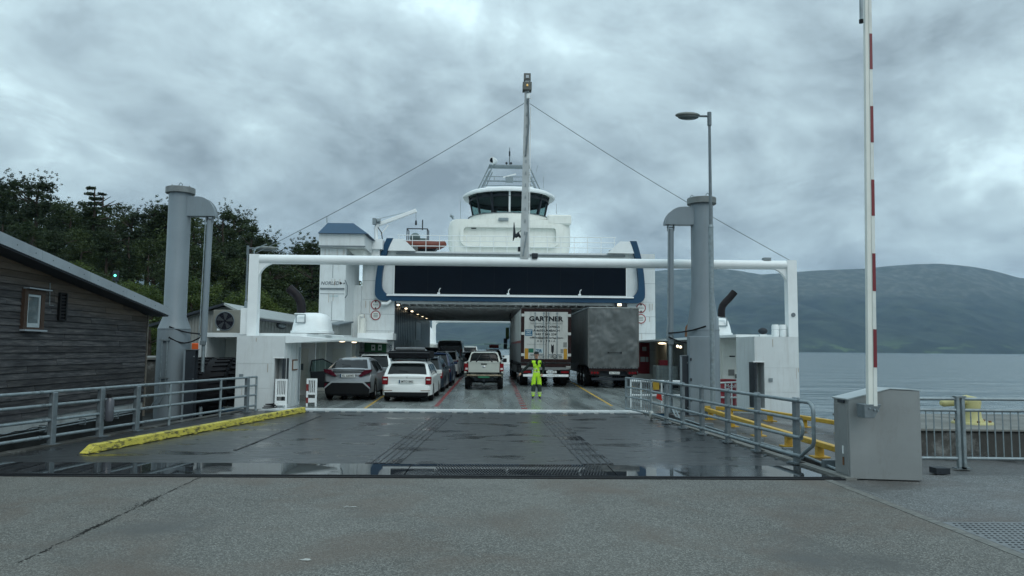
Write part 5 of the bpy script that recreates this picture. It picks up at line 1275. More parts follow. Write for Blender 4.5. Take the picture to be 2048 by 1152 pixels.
# bent white pipe under the frame
MB().tube([P(763, 607, 44.7), P(775, 607, 44.7), P(782, 601, 44.7)], .1, 10).build('overflow_pipe', WHITE2, fe, smooth=50)
MB().tube([P(717, 668, 44.2), P(717, 634, 44.2), P(721, 631, 44.2), P(727, 631, 44.2)], .07, 8).build('vent_pipe', CREAM, fe, smooth=50)
B(P(720, 650, 44.3).x, P(729, 650, 44.3).x, 44.3, 44.9, 2.4, P(720, 636, 44.3).z).build('vent_trunk', CREAM, fe)
B(P(716, 668, 43.8).x, P(787, 668, 43.8).x, 43.6, 44.99, 2.37, 2.75).build('canopy_upstand', WHITE2, fe)
# railing on the upper deck
zr0 = 7.73
for h in (.35, .68, 1.0): MB().tube([(-5.9, 45.25, zr0 + h), (7.4, 45.25, zr0 + h)], .022, 5).build('deck_rail', WHITE2, fe)
for k_ in range(17): x = -5.8 + k_ * .82; MB().tube([(x, 45.25, zr0), (x, 45.25, zr0 + 1.0)], .02, 5).build('deck_stanchion', WHITE2, fe)
# stair tower at the left -------------------------------------------
tx0, tx1 = P(638, 600, 42).x, P(690, 600, 42).x
tw = MB().box(tx0, tx1, 42, 46.2, 0, 7.45).build('stair_tower', WHITE, fe)
MB().box(tx1 + .001, -7.9, 44.6, 46.2, 0, 5.6).build('tower_link', WHITE, fe)
for (py, x0f, x1f) in ((588, 0, 1), (642, 0, 1), (578, 0.03, .97), (514, .03, .97)): z_ = P(664, py, 42).z; B(tx0 + .05, tx1 - .05, 41.985, 41.999, z_, z_ + .025).build('panel_joint', GALVD, tw)
xm_ = (tx0 + tx1) / 2; 
for (z0, z1) in ((P(664, 512, 42).z, P(664, 556, 42).z), (P(664, 602, 42).z, P(664, 640, 42).z)): B(xm_ - .01, xm_ + .01, 41.987, 41.999, min(z0, z1), max(z0, z1)).build('panel_joint', GALVD, tw)
B(tx0 + .05, tx1 - .05, 41.93, 41.999, P(664, 577, 42).z - .05, P(664, 577, 42).z + .03).build('tower_ledge', GALVD, tw)
B(tx0 + .05, tx1 - .05, 41.95, 41.999, P(664, 493, 42).z - .04, P(664, 493, 42).z + .05).build('rusty_rail', RUST, tw)
c0 = P(664, 566, 41.9); text('NORLED', 1.02, .20, (c0.x - .12, 41.98, c0.z), (1, 0, 0), (0, 0, 1), mat('owner_lettering', (.07, .09, .11), .5), tw, shear=.25, bold=.008)
MB().prism([(c0.x + .43, c0.z - .09), (c0.x + .43, c0.z + .09), (c0.x + .56, c0.z)], 41.978, 41.982, 'XZ').build('arrow_mark', INK, tw)
MB().prism([(c0.x + .60, c0.z - .06), (c0.x + .66, c0.z + .06), (c0.x + .69, c0.z - .02)], 41.978, 41.982, 'XZ').build('arrow_mark', INK, tw)
c0 = P(667, 592, 41.9); text('CHARGER', .5, .09, (c0.x, 41.98, c0.z), (1, 0, 0), (0, 0, 1), mat('pale_cyan_lettering', (.28, .46, .50), .5), tw)
# bracket, hose at the tower's side
MB().tube([P(690, 560, 41.9), P(695, 572, 41.9), P(694, 590, 41.9), P(690, 596, 41.9)], .03, 6).build('tower_hose', GALVD, tw)
MB().box(tx0 - .03, -7.25, 41.7, 45.5, 7.47, 8.22).build('tower_cabin', WHITE, tw)
B(tx0 - .05, -7.2, 41.66, 41.7, 7.50, 7.56).build('cabin_rail', GALVD, tw)
MB().prism([(tx1, 7.46), (-7.4, 7.46), (-7.4, 7.1), (-7.6, 6.8)], 42.5, 44.5, 'XZ').build('cabin_bracket', CREAM, tw)
rfz = 8.225; x0, x1 = tx0 - .06, -7.05; rr0, rr1 = tx0 + .16, -8.12; yy0_, yy1_ = 41.5, 45.6
MB().add([(x0, yy0_, rfz), (x1, yy0_, rfz), (x1, yy1_, rfz), (x0, yy1_, rfz), (rr0, 42.9, 9.03), (rr1, 42.9, 9.03), (rr1, 44.2, 9.03), (rr0, 44.2, 9.03)],
         [(3, 2, 1, 0), (4, 5, 6, 7), (0, 1, 5, 4), (1, 2, 6, 5), (2, 3, 7, 6), (3, 0, 4, 7)]).build('tower_roof', BLUE, tw)
MB().tube([(x0 + .2, 42.8, 9.0), (x0 + .18, 42.8, 9.4)], .025, 6).build('roof_rod', GALV, tw)
# pedestal and crane
B(P(742, 490, 44.2).x, P(765, 490, 44.2).x, 44.2, 46, 7.73, P(742, 478, 44.2).z).build('crane_pedestal', WHITE2, fe)
B(P(724, 500, 44.5).x, P(760, 500, 44.5).x, 44.4, 46, 7.0, P(730, 497, 44.5).z).build('crane_step', WHITE2, fe)
def q3(px, py, Y=45.): return P(px, py, Y)
cr_ = MB(); cr_.tube([q3(752, 479), q3(752, 456)], .12, 12); cr_.tube([q3(752, 456), q3(757, 447)], .13, 10)
cn = cr_.build('deck_crane', WHITE2, fe, smooth=50)
MB().bar(q3(757, 449), q3(833, 421), .17, .22).build('crane_jib', WHITE2, cn, bevel=.02)
MB().bar(q3(761, 470), q3(777, 450), .07, .07).build('jib_strut', WHITE2, cn)
MB().tube([q3(754, 442, 44.9), q3(761, 442, 44.9)], .16, 12).build('winch', GALV, cn); B(q3(757, 0).x, q3(764, 0).x, 44.7, 45, q3(757, 450).z, q3(757, 438).z).build('winch_motor', GALV, cn)
MB().tube([q3(760, 437), q3(832, 420)], .015, 5).build('crane_wire', GALV, cn); MB().tube([q3(832, 423), q3(832, 441)], .012, 5).build('hoist_wire', GALVD, cn)
MB().tube([q3(756, 455, 44.8), q3(763, 465, 44.8), q3(765, 480, 44.8)], .03, 6).build('crane_hose', BLACK, cn, smooth=50)
MB().tube([q3(832, 441), q3(832, 450)], [.05, .07], 8).build('hook_block', DARK, cn)

# wheelhouse ----------------------------------------------------------
cxw = P(1019, 440, 52).x
def pzx(py, Y=52): return P(1019, py, Y).z
zl0, zl1 = 7.72, pzx(439)
wl = P(895, 460, 52).x; wr = P(1143, 460, 52).x
# lower block with rounded plan ends
pl_ = []
for k_ in range(9): a0 = -pi / 2 - pi / 2 * k_ / 8; pl_.append((wl + .9 + .9 * cos(a0), 52.9 + .9 * sin(a0)))
pl_ += [(wl, 57), (wr, 57)]
for k_ in range(9): a0 = 0 - pi / 2 * k_ / 8; pl_.append((wr - .9 + .9 * cos(a0), 52.9 + .9 * sin(a0)))
wh = MB()
n_ = len(pl_); cxm = (wl + wr) / 2
lv = [(.90, zl0), (.97, zl0 + .8), (1.0, zl0 + 1.6), (1.0, zl1 - .5), (.975, zl1 - .12), (.94, zl1)]
vs = [(cxm + (x - cxm) * s_, y, z_) for s_, z_ in lv for x, y in pl_]
fs = [tuple(range(n_))[::-1], tuple(range((len(lv) - 1) * n_, len(lv) * n_))] + [(r_ * n_ + i, r_ * n_ + (i + 1) % n_, (r_ + 1) * n_ + (i + 1) % n_, (r_ + 1) * n_ + i) for r_ in range(len(lv) - 1) for i in range(n_)]
wh.add(vs, fs); who = wh.build('wheelhouse_base', CREAM, fe, smooth=40)
B(P(1095, 435, 52).x, P(1143, 435, 52).x, 51.98, 54, zl1 - .3, pzx(428)).build('wing_box', CREAM, who, bevel=.08)
# recessed frame ring on the front
fx0, fx1 = P(921, 460, 51.9).x, P(1118, 460, 51.9).x; fz0, fz1 = P(1019, 494, 51.9).z, P(1019, 450, 51.9).z
def rrect(x0, x1, z0, z1, r_, n=5):
    o_ = []
    for (cx_, cz_, a_) in ((x1 - r_, z1 - r_, 0), (x0 + r_, z1 - r_, pi / 2), (x0 + r_, z0 + r_, pi), (x1 - r_, z0 + r_, 3 * pi / 2)):
        for k in range(n + 1): t = a_ + pi / 2 * k / n; o_.append((cx_ + r_ * cos(t), cz_ + r_ * sin(t)))
    return o_
o_ = rrect(fx0, fx1, fz0, fz1, .5); i_ = rrect(fx0 + .22, fx1 - .22, fz0 + .22, fz1 - .2, .22); n_ = len(o_)
vs = [(x, 51.72, z) for x, z in o_] + [(x, 51.72, z) for x, z in i_] + [(x, 51.999, z) for x, z in o_] + [(x, 51.999, z) for x, z in i_]; fs = []
for k in range(n_): j = (k + 1) % n_; fs += [(k, j, n_ + j, n_ + k), (2 * n_ + k, 2 * n_ + j, j, k), (n_ + k, n_ + j, 3 * n_ + j, 3 * n_ + k)]
MB().add(vs, fs).build('panel_frame', CREAM, who, smooth=40)
B(fx0 + .75, fx0 + 1.1, 51.84, 51.9, fz1 - .3, fz1 - .24).build('panel_handle', DARK, who)
# curved bulge under the windows
Yc = 55.; zc0 = zl1 - .02; zc1 = pzx(425, 52.3)
MB().lathe([(3.05, zc0 - .35), (3.05, zc0 + .02), (2.95, zc1 - .05), (2.72, zc1)], (cxw, Yc, 0), 48).build('wheelhouse_drum', CREAM, who, smooth=40)
MB().lathe([(2.74, zc1 - .03), (3.0, zc1 - .06), (3.02, zc1 - .02), (2.74, zc1 + .0)], (cxw, Yc, 0), 48).build('drum_rim', GALVD, who)
c0 = P(1007, 438, 51.8); B(c0.x - .35, c0.x + .35, 51.86, 51.98, c0.z - .1, c0.z + .1).build('name_board', GALV, who)
zw1 = P(1019, 381, 52.3).z
r0_, r1_ = 2.68, 3.0; NW = 14
GLS = bpy.data.materials.new('wheelhouse_glass'); GLS.use_nodes = True; t_ = GLS.node_tree; pb = t_.nodes['Principled BSDF']; pb.inputs['Base Color'].default_value = (.01, .02, .02, 1); pb.inputs['Roughness'].default_value = .04
tb_ = t_.nodes.new('ShaderNodeBsdfTransparent'); tb_.inputs[0].default_value = (.62, .78, .76, 1); mx2 = t_.nodes.new('ShaderNodeMixShader'); mx2.inputs[0].default_value = .28
t_.links.new(tb_.outputs[0], mx2.inputs[1]); t_.links.new(pb.outputs[0], mx2.inputs[2]); t_.links.new(mx2.outputs[0], t_.nodes['Material Output'].inputs[0])
for k in range(NW):
    a0 = 2 * pi * (k + .5) / NW + pi / NW * 0; a1_ = 2 * pi * (k + 1.5) / NW
    def rp_(r, a, z): return (cxw + r * cos(a), Yc + r * sin(a), z)
    e_ = .045
    MB().add([rp_(r0_, a0 + e_, zc1 + .03), rp_(r0_, a1_ - e_, zc1 + .03), rp_(r1_, a1_ - e_, zw1 - .03), rp_(r1_, a0 + e_, zw1 - .03)], [(0, 1, 2, 3)]).build('wheelhouse_window', GLS, who)
    mb = MB(); mb.bar(rp_(r0_, a0, zc1), rp_(r1_, a0, zw1), .13, .10); mb.build('mullion', DARK if k % 5 else WHITE2, who)
mb = MB(); mb.lathe([(2.62, zc1 - .04), (2.72, zc1 - .04), (2.73, zc1 + .04), (2.62, zc1 + .04)], (cxw, Yc, 0), NW * 3); mb.build('window_sill', DARK, who)
MB().lathe([(0, zc1 - .35), (2.6, zc1 - .35)], (cxw, Yc, 0), 28).build('wheelhouse_floor', DARK, who)
MB().lathe([(0, zw1 - .12), (2.85, zw1 - .12), (2.98, zw1 - .45), (2.9, zw1 - .12)], (cxw, Yc, 0), 28).build('wheelhouse_ceiling', DARK, who)
zro = zw1
MB().lathe([(2.9, zro - .02), (3.35, zro - .16), (3.42, zro - .08), (3.40, zro + .06), (3.1, zro + .22), (2.3, zro + .34), (0, zro + .40)], (cxw, Yc, 0), 56).build('wheelhouse_roof', WHITE2, who, smooth=40)
# console, chairs inside (silhouettes)
for dx, w_ in ((-1.7, .5), (-.6, 1.1), (.8, .9), (1.9, .4)): B(cxw + dx - w_ / 2, cxw + dx + w_ / 2, 53.0 + abs(dx) * .2, 53.4 + abs(dx) * .2, zc1 - .34, zc1 + .16, .04).build('console', DARK, who)
for dx in (-1.1, 1.2): 
    mb = MB(); mb.box(cxw + dx - .25, cxw + dx + .25, 54.2, 54.8, zc1 + .0, zc1 + .1); mb.box(cxw + dx - .22, cxw + dx + .22, 54.75, 54.85, zc1 + .1, zc1 + .75); mb.box(cxw + dx - .05, cxw + dx + .05, 54.4, 54.5, zc1 - .34, zc1); mb.build('helm_chair', DARK, who)
# radar mast frame
zr1 = P(1019, 337, 55).z
rm = MB()
for s_ in (-1, 1):
    for y_ in (54.2, 55.8):
        rm.tube([(cxw + s_ * 2.35, y_, zro + .3), (cxw + s_ * 1.45, y_, zr1)], .055, 6); rm.tube([(cxw + s_ * 2.0, y_, zro + .33), (cxw + s_ * 1.25, y_, zr1 - .1)], .045, 6)
for zf_ in (.42, .58): 
    for y_ in (54.2, 55.8): z_ = zro + .3 + (zr1 - zro - .3) * zf_; w_ = 2.35 - .9 * zf_; rm.tube([(cxw - w_, y_, z_), (cxw + w_, y_, z_)], .03, 5)
for x_ in (-1.1, 0, 1.1): z_ = zro + .3 + (zr1 - zro - .3) * .42; rm.tube([(cxw + x_, 54.2, z_), (cxw + x_, 54.2, z_ + .26)], .025, 5)
rmo = rm.build('radar_frame', GALV, who)
B(cxw - 1.5, cxw + 1.5, 54.1, 54.9, zr1 - .05, zr1 + .06).build('radar_platform', GALV, rmo)
MB().bar((cxw - 1.7, 53.5, zro + .42), (cxw + 1.7, 53.5, zro + .47), .2, .16).build('radar_scanner', WHITE2, rmo)
MB().bar((cxw - .45, 54, P(1019, 355, 54).z), (cxw + .48, 54, P(1019, 348, 54).z), .12, .09).build('radar_scanner', WHITE2, rmo)
B(cxw - .28, cxw + .28, 53.9, 54.5, P(1019, 360, 54).z - .1, P(1019, 354, 54).z).build('radar_gearbox', GALV, rmo)
c0 = P(986, 322, 54); MB().tube([(c0.x, 54, zr1), (c0.x, 54, c0.z - .1)], .07, 8).build('searchlight_stand', WHITE2, rmo)
s_ = MB().tube([(c0.x - .05, 53.75, c0.z), (c0.x + .1, 54.2, c0.z + .02)], .24, 16).build('searchlight', WHITE2, rmo, smooth=40)
MB().lathe([(0, 0), (.19, 0)], (c0.x - .05, 53.74, c0.z), 16, axis='Y').build('searchlight_lens', DGLASS, rmo)
c0 = P(1019, 335, 55); MB().tube([(c0.x, 55, zr1), (c0.x, 55, P(1018, 310, 55).z), (c0.x, 55, P(1018, 295, 55).z)], [.05, .04, .03], 6).build('antenna_mast', GALVD, rmo)
MB().tube([(c0.x, 55, P(1018, 312, 55).z), (c0.x, 55, P(1018, 303, 55).z)], .06, 8).build('antenna_lamp', DARK, rmo)
for px in (1013, 1022): c1_ = P(px, 332, 54.6); MB().tube([(c1_.x, 54.6, zr1), (c1_.x, 54.6, zr1 + .28)], .03, 6).build('small_antenna', GALVD, rmo); MB().sphere((c1_.x, 54.6, zr1 + .3), .09, 8, 6).build('antenna_dome', DARK, rmo)
for (px, py0, py1, Y) in ((921, 440, 401, 52.5), (1087, 377, 353, 55), (1113, 428, 408, 52.5), (1072, 345, 330, 54)):
    a_ = P(px, py0, Y); b_ = P(px + (4 if px == 1072 else 0), py1, Y); MB().tube([a_, b_], .014, 5).build('whip_antenna', GALV, who)
c0 = P(904, 434, 52); MB().tube([(c0.x + .1, 52, c0.z - .15), (c0.x, 52, c0.z)], .06, 8).build('spot_stand', GALV, who); MB().tube([(c0.x - .12, 51.9, c0.z + .08), (c0.x + .08, 52, c0.z + .0)], .1, 10).build('spotlight', GALV, who)
# rescue boat is its own thing
rb = thing('rescue_boat', 'small orange grey rigid rescue boat stowed under the crane on the upper deck', 'boat', (P(838, 490, 46.5).x, 46.5, 7.9))
ORB = mat('rescue_orange', (.15, .035, .02), .5, var=.2)
mb = MB()
for dy in (-.55, .55): mb.tube([(-1.7, dy, .35), (.6, dy, .35), (1.2, dy * .7, .38), (1.6, dy * .1, .5)], [.22, .24, .22, .16], 12)
mb.build('tube_collar', ORB, rb, world=False, smooth=60)
MB().prism([(-1.6, .3), (1.3, .35), (.9, -.12), (-1.5, -.15)], -.35, .35, 'XZ').build('boat_hull', DARK, rb, world=False)
B(-.35, .35, -.3, .3, -.15, .12).build('boat_cradle', BLUE, rb, world=False)
mb = MB(); 
for dx in (-.7, .55): mb.tube([(dx, -.5, .4), (dx, -.5, 1.35), (dx, .5, 1.35), (dx, .5, .4)], .035, 6)
mb.tube([(-.7, -.5, 1.35), (.55, -.5, 1.35)], .035, 6); mb.tube([(.2, 0, 1.35), (.2, 0, 2.0)], .04, 6); mb.build('roll_frame', DARK, rb, world=False)
mb = MB().sphere((-.25, 0, .85), .33, 10, 8, (1, .8, 1)); mb.box(.05, .5, -.25, .25, .4, .8); mb.build('engine_cover', mat('teal_grey_cover', (.10, .15, .15), .5), rb, world=False)
# far end of the ferry --------------------------------------------------
Y3 = 88.
g2 = gantry(P(868, 660, Y3).x, P(1200, 660, Y3).x, Y3, P(940, 642, Y3).z, .22, 2.4, 'stern_gantry')
c0 = P(1005, 630, Y3 - .2); B(c0.x - .14, c0.x + .14, Y3 - .3, Y3, P(1005, 640, Y3).z, P(1005, 629, Y3).z).build('stern_lamp_box', WHITE2, g2)
B(-9.5, -5.95, 76, 88.5, 0, 2.3).build('far_casing', CREAM, fe)
B(-5.94, -5.0, 74.5, 74.8, 0, 2.2).build('far_post', CREAM, fe)
MB().lathe([(1.0, 2.3), (.9, 3.0), (.6, 3.8), (.2, 4.3), (0, 4.4)], (P(855, 650, 80).x, 80, 0), 18).build('far_dome', WHITE2, fe, smooth=50)
B(P(866, 0, 78).x, P(885, 0, 78).x, 78, 90, 2.3, 2.42).build('far_canopy', WHITE2, fe)
B(-5, 9, 95.5, 95.8, 0, 1.1).build('stern_barrier', WHITE2, fe)
for k_ in range(8): B(-4.5 + k_ * 1.7, -4.4 + k_ * 1.7, 95.4, 95.49, 0, 1.3).build('stern_barrier_post', WHITE2, fe)

# deck barriers (white gates) -------------------------------------------
def slatgate(x0, x1, y, z, lab, n, red=True, mode=0):
    t = thing('deck_barrier', lab, 'barrier', ((x0 + x1) / 2, y, 0), group='white slatted deck barriers')
    f_ = MB(); f_.box(x0, x0 + .05, y, y + .05, 0, z); f_.box(x1 - .05, x1, y, y + .05, 0, z)
    f_.box(x0 + .05, x1 - .05, y, y + .05, z - .06, z); f_.box(x0 + .05, x1 - .05, y, y + .05, z * .42, z * .42 + .06)
    if mode == 0: f_.box(x0 + .05, x1 - .05, y, y + .05, .12, .26)
    f_.build('frame', WHITE2, t)
    for k_ in range(1, n): x = x0 + (x1 - x0) * k_ / n; B(x - .011, x + .011, y + .005, y + .045, z * .42 + .06, z - .06).build('slat', WHITE2, t)
    if red: 
        for (z0, z1) in ((z * .55, z * .8), (.1, .28)): B(x0 - .004, x0 + .07, y - .006, y - .001, z0, z1).build('red_band', RED, t)
    return t
a_ = P(612, 800, 24.6); b_ = P(633, 800, 24.6)
slatgate(a_.x, b_.x, 24.6, P(620, 757, 24.6).z, 'small white slatted barrier with red bands at the left end of the ferry sill', 6)
a_ = P(552, 800, 23.44); b_ = P(576, 800, 23.44)
slatgate(a_.x, b_.x, 23.30, P(560, 758, 23.3).z, 'small white slatted gate standing before the niche of the left bow housing', 7, red=False)
a_ = P(1262, 790, 25.2); b_ = P(1364, 790, 25.2)
wb = thing('deck_barrier', 'wide white tubular barrier behind the grated gate at the right end of the sill', 'barrier', ((a_.x + b_.x) / 2, 25.2, 0), group='white slatted deck barriers')
zt2_ = P(1300, 762, 25.2).z
mb = MB(); mb.tube([(a_.x, 25.2, 0), (a_.x, 25.2, zt2_), (b_.x, 25.2, zt2_ - .02), (b_.x, 25.2, 0)], .05, 8); mb.tube([(a_.x, 25.2, zt2_ * .45), (b_.x, 25.2, zt2_ * .45)], .035, 8); mb.build('frame', WHITE2, wb, smooth=40)
for k_ in range(1, 5): x = a_.x + (b_.x - a_.x) * k_ / 5; MB().tube([(x, 25.2, 0), (x, 25.2, zt2_)], .028, 6).build('upright', WHITE2, wb)
x = P(1312, 780, 25.1).x
B(x - .10, x + .10, 25.06, 25.13, zt2_ - .28, zt2_ + .02).build('orange_band', YEL2, wb)
B(x - .07, x + .10, 25.08, 25.12, .55, zt2_ - .30).build('red_band', RED, wb)
MB().prism([(x + .0, .30), (x + .2, .22), (x + .16, .46), (x + .04, .50)], 25.05, 25.10, 'XZ').build('red_wedge', mat('bright_red_plastic', (.55, .03, .02), .4), wb)
a_ = P(1438, 790, 25.9); b_ = P(1502, 790, 25.9); zt3 = P(1470, 766, 25.9).z
r3 = thing('deck_barrier', 'white tubular rail before the beige side door of the right bow housing', 'barrier', ((a_.x + b_.x) / 2, 25.9, 0), group='white slatted deck barriers')
mb = MB(); mb.tube([(a_.x, 25.9, zt3), (b_.x, 25.9, zt3 + .05)], .03, 8); mb.tube([(a_.x, 25.9, .3), (b_.x, 25.9, .3)], .03, 8); mb.build('rail', WHITE2, r3)
for k_ in range(6): x = a_.x + (b_.x - a_.x) * k_ / 5; MB().tube([(x, 25.9, 0), (x, 25.9, zt3)], .022, 6).build('upright', WHITE2, r3)
# red oil drum, IBC, small crate
c0 = P(1458, 800, 26.4)
dm = thing('oil_drum', 'dark red oil drum with white lettering behind the white rail', 'drum', (c0.x, 26.5, 0))
prf = [(0, 0), (.29, 0), (.30, .02), (.29, .04), (.29, .29), (.30, .31), (.29, .33), (.29, .58), (.30, .60), (.29, .62), (.29, .86), (.30, .88), (.29, .9), (.27, .88), (0, .88)]
MB().lathe(prf, (c0.x, 26.5, 0), 24).build('drum_body', REDD, dm, smooth=30)
text('Mobil', .36, .13, (c0.x, 26.19, .68), (1, 0, 0), (0, 0, 1), WHITE2, dm, bold=.01)
c0 = P(1334, 760, 38)
ib = thing('ibc_tank', 'translucent white liquid tank in a wire cage behind the deck barrier', 'tank', (c0.x, 38.4, 0))
B(c0.x - .52, c0.x + .52, 38, 39, .15, 1.12, .05).build('tank', mat('milky_plastic', (.34, .38, .37), .4), ib)
B(c0.x - .56, c0.x + .56, 37.95, 39.05, 0, .13).build('pallet', DARK, ib)
for k_ in range(6):
    z = .2 + k_ * .18; B(c0.x - .56, c0.x + .56, 37.96, 37.98, z, z + .02).build('cage_bar', GALV, ib)
for k_ in range(7): x = c0.x - .56 + k_ * .18; B(x, x + .02, 37.94, 37.959, .13, 1.14).build('cage_bar', GALV, ib)
B(c0.x - .3, c0.x + .1, 38.2, 38.6, 1.13, 1.4).build('can', REDD, None, label='small dark red can standing on the caged tank', cat='can')
# loose cable and cleat at the left of the sill
cbm = thing('rope_coil', 'small heap of dark cable lying beside the white slatted gate', 'cable', G(540, 819)); g0 = G(540, 819)
mb = MB(); mb.tube([(g0.x + .25 * cos(t * .7) * (1 - t * .02), g0.y + .15 * sin(t * .7) * (1 - t * .02), .02 + .006 * t) for t in range(28)], .018, 6); mb.build('cable', BLACK, cbm)

p0_ = P(652, 668, 33); p1_ = P(680, 668, 33)
MB().prism([(33, p0_.z), (36, p0_.z), (36, P(652, 641, 33).z), (33, P(652, 650, 33).z)], p0_.x, p1_.x - .08, 'YZ').build('deck_store', mat('deck_store_grey', (.16, .175, .17), .5), fe)
MB().prism([(32.8, P(652, 651, 33).z), (36.1, P(652, 641, 33).z + .01), (36.1, P(652, 641, 33).z + .08), (32.8, P(652, 651, 33).z + .07)], p0_.x - .05, p1_.x, 'YZ').build('deck_store_roof', GALVD, fe)

# seams, rub marks and small fittings on the bow housings and the tower
MB().prism([(8.06, 0), (9.5, 0), (9.5, .48), (8.06, .48)], 44.7, 44.99, 'XZ').build('door_step', CREAM, fe)
SEAM = mat('painted_weld_seam', (.52, .56, .56), .45); RUNS = mat('rust_run', (.34, .25, .17), .6, var=.3, vs=12)
rs_ = random.Random(21)
for (xa_, xb_, y_, z_, par) in ((-7.93, -6.8, 23.5, 2.2, hl), (8.55, 9.6, 23.5, 2.3, hr_)):
    for zz_ in (.62, 1.38): B(xa_, xb_, y_ - .005, y_ - .001, zz_, zz_ + .012).build('weld_seam', SEAM, par)
    for k_ in range(3):
        x = rs_.uniform(xa_, xb_); zt_r = rs_.choice((z_ - .02, 1.38, .62)); B(x, x + rs_.uniform(.006, .016), y_ - .0075, y_ - .0062, zt_r - rs_.uniform(.12, .4), zt_r).build('rust_run', RUNS, par)
    B(xa_ + .1, xa_ + .22, y_ - .03, y_ - .001, .95, 1.06).build('fairlead_plate', GALV, par)
for k_ in range(14):
    x = rs_.uniform(tx0 + .1, tx1 - .1); zt_r = rs_.choice((7.4, 5.72, 4.9, 3.5)); B(x, x + rs_.uniform(.01, .03), 41.975, 41.979, zt_r - rs_.uniform(.2, .7), zt_r).build('rust_run', RUNS, tw)
for k_ in range(16):
    x = rs_.choice((rs_.uniform(-7.8, -7.3), rs_.uniform(9.15, 9.7), rs_.uniform(-7.8, -6.0), rs_.uniform(8.1, 9.7))); zt_r = rs_.choice((4.7, 3.9, 2.9)); B(x, x + rs_.uniform(.01, .025), 44.986, 44.992, zt_r - rs_.uniform(.2, .8), zt_r).build('rust_run', RUNS, fe)
# inner side face of the housings: hooks, box and pipe
for k_ in range(3): B(-6.468, -6.45, 23.7 + k_ * .6, 23.712 + k_ * .6, .1, 2.2).build('weld_seam', SEAM, hl)
MB().tube([(-6.43, 25.2, .1), (-6.43, 25.2, 1.9)], .02, 6).build('conduit', GALV, hl)
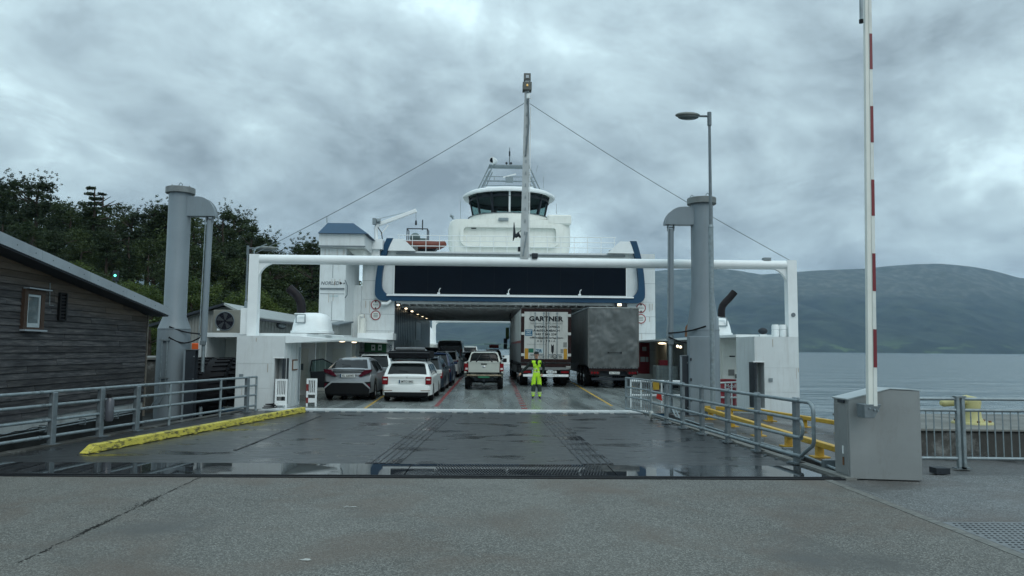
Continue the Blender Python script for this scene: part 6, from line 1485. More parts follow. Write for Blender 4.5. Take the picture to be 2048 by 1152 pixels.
# ================================================================ VEHICLES
def paint(name, c, metal=.0, rough=.28): return mat(name, c, rough, metal=metal, var=.04, vs=1.5, coat=.5, dirt=tuple(v * .6 + .02 for v in c), damt=.25, ds=3)
def interp(pr, y):
    if y <= pr[0][0]: return pr[0][1]
    for (a, b), (c, d) in zip(pr, pr[1:]):
        if y <= c: return b + (d - b) * (y - a) / max(1e-6, c - a)
    return pr[-1][1]
def car(name, lab, catg, X, Y, pm, L=4.6, W=1.8, H=1.47, prof=None, belt=.95, rw=.62, wr=.33, wy=(.85, 3.5), rz=0., group='cars parked in rows on the ferry deck',
        rear=None, lights='std', plate=None, rails=True, sidewin=None, low=.2, glassback=(.12, .5), black_low=True, lh=.2, spoiler=True, platetxt=None):
    root = thing(name, lab, catg, (X, Y, 0), rz=rz, group=group)
    hw = W / 2
    prof = prof or [(0, .62), (.05, .93), (.10, .97), (.46, H - .05), (.62, H), (2.2, H), (2.75, H - .08), (3.55, 1.0), (4.3, .86), (L - .05, .68), (L, .5)]
    def halfw(y): 
        e = min(y, L - y); return hw * (1 - .12 * max(0, 1 - e / .45) ** 2)
    def zlow(y):
        z = low + (.10 if y < .12 or y > L - .12 else 0)
        for c in wy:
            d = abs(y - c)
            if d < wr + .05: z = max(z, .02 + sqrt(max(0, (wr + .07) ** 2 - d * d)) + wr * .9)
        return z
    def topw(y):
        zt = interp(prof, y); zb_ = belt; f = max(0, min(1, (zt - zb_) / (H - zb_)))
        return halfw(y) * (.95 + (rw / .9 * .98 - .95) * f)
    def sect(y):
        w = halfw(y); zt = interp(prof, y); zb_ = zlow(y); bl = min(belt, zt - .03); tw_ = min(topw(y), w * .97)
        zb_ = min(zb_, bl - .05)
        return [(w * .90, zb_), (w * .985, zb_ + .03), (w, (zb_ + bl) * .5 + .02), (w * .985, bl - .03), (w * .955, bl), (tw_ + (w * .955 - tw_) * .12, bl + (zt - bl) * .86), (tw_ * .93, zt - .012), (tw_ * .6, zt + .012), (0, zt + .02)]
    ys = sorted(set([0, .03, .07, .12, .2, L - .12, L - .05, L] + [p_[0] for p_ in prof] + [c + (wr + .06) * sin(pi / 2 * k / 5) for c in wy for k in range(-5, 6)] + [k * .3 for k in range(int(L / .3))]))
    ys = [y for i, y in enumerate(ys) if i == 0 or y - ys[i - 1] > .008]
    vs = []; fs = []; m = 17
    for y in ys:
        s_ = sect(y); full = [(-x, z) for x, z in s_] + [(x, z) for x, z in s_[:-1][::-1]]
        vs += [(x, y, z) for x, z in full]
    for i in range(len(ys) - 1):
        for k in range(m - 1): fs.append((i * m + k, i * m + k + 1, (i + 1) * m + k + 1, (i + 1) * m + k))
        fs.append((i * m + m - 1, i * m, (i + 1) * m, (i + 1) * m + m - 1))
    fs.append(tuple(range(m))); fs.append(tuple(range((len(ys) - 1) * m + m - 1, (len(ys) - 1) * m - 1, -1)))
    MB().add(vs, fs).build('body', pm, root, world=False, smooth=32)
    B(-hw + .16, hw - .16, .15, L - .2, .16, .5).build('underbody', PLASTIC, root, world=False)
    if black_low: MB().prism([(-hw * .84, low + .0), (hw * .84, low), (hw * .86, low + lh), (-hw * .86, low + lh)], -.02, .05, 'XZ').build('rear_diffuser', PLASTIC, root, world=False, bevel=.01)
    # wheels
    for c in wy:
        for s_ in (-1, 1):
            x0 = s_ * (hw - .20); x1 = s_ * (hw - .005)
            w_ = MB().lathe([(wr * .62, x0), (wr * .93, x0), (wr, x0 + s_ * .03), (wr, x1 - s_ * .04), (wr * .95, x1 - s_ * .01), (wr * .66, x1), (wr * .62, x1 - s_ * .02)], (0, c, wr), 24, axis='X').build('wheel', TYRE, root, world=False, smooth=40)
            mb = MB().lathe([(wr * .64, x1 - s_ * .015), (wr * .60, x1 - s_ * .02), (wr * .56, x1 - s_ * .06)], (0, c, wr), 24, axis='X')
            for k in range(5):
                a_ = 2 * pi * k / 5; mb.obox((x1 - s_ * .03, c + wr * .3 * cos(a_), wr + wr * .3 * sin(a_)), .03, wr * .58, .055, Matrix.Rotation(a_, 3, 'X'))
            mb.build('rim', RIM, w_, world=False)
            B(min(x0, x0 + s_ * .05), max(x0, x0 + s_ * .05), c - wr * .6, c + wr * .6, wr * .45, wr * 1.5).build('brake', DARK, w_, world=False)
    # rear glass
    y0, y1 = glassback
    mb = MB(); n_ = 8; rows_ = []
    for i in range(6):
        y = y0 + (y1 - y0) * i / 5; zt = interp(prof, y); tw_ = topw(y) * .87; sl = (interp(prof, y + .01) - interp(prof, y - .01)) / .02
        nl = sqrt(1 + sl * sl); ny, nz_ = -sl / nl, 1 / nl
        rows_.append([(tw_ * (2 * k / n_ - 1), y + ny * .008, zt + .012 * (1 - (2 * k / n_ - 1) ** 2) + nz_ * .010) for k in range(n_ + 1)])
    vs = [p_ for r_ in rows_ for p_ in r_]; fs = [(i * (n_ + 1) + k, i * (n_ + 1) + k + 1, (i + 1) * (n_ + 1) + k + 1, (i + 1) * (n_ + 1) + k) for i in range(5) for k in range(n_)]
    rg = MB().add(vs, fs).build('rear_window', CGLASS, root, world=False, smooth=60)
    if rear == 'wiper' or rear is None:
        q_ = rows_[1][4]; MB().tube([(q_[0] + .02, q_[1] - .02, q_[2]), (q_[0] - .3, q_[1] - .02, q_[2] + .05)], .008, 5).build('wiper', PLASTIC, rg, world=False)
    # side windows
    def sp(y, f, s_):
        w = halfw(y); zt = interp(prof, y); bl = min(belt, zt - .03); tw_ = min(topw(y), w * .97)
        xa_, za_ = w * .955, bl; xb_, zb_ = tw_ + (w * .955 - tw_) * .12, bl + (zt - bl) * .86
        return (s_ * (xa_ + (xb_ - xa_) * f + .006), y, za_ + (zb_ - za_) * f)
    roofstart = glassback[1]
    sw = sidewin or [(roofstart + .02, roofstart + .58), (roofstart + .68, roofstart + 1.45), (roofstart + 1.53, roofstart + 2.45)]
    for s_ in (-1, 1):
        for (ya, yb) in sw:
            vs = []; n2 = 6
            for k in range(n2 + 1):
                y = ya + (yb - ya) * k / n2; vs += [sp(y, .07, s_), sp(y, .93 if interp(prof, y) > H - .15 else .88, s_)]
            MB().add(vs, [(2 * k, 2 * k + 1, 2 * k + 3, 2 * k + 2) for k in range(n2)]).build('side_window', CGLASS, root, world=False)
        ym_ = sw[-1][1] - .25; q_ = sp(ym_, .05, s_)
        B(min(q_[0], q_[0] + s_ * .2), max(q_[0], q_[0] + s_ * .2), ym_, ym_ + .1, q_[2] - .02, q_[2] + .13, .02).build('door_mirror', pm, root, world=False)
        if rails: MB().tube([(s_ * topw(1.2) * .9, roofstart + .15, H - .02), (s_ * topw(1.2) * .9, roofstart + .25, H + .04), (s_ * topw(1.2) * .9, roofstart + 1.9, H + .04), (s_ * topw(1.2) * .9, roofstart + 2.0, H - .02)], .016, 6).build('roof_rail', GALV, root, world=False)
    # lamps
    ww = halfw(.06)
    if lights == 'std':
        for s_ in (-1, 1):
            x0, x1 = s_ * ww * .70, s_ * (ww + .012)
            l_ = B(min(x0, x1), max(x0, x1), -.012, .16, belt - .34, belt - .06, .025).build('tail_light', TAILR, root, world=False)
            B(min(x0, x1) + .03, max(x0, x1) - .03, -.018, -.012, belt - .23, belt - .16).build('reversing_lens', TAILW, l_, world=False)
    elif lights == 'tall':
        for s_ in (-1, 1):
            x0, x1 = s_ * (ww - .13), s_ * (ww + .012); B(min(x0, x1), max(x0, x1), -.012, .14, belt - .10, belt + .38, .02).build('tail_light', TAILR, root, world=False)
    elif lights == 'wedge':
        for s_ in (-1, 1):
            MB().prism([(s_ * (ww + .01), belt - .1), (s_ * (ww + .01), belt + .03), (s_ * ww * .62, belt - .06), (s_ * ww * .62, belt - .12)], -.012, .14, 'XZ').build('tail_light', TAILR, root, world=False)
    zp = belt - .27 if plate is None else plate
    pl_ = B(-.27, .27, -.022, -.004, zp, zp + .12).build('number_plate', PLATE, root, world=False)
    B(-.27, -.225, -.026, -.0225, zp, zp + .12).build('plate_band', BLUE, pl_, world=False)
    if platetxt: text(platetxt, .40, .085, (.02, -.025, zp + .06), (1, 0, 0), (0, 0, 1), INK, pl_, world=False, bold=.012)
    if spoiler:
        yS = glassback[1]; B(-topw(yS) * .9, topw(yS) * .9, yS - .13, yS + .04, H - .055, H - .01, .012).build('roof_spoiler', pm, root, world=False)
    B(-ww * .75, ww * .75, -.012, .0, belt - .07 - .01, belt - .065).build('tailgate_seam', PLASTIC, root, world=False)
    return root
PW = paint('white_car_paint', (.74, .77, .75)); PS = paint('silver_car_paint', (.29, .312, .325), metal=.5); PB = paint('dark_blue_car_paint', (.004, .018, .055))
PG = paint('slate_blue_car_paint', (.022, .034, .048), metal=.2); PK = paint('black_car_paint', (.014, .016, .018)); PC = paint('champagne_pickup_paint', (.46, .48, .43), metal=.15); PD = paint('grey_car_paint', (.10, .11, .12), metal=.3)
def xat(px, Y): return P(px, 720, Y).x
DMAR = mat('dark_maroon_lamp', (.075, .004, .014), .25, spec=.2)
# 1 silver coupe-like crossover, front left door open
Yc_ = 27.35
sv = car('crossover_car', 'silver crossover with raked dark rear glass and its front left door open', 'car', xat(696, Yc_), Yc_, PS, L=4.35, W=1.80, H=1.53,
         prof=[(0, .62), (.03, .80), (.10, 1.0), (.17, 1.04), (.36, 1.15), (.90, 1.44), (1.15, 1.51), (1.9, 1.53), (2.5, 1.47), (3.25, 1.08), (4.0, .92), (4.32, .72), (4.35, .5)],
         belt=.98, rw=.58, wr=.35, wy=(.83, 3.47), lights=None, plate=.83, rails=False, glassback=(.36, .94), sidewin=[(1.15, 1.35), (1.42, 2.0), (2.08, 2.85)], low=.26, lh=.28, spoiler=False, platetxt='EL 66045')
for s_ in (-1, 1):
    MB().prism([(s_ * .40, .88), (s_ * .48, .86), (s_ * .84, 1.02), (s_ * .86, 1.12), (s_ * .62, 1.10), (s_ * .52, 1.02)], -.03, .20, 'XZ').build('tail_light', DMAR, sv, world=False)
    MB().prism([(s_ * .58, .66), (s_ * .83, .68), (s_ * .85, .44), (s_ * .80, .42), (s_ * .62, .58)], -.03, .03, 'XZ').build('bumper_corner_vent', PLASTIC, sv, world=False)
    MB().prism([(s_ * .70, .60), (s_ * .80, .62), (s_ * .82, .48), (s_ * .77, .50)], -.036, -.03, 'XZ').build('rear_reflector', DMAR, sv, world=False)
MB().prism([(-.80, .43), (-.55, .64), (.55, .64), (.80, .43), (.84, .44), (.58, .69), (-.58, .69), (-.84, .44)], -.05, -.02, 'XZ').build('silver_trim', paint('silver_trim_paint', (.42, .45, .46), .4), sv, world=False)
MB().prism([(-.78, .24), (.78, .24), (.80, .42), (.55, .63), (-.55, .63), (-.80, .42)], -.04, -.0, 'XZ').build('black_bumper', PLASTIC, sv, world=False)
B(-.60, .60, .02, .17, 1.045, 1.07).build('lip_spoiler', PS, sv, world=False)
MB().prism([(-.5, 1.06), (.5, 1.06), (.58, 1.11), (-.58, 1.11)], .2, .26, 'XZ').build('glass_lower_trim', PLASTIC, sv, world=False)
for (x0, x1) in ((-.36, -.18), (-.12, .14), (.2, .40)): MB().add([(x0, .60, 1.31), (x1, .60, 1.31), (x1, .70, 1.365), (x0, .70, 1.365)], [(0, 1, 2, 3)]).build('glass_reflection_panel', mat('see_through_glass', (.30, .36, .36), .1), sv, world=False) if False else None
# open door, hinged at front left
od = MB(); hxx, hy = -.88, 2.95; ang = R(62)
def dp(s, z): return (hxx - s * sin(ang), hy - s * cos(ang), z)
od.add([dp(0, .32), dp(1.1, .32), dp(1.18, .95), dp(0, .98), (dp(0, .32)[0] - .02, dp(0, .32)[1] + .05, .32), (dp(1.1, .32)[0] - .02, dp(1.1, .32)[1] + .05, .32), (dp(1.18, .95)[0] - .02, dp(1.18, .95)[1] + .05, .95), (dp(0, .98)[0] - .02, dp(0, .98)[1] + .05, .98)],
       [(0, 1, 2, 3), (7, 6, 5, 4), (0, 4, 5, 1), (1, 5, 6, 2), (2, 6, 7, 3), (3, 7, 4, 0)])
odo = od.build('open_door', DARK, sv, world=False)
fr = MB(); fr.tube([dp(1.18, .95), dp(1.12, 1.38), dp(.7, 1.44), dp(.2, 1.2), dp(0, .98)], .028, 6); fr.build('window_frame', DARK, odo, world=False)
MB().add([dp(1.15, .96), dp(1.10, 1.36), dp(.7, 1.42), dp(.2, 1.18), dp(.02, .98)], [(0, 1, 2, 3, 4)]).build('door_glass', GLS, odo, world=False)
# 2 white estate with rooftop tent
Yc_ = 26.75
we = car('estate_car', 'white estate car with square red tail lights under a black rooftop tent, nearest the sill', 'car', xat(814, Yc_), Yc_, PW, L=4.67, W=1.80, H=1.42, belt=.92, rw=.66, wr=.32, wy=(.93, 3.6), lights=None, plate=.66, rails=True, low=.22, lh=.13,
         prof=[(0, .55), (.02, .60), (.06, .62), (.09, .90), (.14, .95), (.44, 1.34), (.60, 1.41), (2.4, 1.42), (2.9, 1.35), (3.6, .98), (4.4, .84), (4.62, .66), (4.67, .5)], glassback=(.155, .43), platetxt='MTO 840')
for s_ in (-1, 1):
    x0, x1 = s_ * .66, s_ * .865
    l_ = B(min(x0, x1), max(x0, x1), .01, .24, .62, .895, .02).build('tail_light', TAILR, we, world=False); B(min(x0, x1) + .04, max(x0, x1) - .03, .002, .01, .77, .82).build('lens_bar', TAILW, l_, world=False)
    x0, x1 = s_ * .50, s_ * .84; B(min(x0, x1), max(x0, x1), -.012, .0, .395, .415).build('reflector', RUST, we, world=False)
text('o', .05, .05, (0, .05, .86), (1, 0, 0), (0, 0, 1), CHROME, we, name='badge', world=False)
B(-.62, .62, .05, .06, .50, .507).build('bumper_seam', INKG, we, world=False)
tb = MB(); tb.box(-.74, .74, .55, 2.75, 1.53, 1.80, .04); tno = tb.build('rooftop_tent', mat('black_tent_cover', (.006, .007, .009), .85, spec=.15, var=.3, vs=3, bump=.3, bs=12), we, world=False)
for y_ in (.85, 2.2): B(-.66, .66, y_, y_ + .06, 1.47, 1.505).build('cross_bar', GALV, tno, world=False)
for s_ in (-.64, .58): B(s_, s_ + .06, .8, 2.3, 1.42, 1.53).build('tent_foot', DARK, tno, world=False)
B(-.75, .75, .54, .56, 1.72, 1.76).build('tent_strap', mat('tent_strap', (.06, .065, .07), .6), tno, world=False)
mb = MB(); mb.tube([(-.55, 1.2, 1.86), (.1, 1.1, 1.87), (.5, 1.3, 1.86)], .07, 8); mb.tube([(-.4, 1.6, 1.84), (.4, 1.5, 1.85)], .06, 8); mb.build('rolled_awning', mat('grey_awning', (.12, .13, .135), .6), tno, world=False)
# 3 white hatch ahead of the silver one
c3 = car('hatchback_car', 'white hatchback with black roof bars waiting ahead of the silver crossover', 'car', xat(746, 33.2), 33.2, PW, L=4.1, W=1.76, H=1.60, belt=1.0, rw=.64, lights='wedge', plate=.7, prof=[(0, .6), (.05, .95), (.12, 1.02), (.42, 1.52), (.6, 1.59), (2.2, 1.60), (2.6, 1.5), (3.3, 1.05), (4.0, .85), (4.1, .5)], wy=(.7, 3.2))
for y_ in (.9, 1.7): B(-.78, .78, y_, y_ + .05, 1.67, 1.70).build('roof_bar', PLASTIC, c3, world=False)
B(-.72, .6, .5, .9, 1.64, 1.66).build('roof_bar_pad', PLASTIC, c3, world=False); B(.62, .80, .85, 1.3, 1.66, 1.76, .02).build('red_strap_bundle', TAILR, c3, world=False)
# 4,5 dark blue cars ahead of the white estate
car('estate_car', 'slate blue estate car directly ahead of the white estate with the rooftop tent', 'car', xat(842, 33.0) + .12, 32.6, PG, L=4.7, W=1.84, H=1.50, belt=.95, rw=.66, wy=(.9, 3.6))
car('tall_car', 'dark blue tall car ahead of the slate blue estate in the left lane', 'car', xat(868, 38.6), 38.2, PB, L=4.6, W=1.86, H=1.66, belt=1.05, rw=.66, wy=(.9, 3.5), wr=.36)
# 6 white SUV
car('off_road_car', 'white off-road car with red wedge tail lights in front of the tall van', 'car', xat(891, 50.), 50.0, PW, L=4.5, W=1.84, H=1.72, belt=1.12, rw=.66, lights='wedge', wr=.36, plate=.8,
    prof=[(0, .62), (.05, .98), (.10, 1.12), (.42, 1.62), (.6, 1.70), (2.2, 1.72), (2.8, 1.6), (3.5, 1.12), (4.3, 1.0), (4.5, .6)])
# 7 van
vn = car('passenger_van', 'tall dark van with silver edges and a wide black rear window', 'van', xat(899, 57.), 57.0, PD, L=5.0, W=2.05, H=2.50, belt=1.45, rw=.80, lights='tall', wr=.36, plate=.8, rails=False,
    prof=[(0, .7), (.02, 1.0), (.04, 1.45), (.12, 2.30), (.22, 2.46), (.5, 2.5), (3.5, 2.5), (4.0, 2.3), (4.6, 1.5), (4.95, 1.1), (5.0, .6)], glassback=(.045, .10), spoiler=False, wy=(1.0, 4.0))
for s_ in (-1, 1): MB().tube([(s_ * .93, -.01, 1.3), (s_ * .86, .08, 2.25), (s_ * .78, .16, 2.42)], .05, 6).build('silver_pillar', paint('van_silver%d' % s_, (.45, .48, .48), .4), vn, world=False)
MB().tube([(-.78, .12, 2.42), (.78, .12, 2.42)], .05, 6).build('silver_header', bpy.data.materials['van_silver1'], vn, world=False)
# 8 grey pickup cab seen over the tent
car('pickup_truck', 'dark grey double cab with silver rimmed rear window seen above the rooftop tent', 'pickup', xat(832, 47.5), 44.5, PD, L=5.2, W=1.85, H=1.88, belt=1.25, rw=.62, wr=.38, lights='std', rails=False, spoiler=False,
    prof=[(0, .8), (.04, 1.12), (1.4, 1.13), (1.46, 1.2), (1.7, 1.82), (1.9, 1.88), (3.1, 1.86), (3.8, 1.3), (4.9, 1.15), (5.2, .8)], glassback=(1.48, 1.72), sidewin=[(1.95, 2.4), (2.48, 3.2)], wy=(1.0, 4.2), group='cars parked in rows on the ferry deck')
# far cars
for (nm, lab, px, Y, pm, H_, W_) in (
    ('off_road_car', 'dark car in the middle row just right of the tall van', 934, 63, PK, 1.6, 1.85),
    ('tall_car', 'pale camper like car far down the deck above the dark one', 939, 76, PW, 2.15, 2.0),
    ('estate_car', 'grey car far down the deck between the van and the pickup', 951, 82, PD, 1.6, 1.85),
    ('estate_car', 'silver car directly ahead of the champagne pickup', 972, 42.4, PS, 1.78, 1.84),
    ('estate_car', 'white car with a red load on its roof rack far ahead of the pickup', 985, 66, PW, 1.85, 1.85),
    ('estate_car', 'dark red car half hidden ahead of the van', 921, 69, paint('dark_red_car_paint', (.12, .02, .02)), 1.6, 1.82),
    ('off_road_car', 'black car close to the inner wall left of the tall van', 858, 52, PK, 1.95, 1.9)):
    c_ = car(nm, lab, 'car', xat(px, Y), Y, pm, H=H_, W=W_, belt=.62 * H_, prof=[(0, .5 * H_ * .8), (.05, .62 * H_), (.4, H_ - .06), (.6, H_), (2.4, H_), (2.9, H_ - .1), (3.5, .64 * H_), (4.4, .56 * H_), (4.6, .5)], plate=.62)
    if 'red load' in lab:
        B(-.3, .55, .8, 1.9, H_ + .12, H_ + .42, .06).build('roof_load', mat('red_roof_load', (.50, .05, .05), .5), c_, world=False)
        for s_ in (-.75, .72): B(s_, s_ + .03, .5, 2.4, H_ + .1, H_ + .13).build('rack_side', DARK, c_, world=False)
        for y_ in (.5, 2.4): B(-.75, .75, y_, y_ + .03, H_ + .46, H_ + .49).build('rack_rail', DARK, c_, world=False)
# 9 champagne pickup
Yp = 35.0
pk = thing('pickup_truck', 'champagne coloured pickup with black roll bar and red tail lights alone in the centre lane', 'pickup', (xat(968, Yp), Yp, 0), group='cars parked in rows on the ferry deck')
def pl(b, nm, m, par=None, **k): return b.build(nm, m, par or pk, world=False, **k)
pl(MB().add([(-.72, 0, .80), (.72, 0, .80), (.73, 0, 1.28), (-.73, 0, 1.28), (-.72, .06, .80), (.72, .06, .80), (.73, .06, 1.28), (-.73, .06, 1.28)], [(0, 1, 2, 3), (7, 6, 5, 4), (0, 4, 5, 1), (1, 5, 6, 2), (2, 6, 7, 3), (3, 7, 4, 0)]), 'tailgate', PC, bevel=.012)
tg_ = pk.children[0]
for (z0, z1, d_) in ((1.245, 1.283, .018), ): pl(B(-.73, .73, -d_, 0, z0, z1), 'tailgate_lip', PC, tg_)
pl(B(-.14, .14, -.03, -.001, 1.17, 1.215, .01), 'tailgate_handle', PLASTIC, tg_)
pl(MB().sphere((0, -.01, 1.07), 1, 14, 6, (.085, .015, .045)), 'badge', CHROME, tg_)
for s_ in (-1, 1):
    x0, x1 = s_ * .735, s_ * .89
    # bed side with arch
    arc_ = [(0, .78)] + [(.98 + .44 * cos(pi - pi * k / 10), .42 + .44 * sin(pi - pi * k / 10)) for k in range(11)] + [(1.75, .55), (1.75, 1.28), (0, 1.28)]
    arc_[1] = (.54, .60); arc_[11] = (1.42, .58)
    pl(MB().prism(arc_, min(s_ * .80, s_ * .91), max(s_ * .80, s_ * .91), 'YZ'), 'bed_side', PC, bevel=.01)
    pl(B(min(s_ * .735, s_ * .799), max(s_ * .735, s_ * .799), .02, 1.75, .8, 1.27), 'bed_inner', PLASTIC)
    l_ = pl(B(min(x0, x1 + s_ * .025), max(x0, x1 + s_ * .025), -.015, .12, .86, 1.22, .015), 'tail_light', TAILR); pl(B(min(x0, x1) + .03, max(x0, x1) - .01, -.022, -.015, .93, 1.02), 'reversing_lens', TAILW, l_)
    cab = [(1.78, .5), (1.78, 1.28), (1.92, 1.70), (3.35, 1.72), (4.0, 1.28), (5.05, 1.12), (5.15, .6)]
    pl(B(min(s_ * .93, s_ * 1.12), max(s_ * .93, s_ * 1.12), 3.55, 3.65, 1.22, 1.42, .03), 'door_mirror', PLASTIC)
    for c in (.98, 4.1):
        xo, xi = s_ * .90, s_ * .66; r_ = .37
        w_ = pl(MB().lathe([(.2, xi), (r_ * .95, xi), (r_, xi + s_ * .03), (r_, xo - s_ * .03), (r_ * .94, xo), (.22, xo)], (0, c, r_), 26, axis='X'), 'wheel', TYRE, smooth=40)
        pl(MB().lathe([(.24, xo - s_ * .01), (.18, xo - s_ * .05), (0, xo - s_ * .03)], (0, c, r_), 20, axis='X'), 'rim', RIM, w_)
    pl(B(min(s_ * .62, s_ * .66), max(s_ * .62, s_ * .66), .6, .64, .16, .55), 'mud_flap', BLACK)
secs = [(1.78, .86, .5, .88), (1.9, .87, .5, .88), (3.6, .90, .48, .90), (5.05, .85, .5, .86), (5.15, .8, .55, .82)]
vs = []; fs = []
for (y, w1, zl, w2) in secs: 
    zt = 1.28 if y < 4 else (1.12 if y < 5.1 else .9); vs += [(-w1, y, zl), (w1, y, zl), (w2, y, zt), (-w2, y, zt)]
for i in range(len(secs) - 1): fs += [(i * 4 + k, i * 4 + (k + 1) % 4, i * 4 + 4 + (k + 1) % 4, i * 4 + 4 + k) for k in range(4)]
fs += [(0, 1, 2, 3), (19, 18, 17, 16)]
pl(MB().add(vs, fs), 'cab_lower', PC, bevel=.02)
pl(MB().add([(-.80, 1.80, 1.285), (.80, 1.80, 1.285), (.64, 1.96, 1.73), (-.64, 1.96, 1.73), (-.82, 4.05, 1.285), (.82, 4.05, 1.285), (.62, 3.35, 1.74), (-.62, 3.35, 1.74)],
   [(0, 1, 2, 3), (3, 2, 6, 7), (0, 3, 7, 4), (1, 5, 6, 2), (4, 7, 6, 5)]), 'cab_upper', PC, bevel=.02)
pl(MB().add([(-.70, 1.795, 1.31), (.70, 1.795, 1.31), (.585, 1.925, 1.68), (-.585, 1.925, 1.68)], [(0, 1, 2, 3)]), 'rear_window', CGLASS)
for s_ in (-1, 1):
    pl(MB().add([(s_ * .815, 1.95, 1.31), (s_ * .83, 2.75, 1.31), (s_ * .675, 2.75, 1.68), (s_ * .675, 2.0, 1.68)], [(0, 1, 2, 3)]), 'side_window', CGLASS)
    pl(MB().add([(s_ * .83, 2.85, 1.31), (s_ * .83, 3.85, 1.31), (s_ * .68, 3.35, 1.68), (s_ * .675, 2.85, 1.68)], [(0, 1, 2, 3)]), 'side_window', CGLASS)
mb = MB()
for s_ in (-1, 1): mb.tube([(s_ * .66, 1.35, 1.27), (s_ * .60, 1.45, 1.60), (s_ * .52, 1.48, 1.67)], .035, 8); mb.tube([(s_ * .38, .75, 1.27), (s_ * .18, 1.4, 1.62)], .03, 8)
mb.tube([(-.52, 1.48, 1.67), (.52, 1.48, 1.67)], .035, 8); mb.tube([(-.25, 1.47, 1.52), (.25, 1.47, 1.52)], .025, 8)
pl(mb, 'roll_bar', PLASTIC, smooth=50)
for s_ in (-1, 1): pl(MB().tube([(s_ * .52, 2.1, 1.77), (s_ * .52, 3.1, 1.78)], .02, 6), 'roof_rail', GALV)
pl(B(-.70, .70, .05, 1.76, .78, .80), 'bed_floor', PLASTIC)
pl(MB().tube([(-.80, -.06, .67), (-.78, -.10, .67), (.78, -.10, .67), (.80, -.06, .67)], .05, 8), 'rear_bumper', mat('tarnished_bumper', (.16, .14, .10), .3, metal=.7, var=.4, vs=6))
pl(B(-.36, .36, -.12, -.02, .50, .74, .02), 'bumper_step', PLASTIC); pl(B(-.26, .26, -.135, -.121, .56, .67), 'number_plate', mat('green_number_plate', (.02, .16, .08), .4))
pl(MB().tube([(-.75, .98, .37), (-.15, .98, .37), (0, .98, .37), (.15, .98, .37), (.75, .98, .37)], [.05, .06, .15, .06, .05], 10), 'rear_axle', DARK)
pl(B(-.45, .45, .2, 5.0, .42, .62), 'chassis', DARK); pl(B(-.05, .05, -.16, .1, .40, .50), 'tow_hitch', DARK)

# ================================================================ TRUCKS
def wheels(root, ys, hw_, r_=.5):
    for c in ys:
        for s_ in (-1, 1):
            xo, xi = s_ * hw_, s_ * (hw_ - .42)
            w_ = MB().lathe([(.22, xi), (r_ * .95, xi), (r_, xi + s_ * .04), (r_, xo - s_ * .04), (r_ * .95, xo), (.27, xo)], (0, c, r_), 26, axis='X').build('wheel', TYRE, root, world=False, smooth=40)
            MB().lathe([(.30, xo), (.27, xo - s_ * .06), (.12, xo - s_ * .06), (.10, xo + s_ * .01), (0, xo + s_ * .01)], (0, c, r_), 18, axis='X').build('rim', RIM, w_, world=False)
t1 = thing('refrigerated_trailer_truck', 'articulated lorry with a white lettered rear door and dark red corner frames', 'truck', (P(1092, 700, 38).x, 38, 0), rz=-R(-.9), group='lorries on the ferry deck')
TW = mat('trailer_white', (.46, .475, .45), .45, var=.08, vs=.8, dirt=(.22, .22, .20), damt=.55, ds=1.2, dstretch=(2, 2, .6))
TG = mat('trailer_grey_skirt', (.17, .18, .18), .5, var=.15, dirt=(.08, .08, .08), damt=.5)
FRM = mat('dark_red_frame', (.018, .007, .007), .6, spec=.2, var=.3, vs=5)
def T(b, nm, m, par=None, **k): return b.build(nm, m, par or t1, world=False, **k)
T(B(-1.26, 1.26, .06, 13.4, 2.35, 3.94), 'box_upper', TW); T(B(-1.262, 1.262, .06, 13.4, 1.2, 2.348), 'box_lower', TG)
T(B(-1.268, -1.2625, .3, 13.2, 2.22, 2.34), 'red_side_stripe', RED)
for x0, x1, z0, z1 in ((-1.275, -1.11, 1.25, 3.97), (1.11, 1.275, 1.25, 3.97), (-1.109, 1.109, 3.80, 3.97), (-1.109, 1.109, 1.25, 1.40)): T(B(x0, x1, -.02, .058, z0, z1), 'door_frame', FRM)
for s_ in (-1, 1):
    d_ = T(B(min(s_ * .02, s_ * 1.105), max(s_ * .02, s_ * 1.105), -.03, .05, 1.41, 3.79, .008), 'rear_door', TW)
    for zz_ in (1.55, 2.62, 3.55): T(B(min(s_ * 1.08, s_ * 1.26), max(s_ * 1.08, s_ * 1.26), -.06, -.021, zz_, zz_ + .14), 'hinge', TW, d_)
    for xx in (.12, .56): 
        T(MB().tube([(s_ * xx, -.06, 1.42), (s_ * xx, -.06, 3.78)], .018, 6), 'lock_rod', GALV, d_)
        for zz_ in (1.5, 2.5, 3.7): T(B(s_ * xx - .035, s_ * xx + .035, -.065, -.03, zz_, zz_ + .06), 'rod_bracket', GALVD, d_)
        T(B(s_ * xx, s_ * xx + .25 * s_ if s_ > 0 else s_ * xx + .0, -.085, -.07, 1.62, 1.65) if s_ > 0 else B(s_ * xx - .25, s_ * xx, -.085, -.07, 1.62, 1.65), 'lock_handle', GALVD, d_)
T(B(-.019, .019, -.025, .05, 1.41, 3.79), 'door_gasket', BLACK)
def zy(y): return 1.41 + (790 - y) / 284.
def xx_(x): return (x - 392) / 284.
def tx(s, x0, x1, y0, y1, m=INK, **k): return text(s, (x1 - x0) / 284., (y1 - y0) / 284., ((xx_(x0) + xx_(x1)) / 2, -.045, (zy(y0) + zy(y1)) / 2), (1, 0, 0), (0, 0, 1), m, t1, world=False, **k)
tx('GARTNER', 145, 638, 176, 250, bold=.035); tx('THE WORLD OF TRANSPORT', 152, 636, 268, 292, m=INKG); tx('THERMO EXPRESS', 212, 588, 312, 343, m=INK, bold=.012); tx('A-4650 LAMBACH', 205, 585, 365, 398, bold=.02)
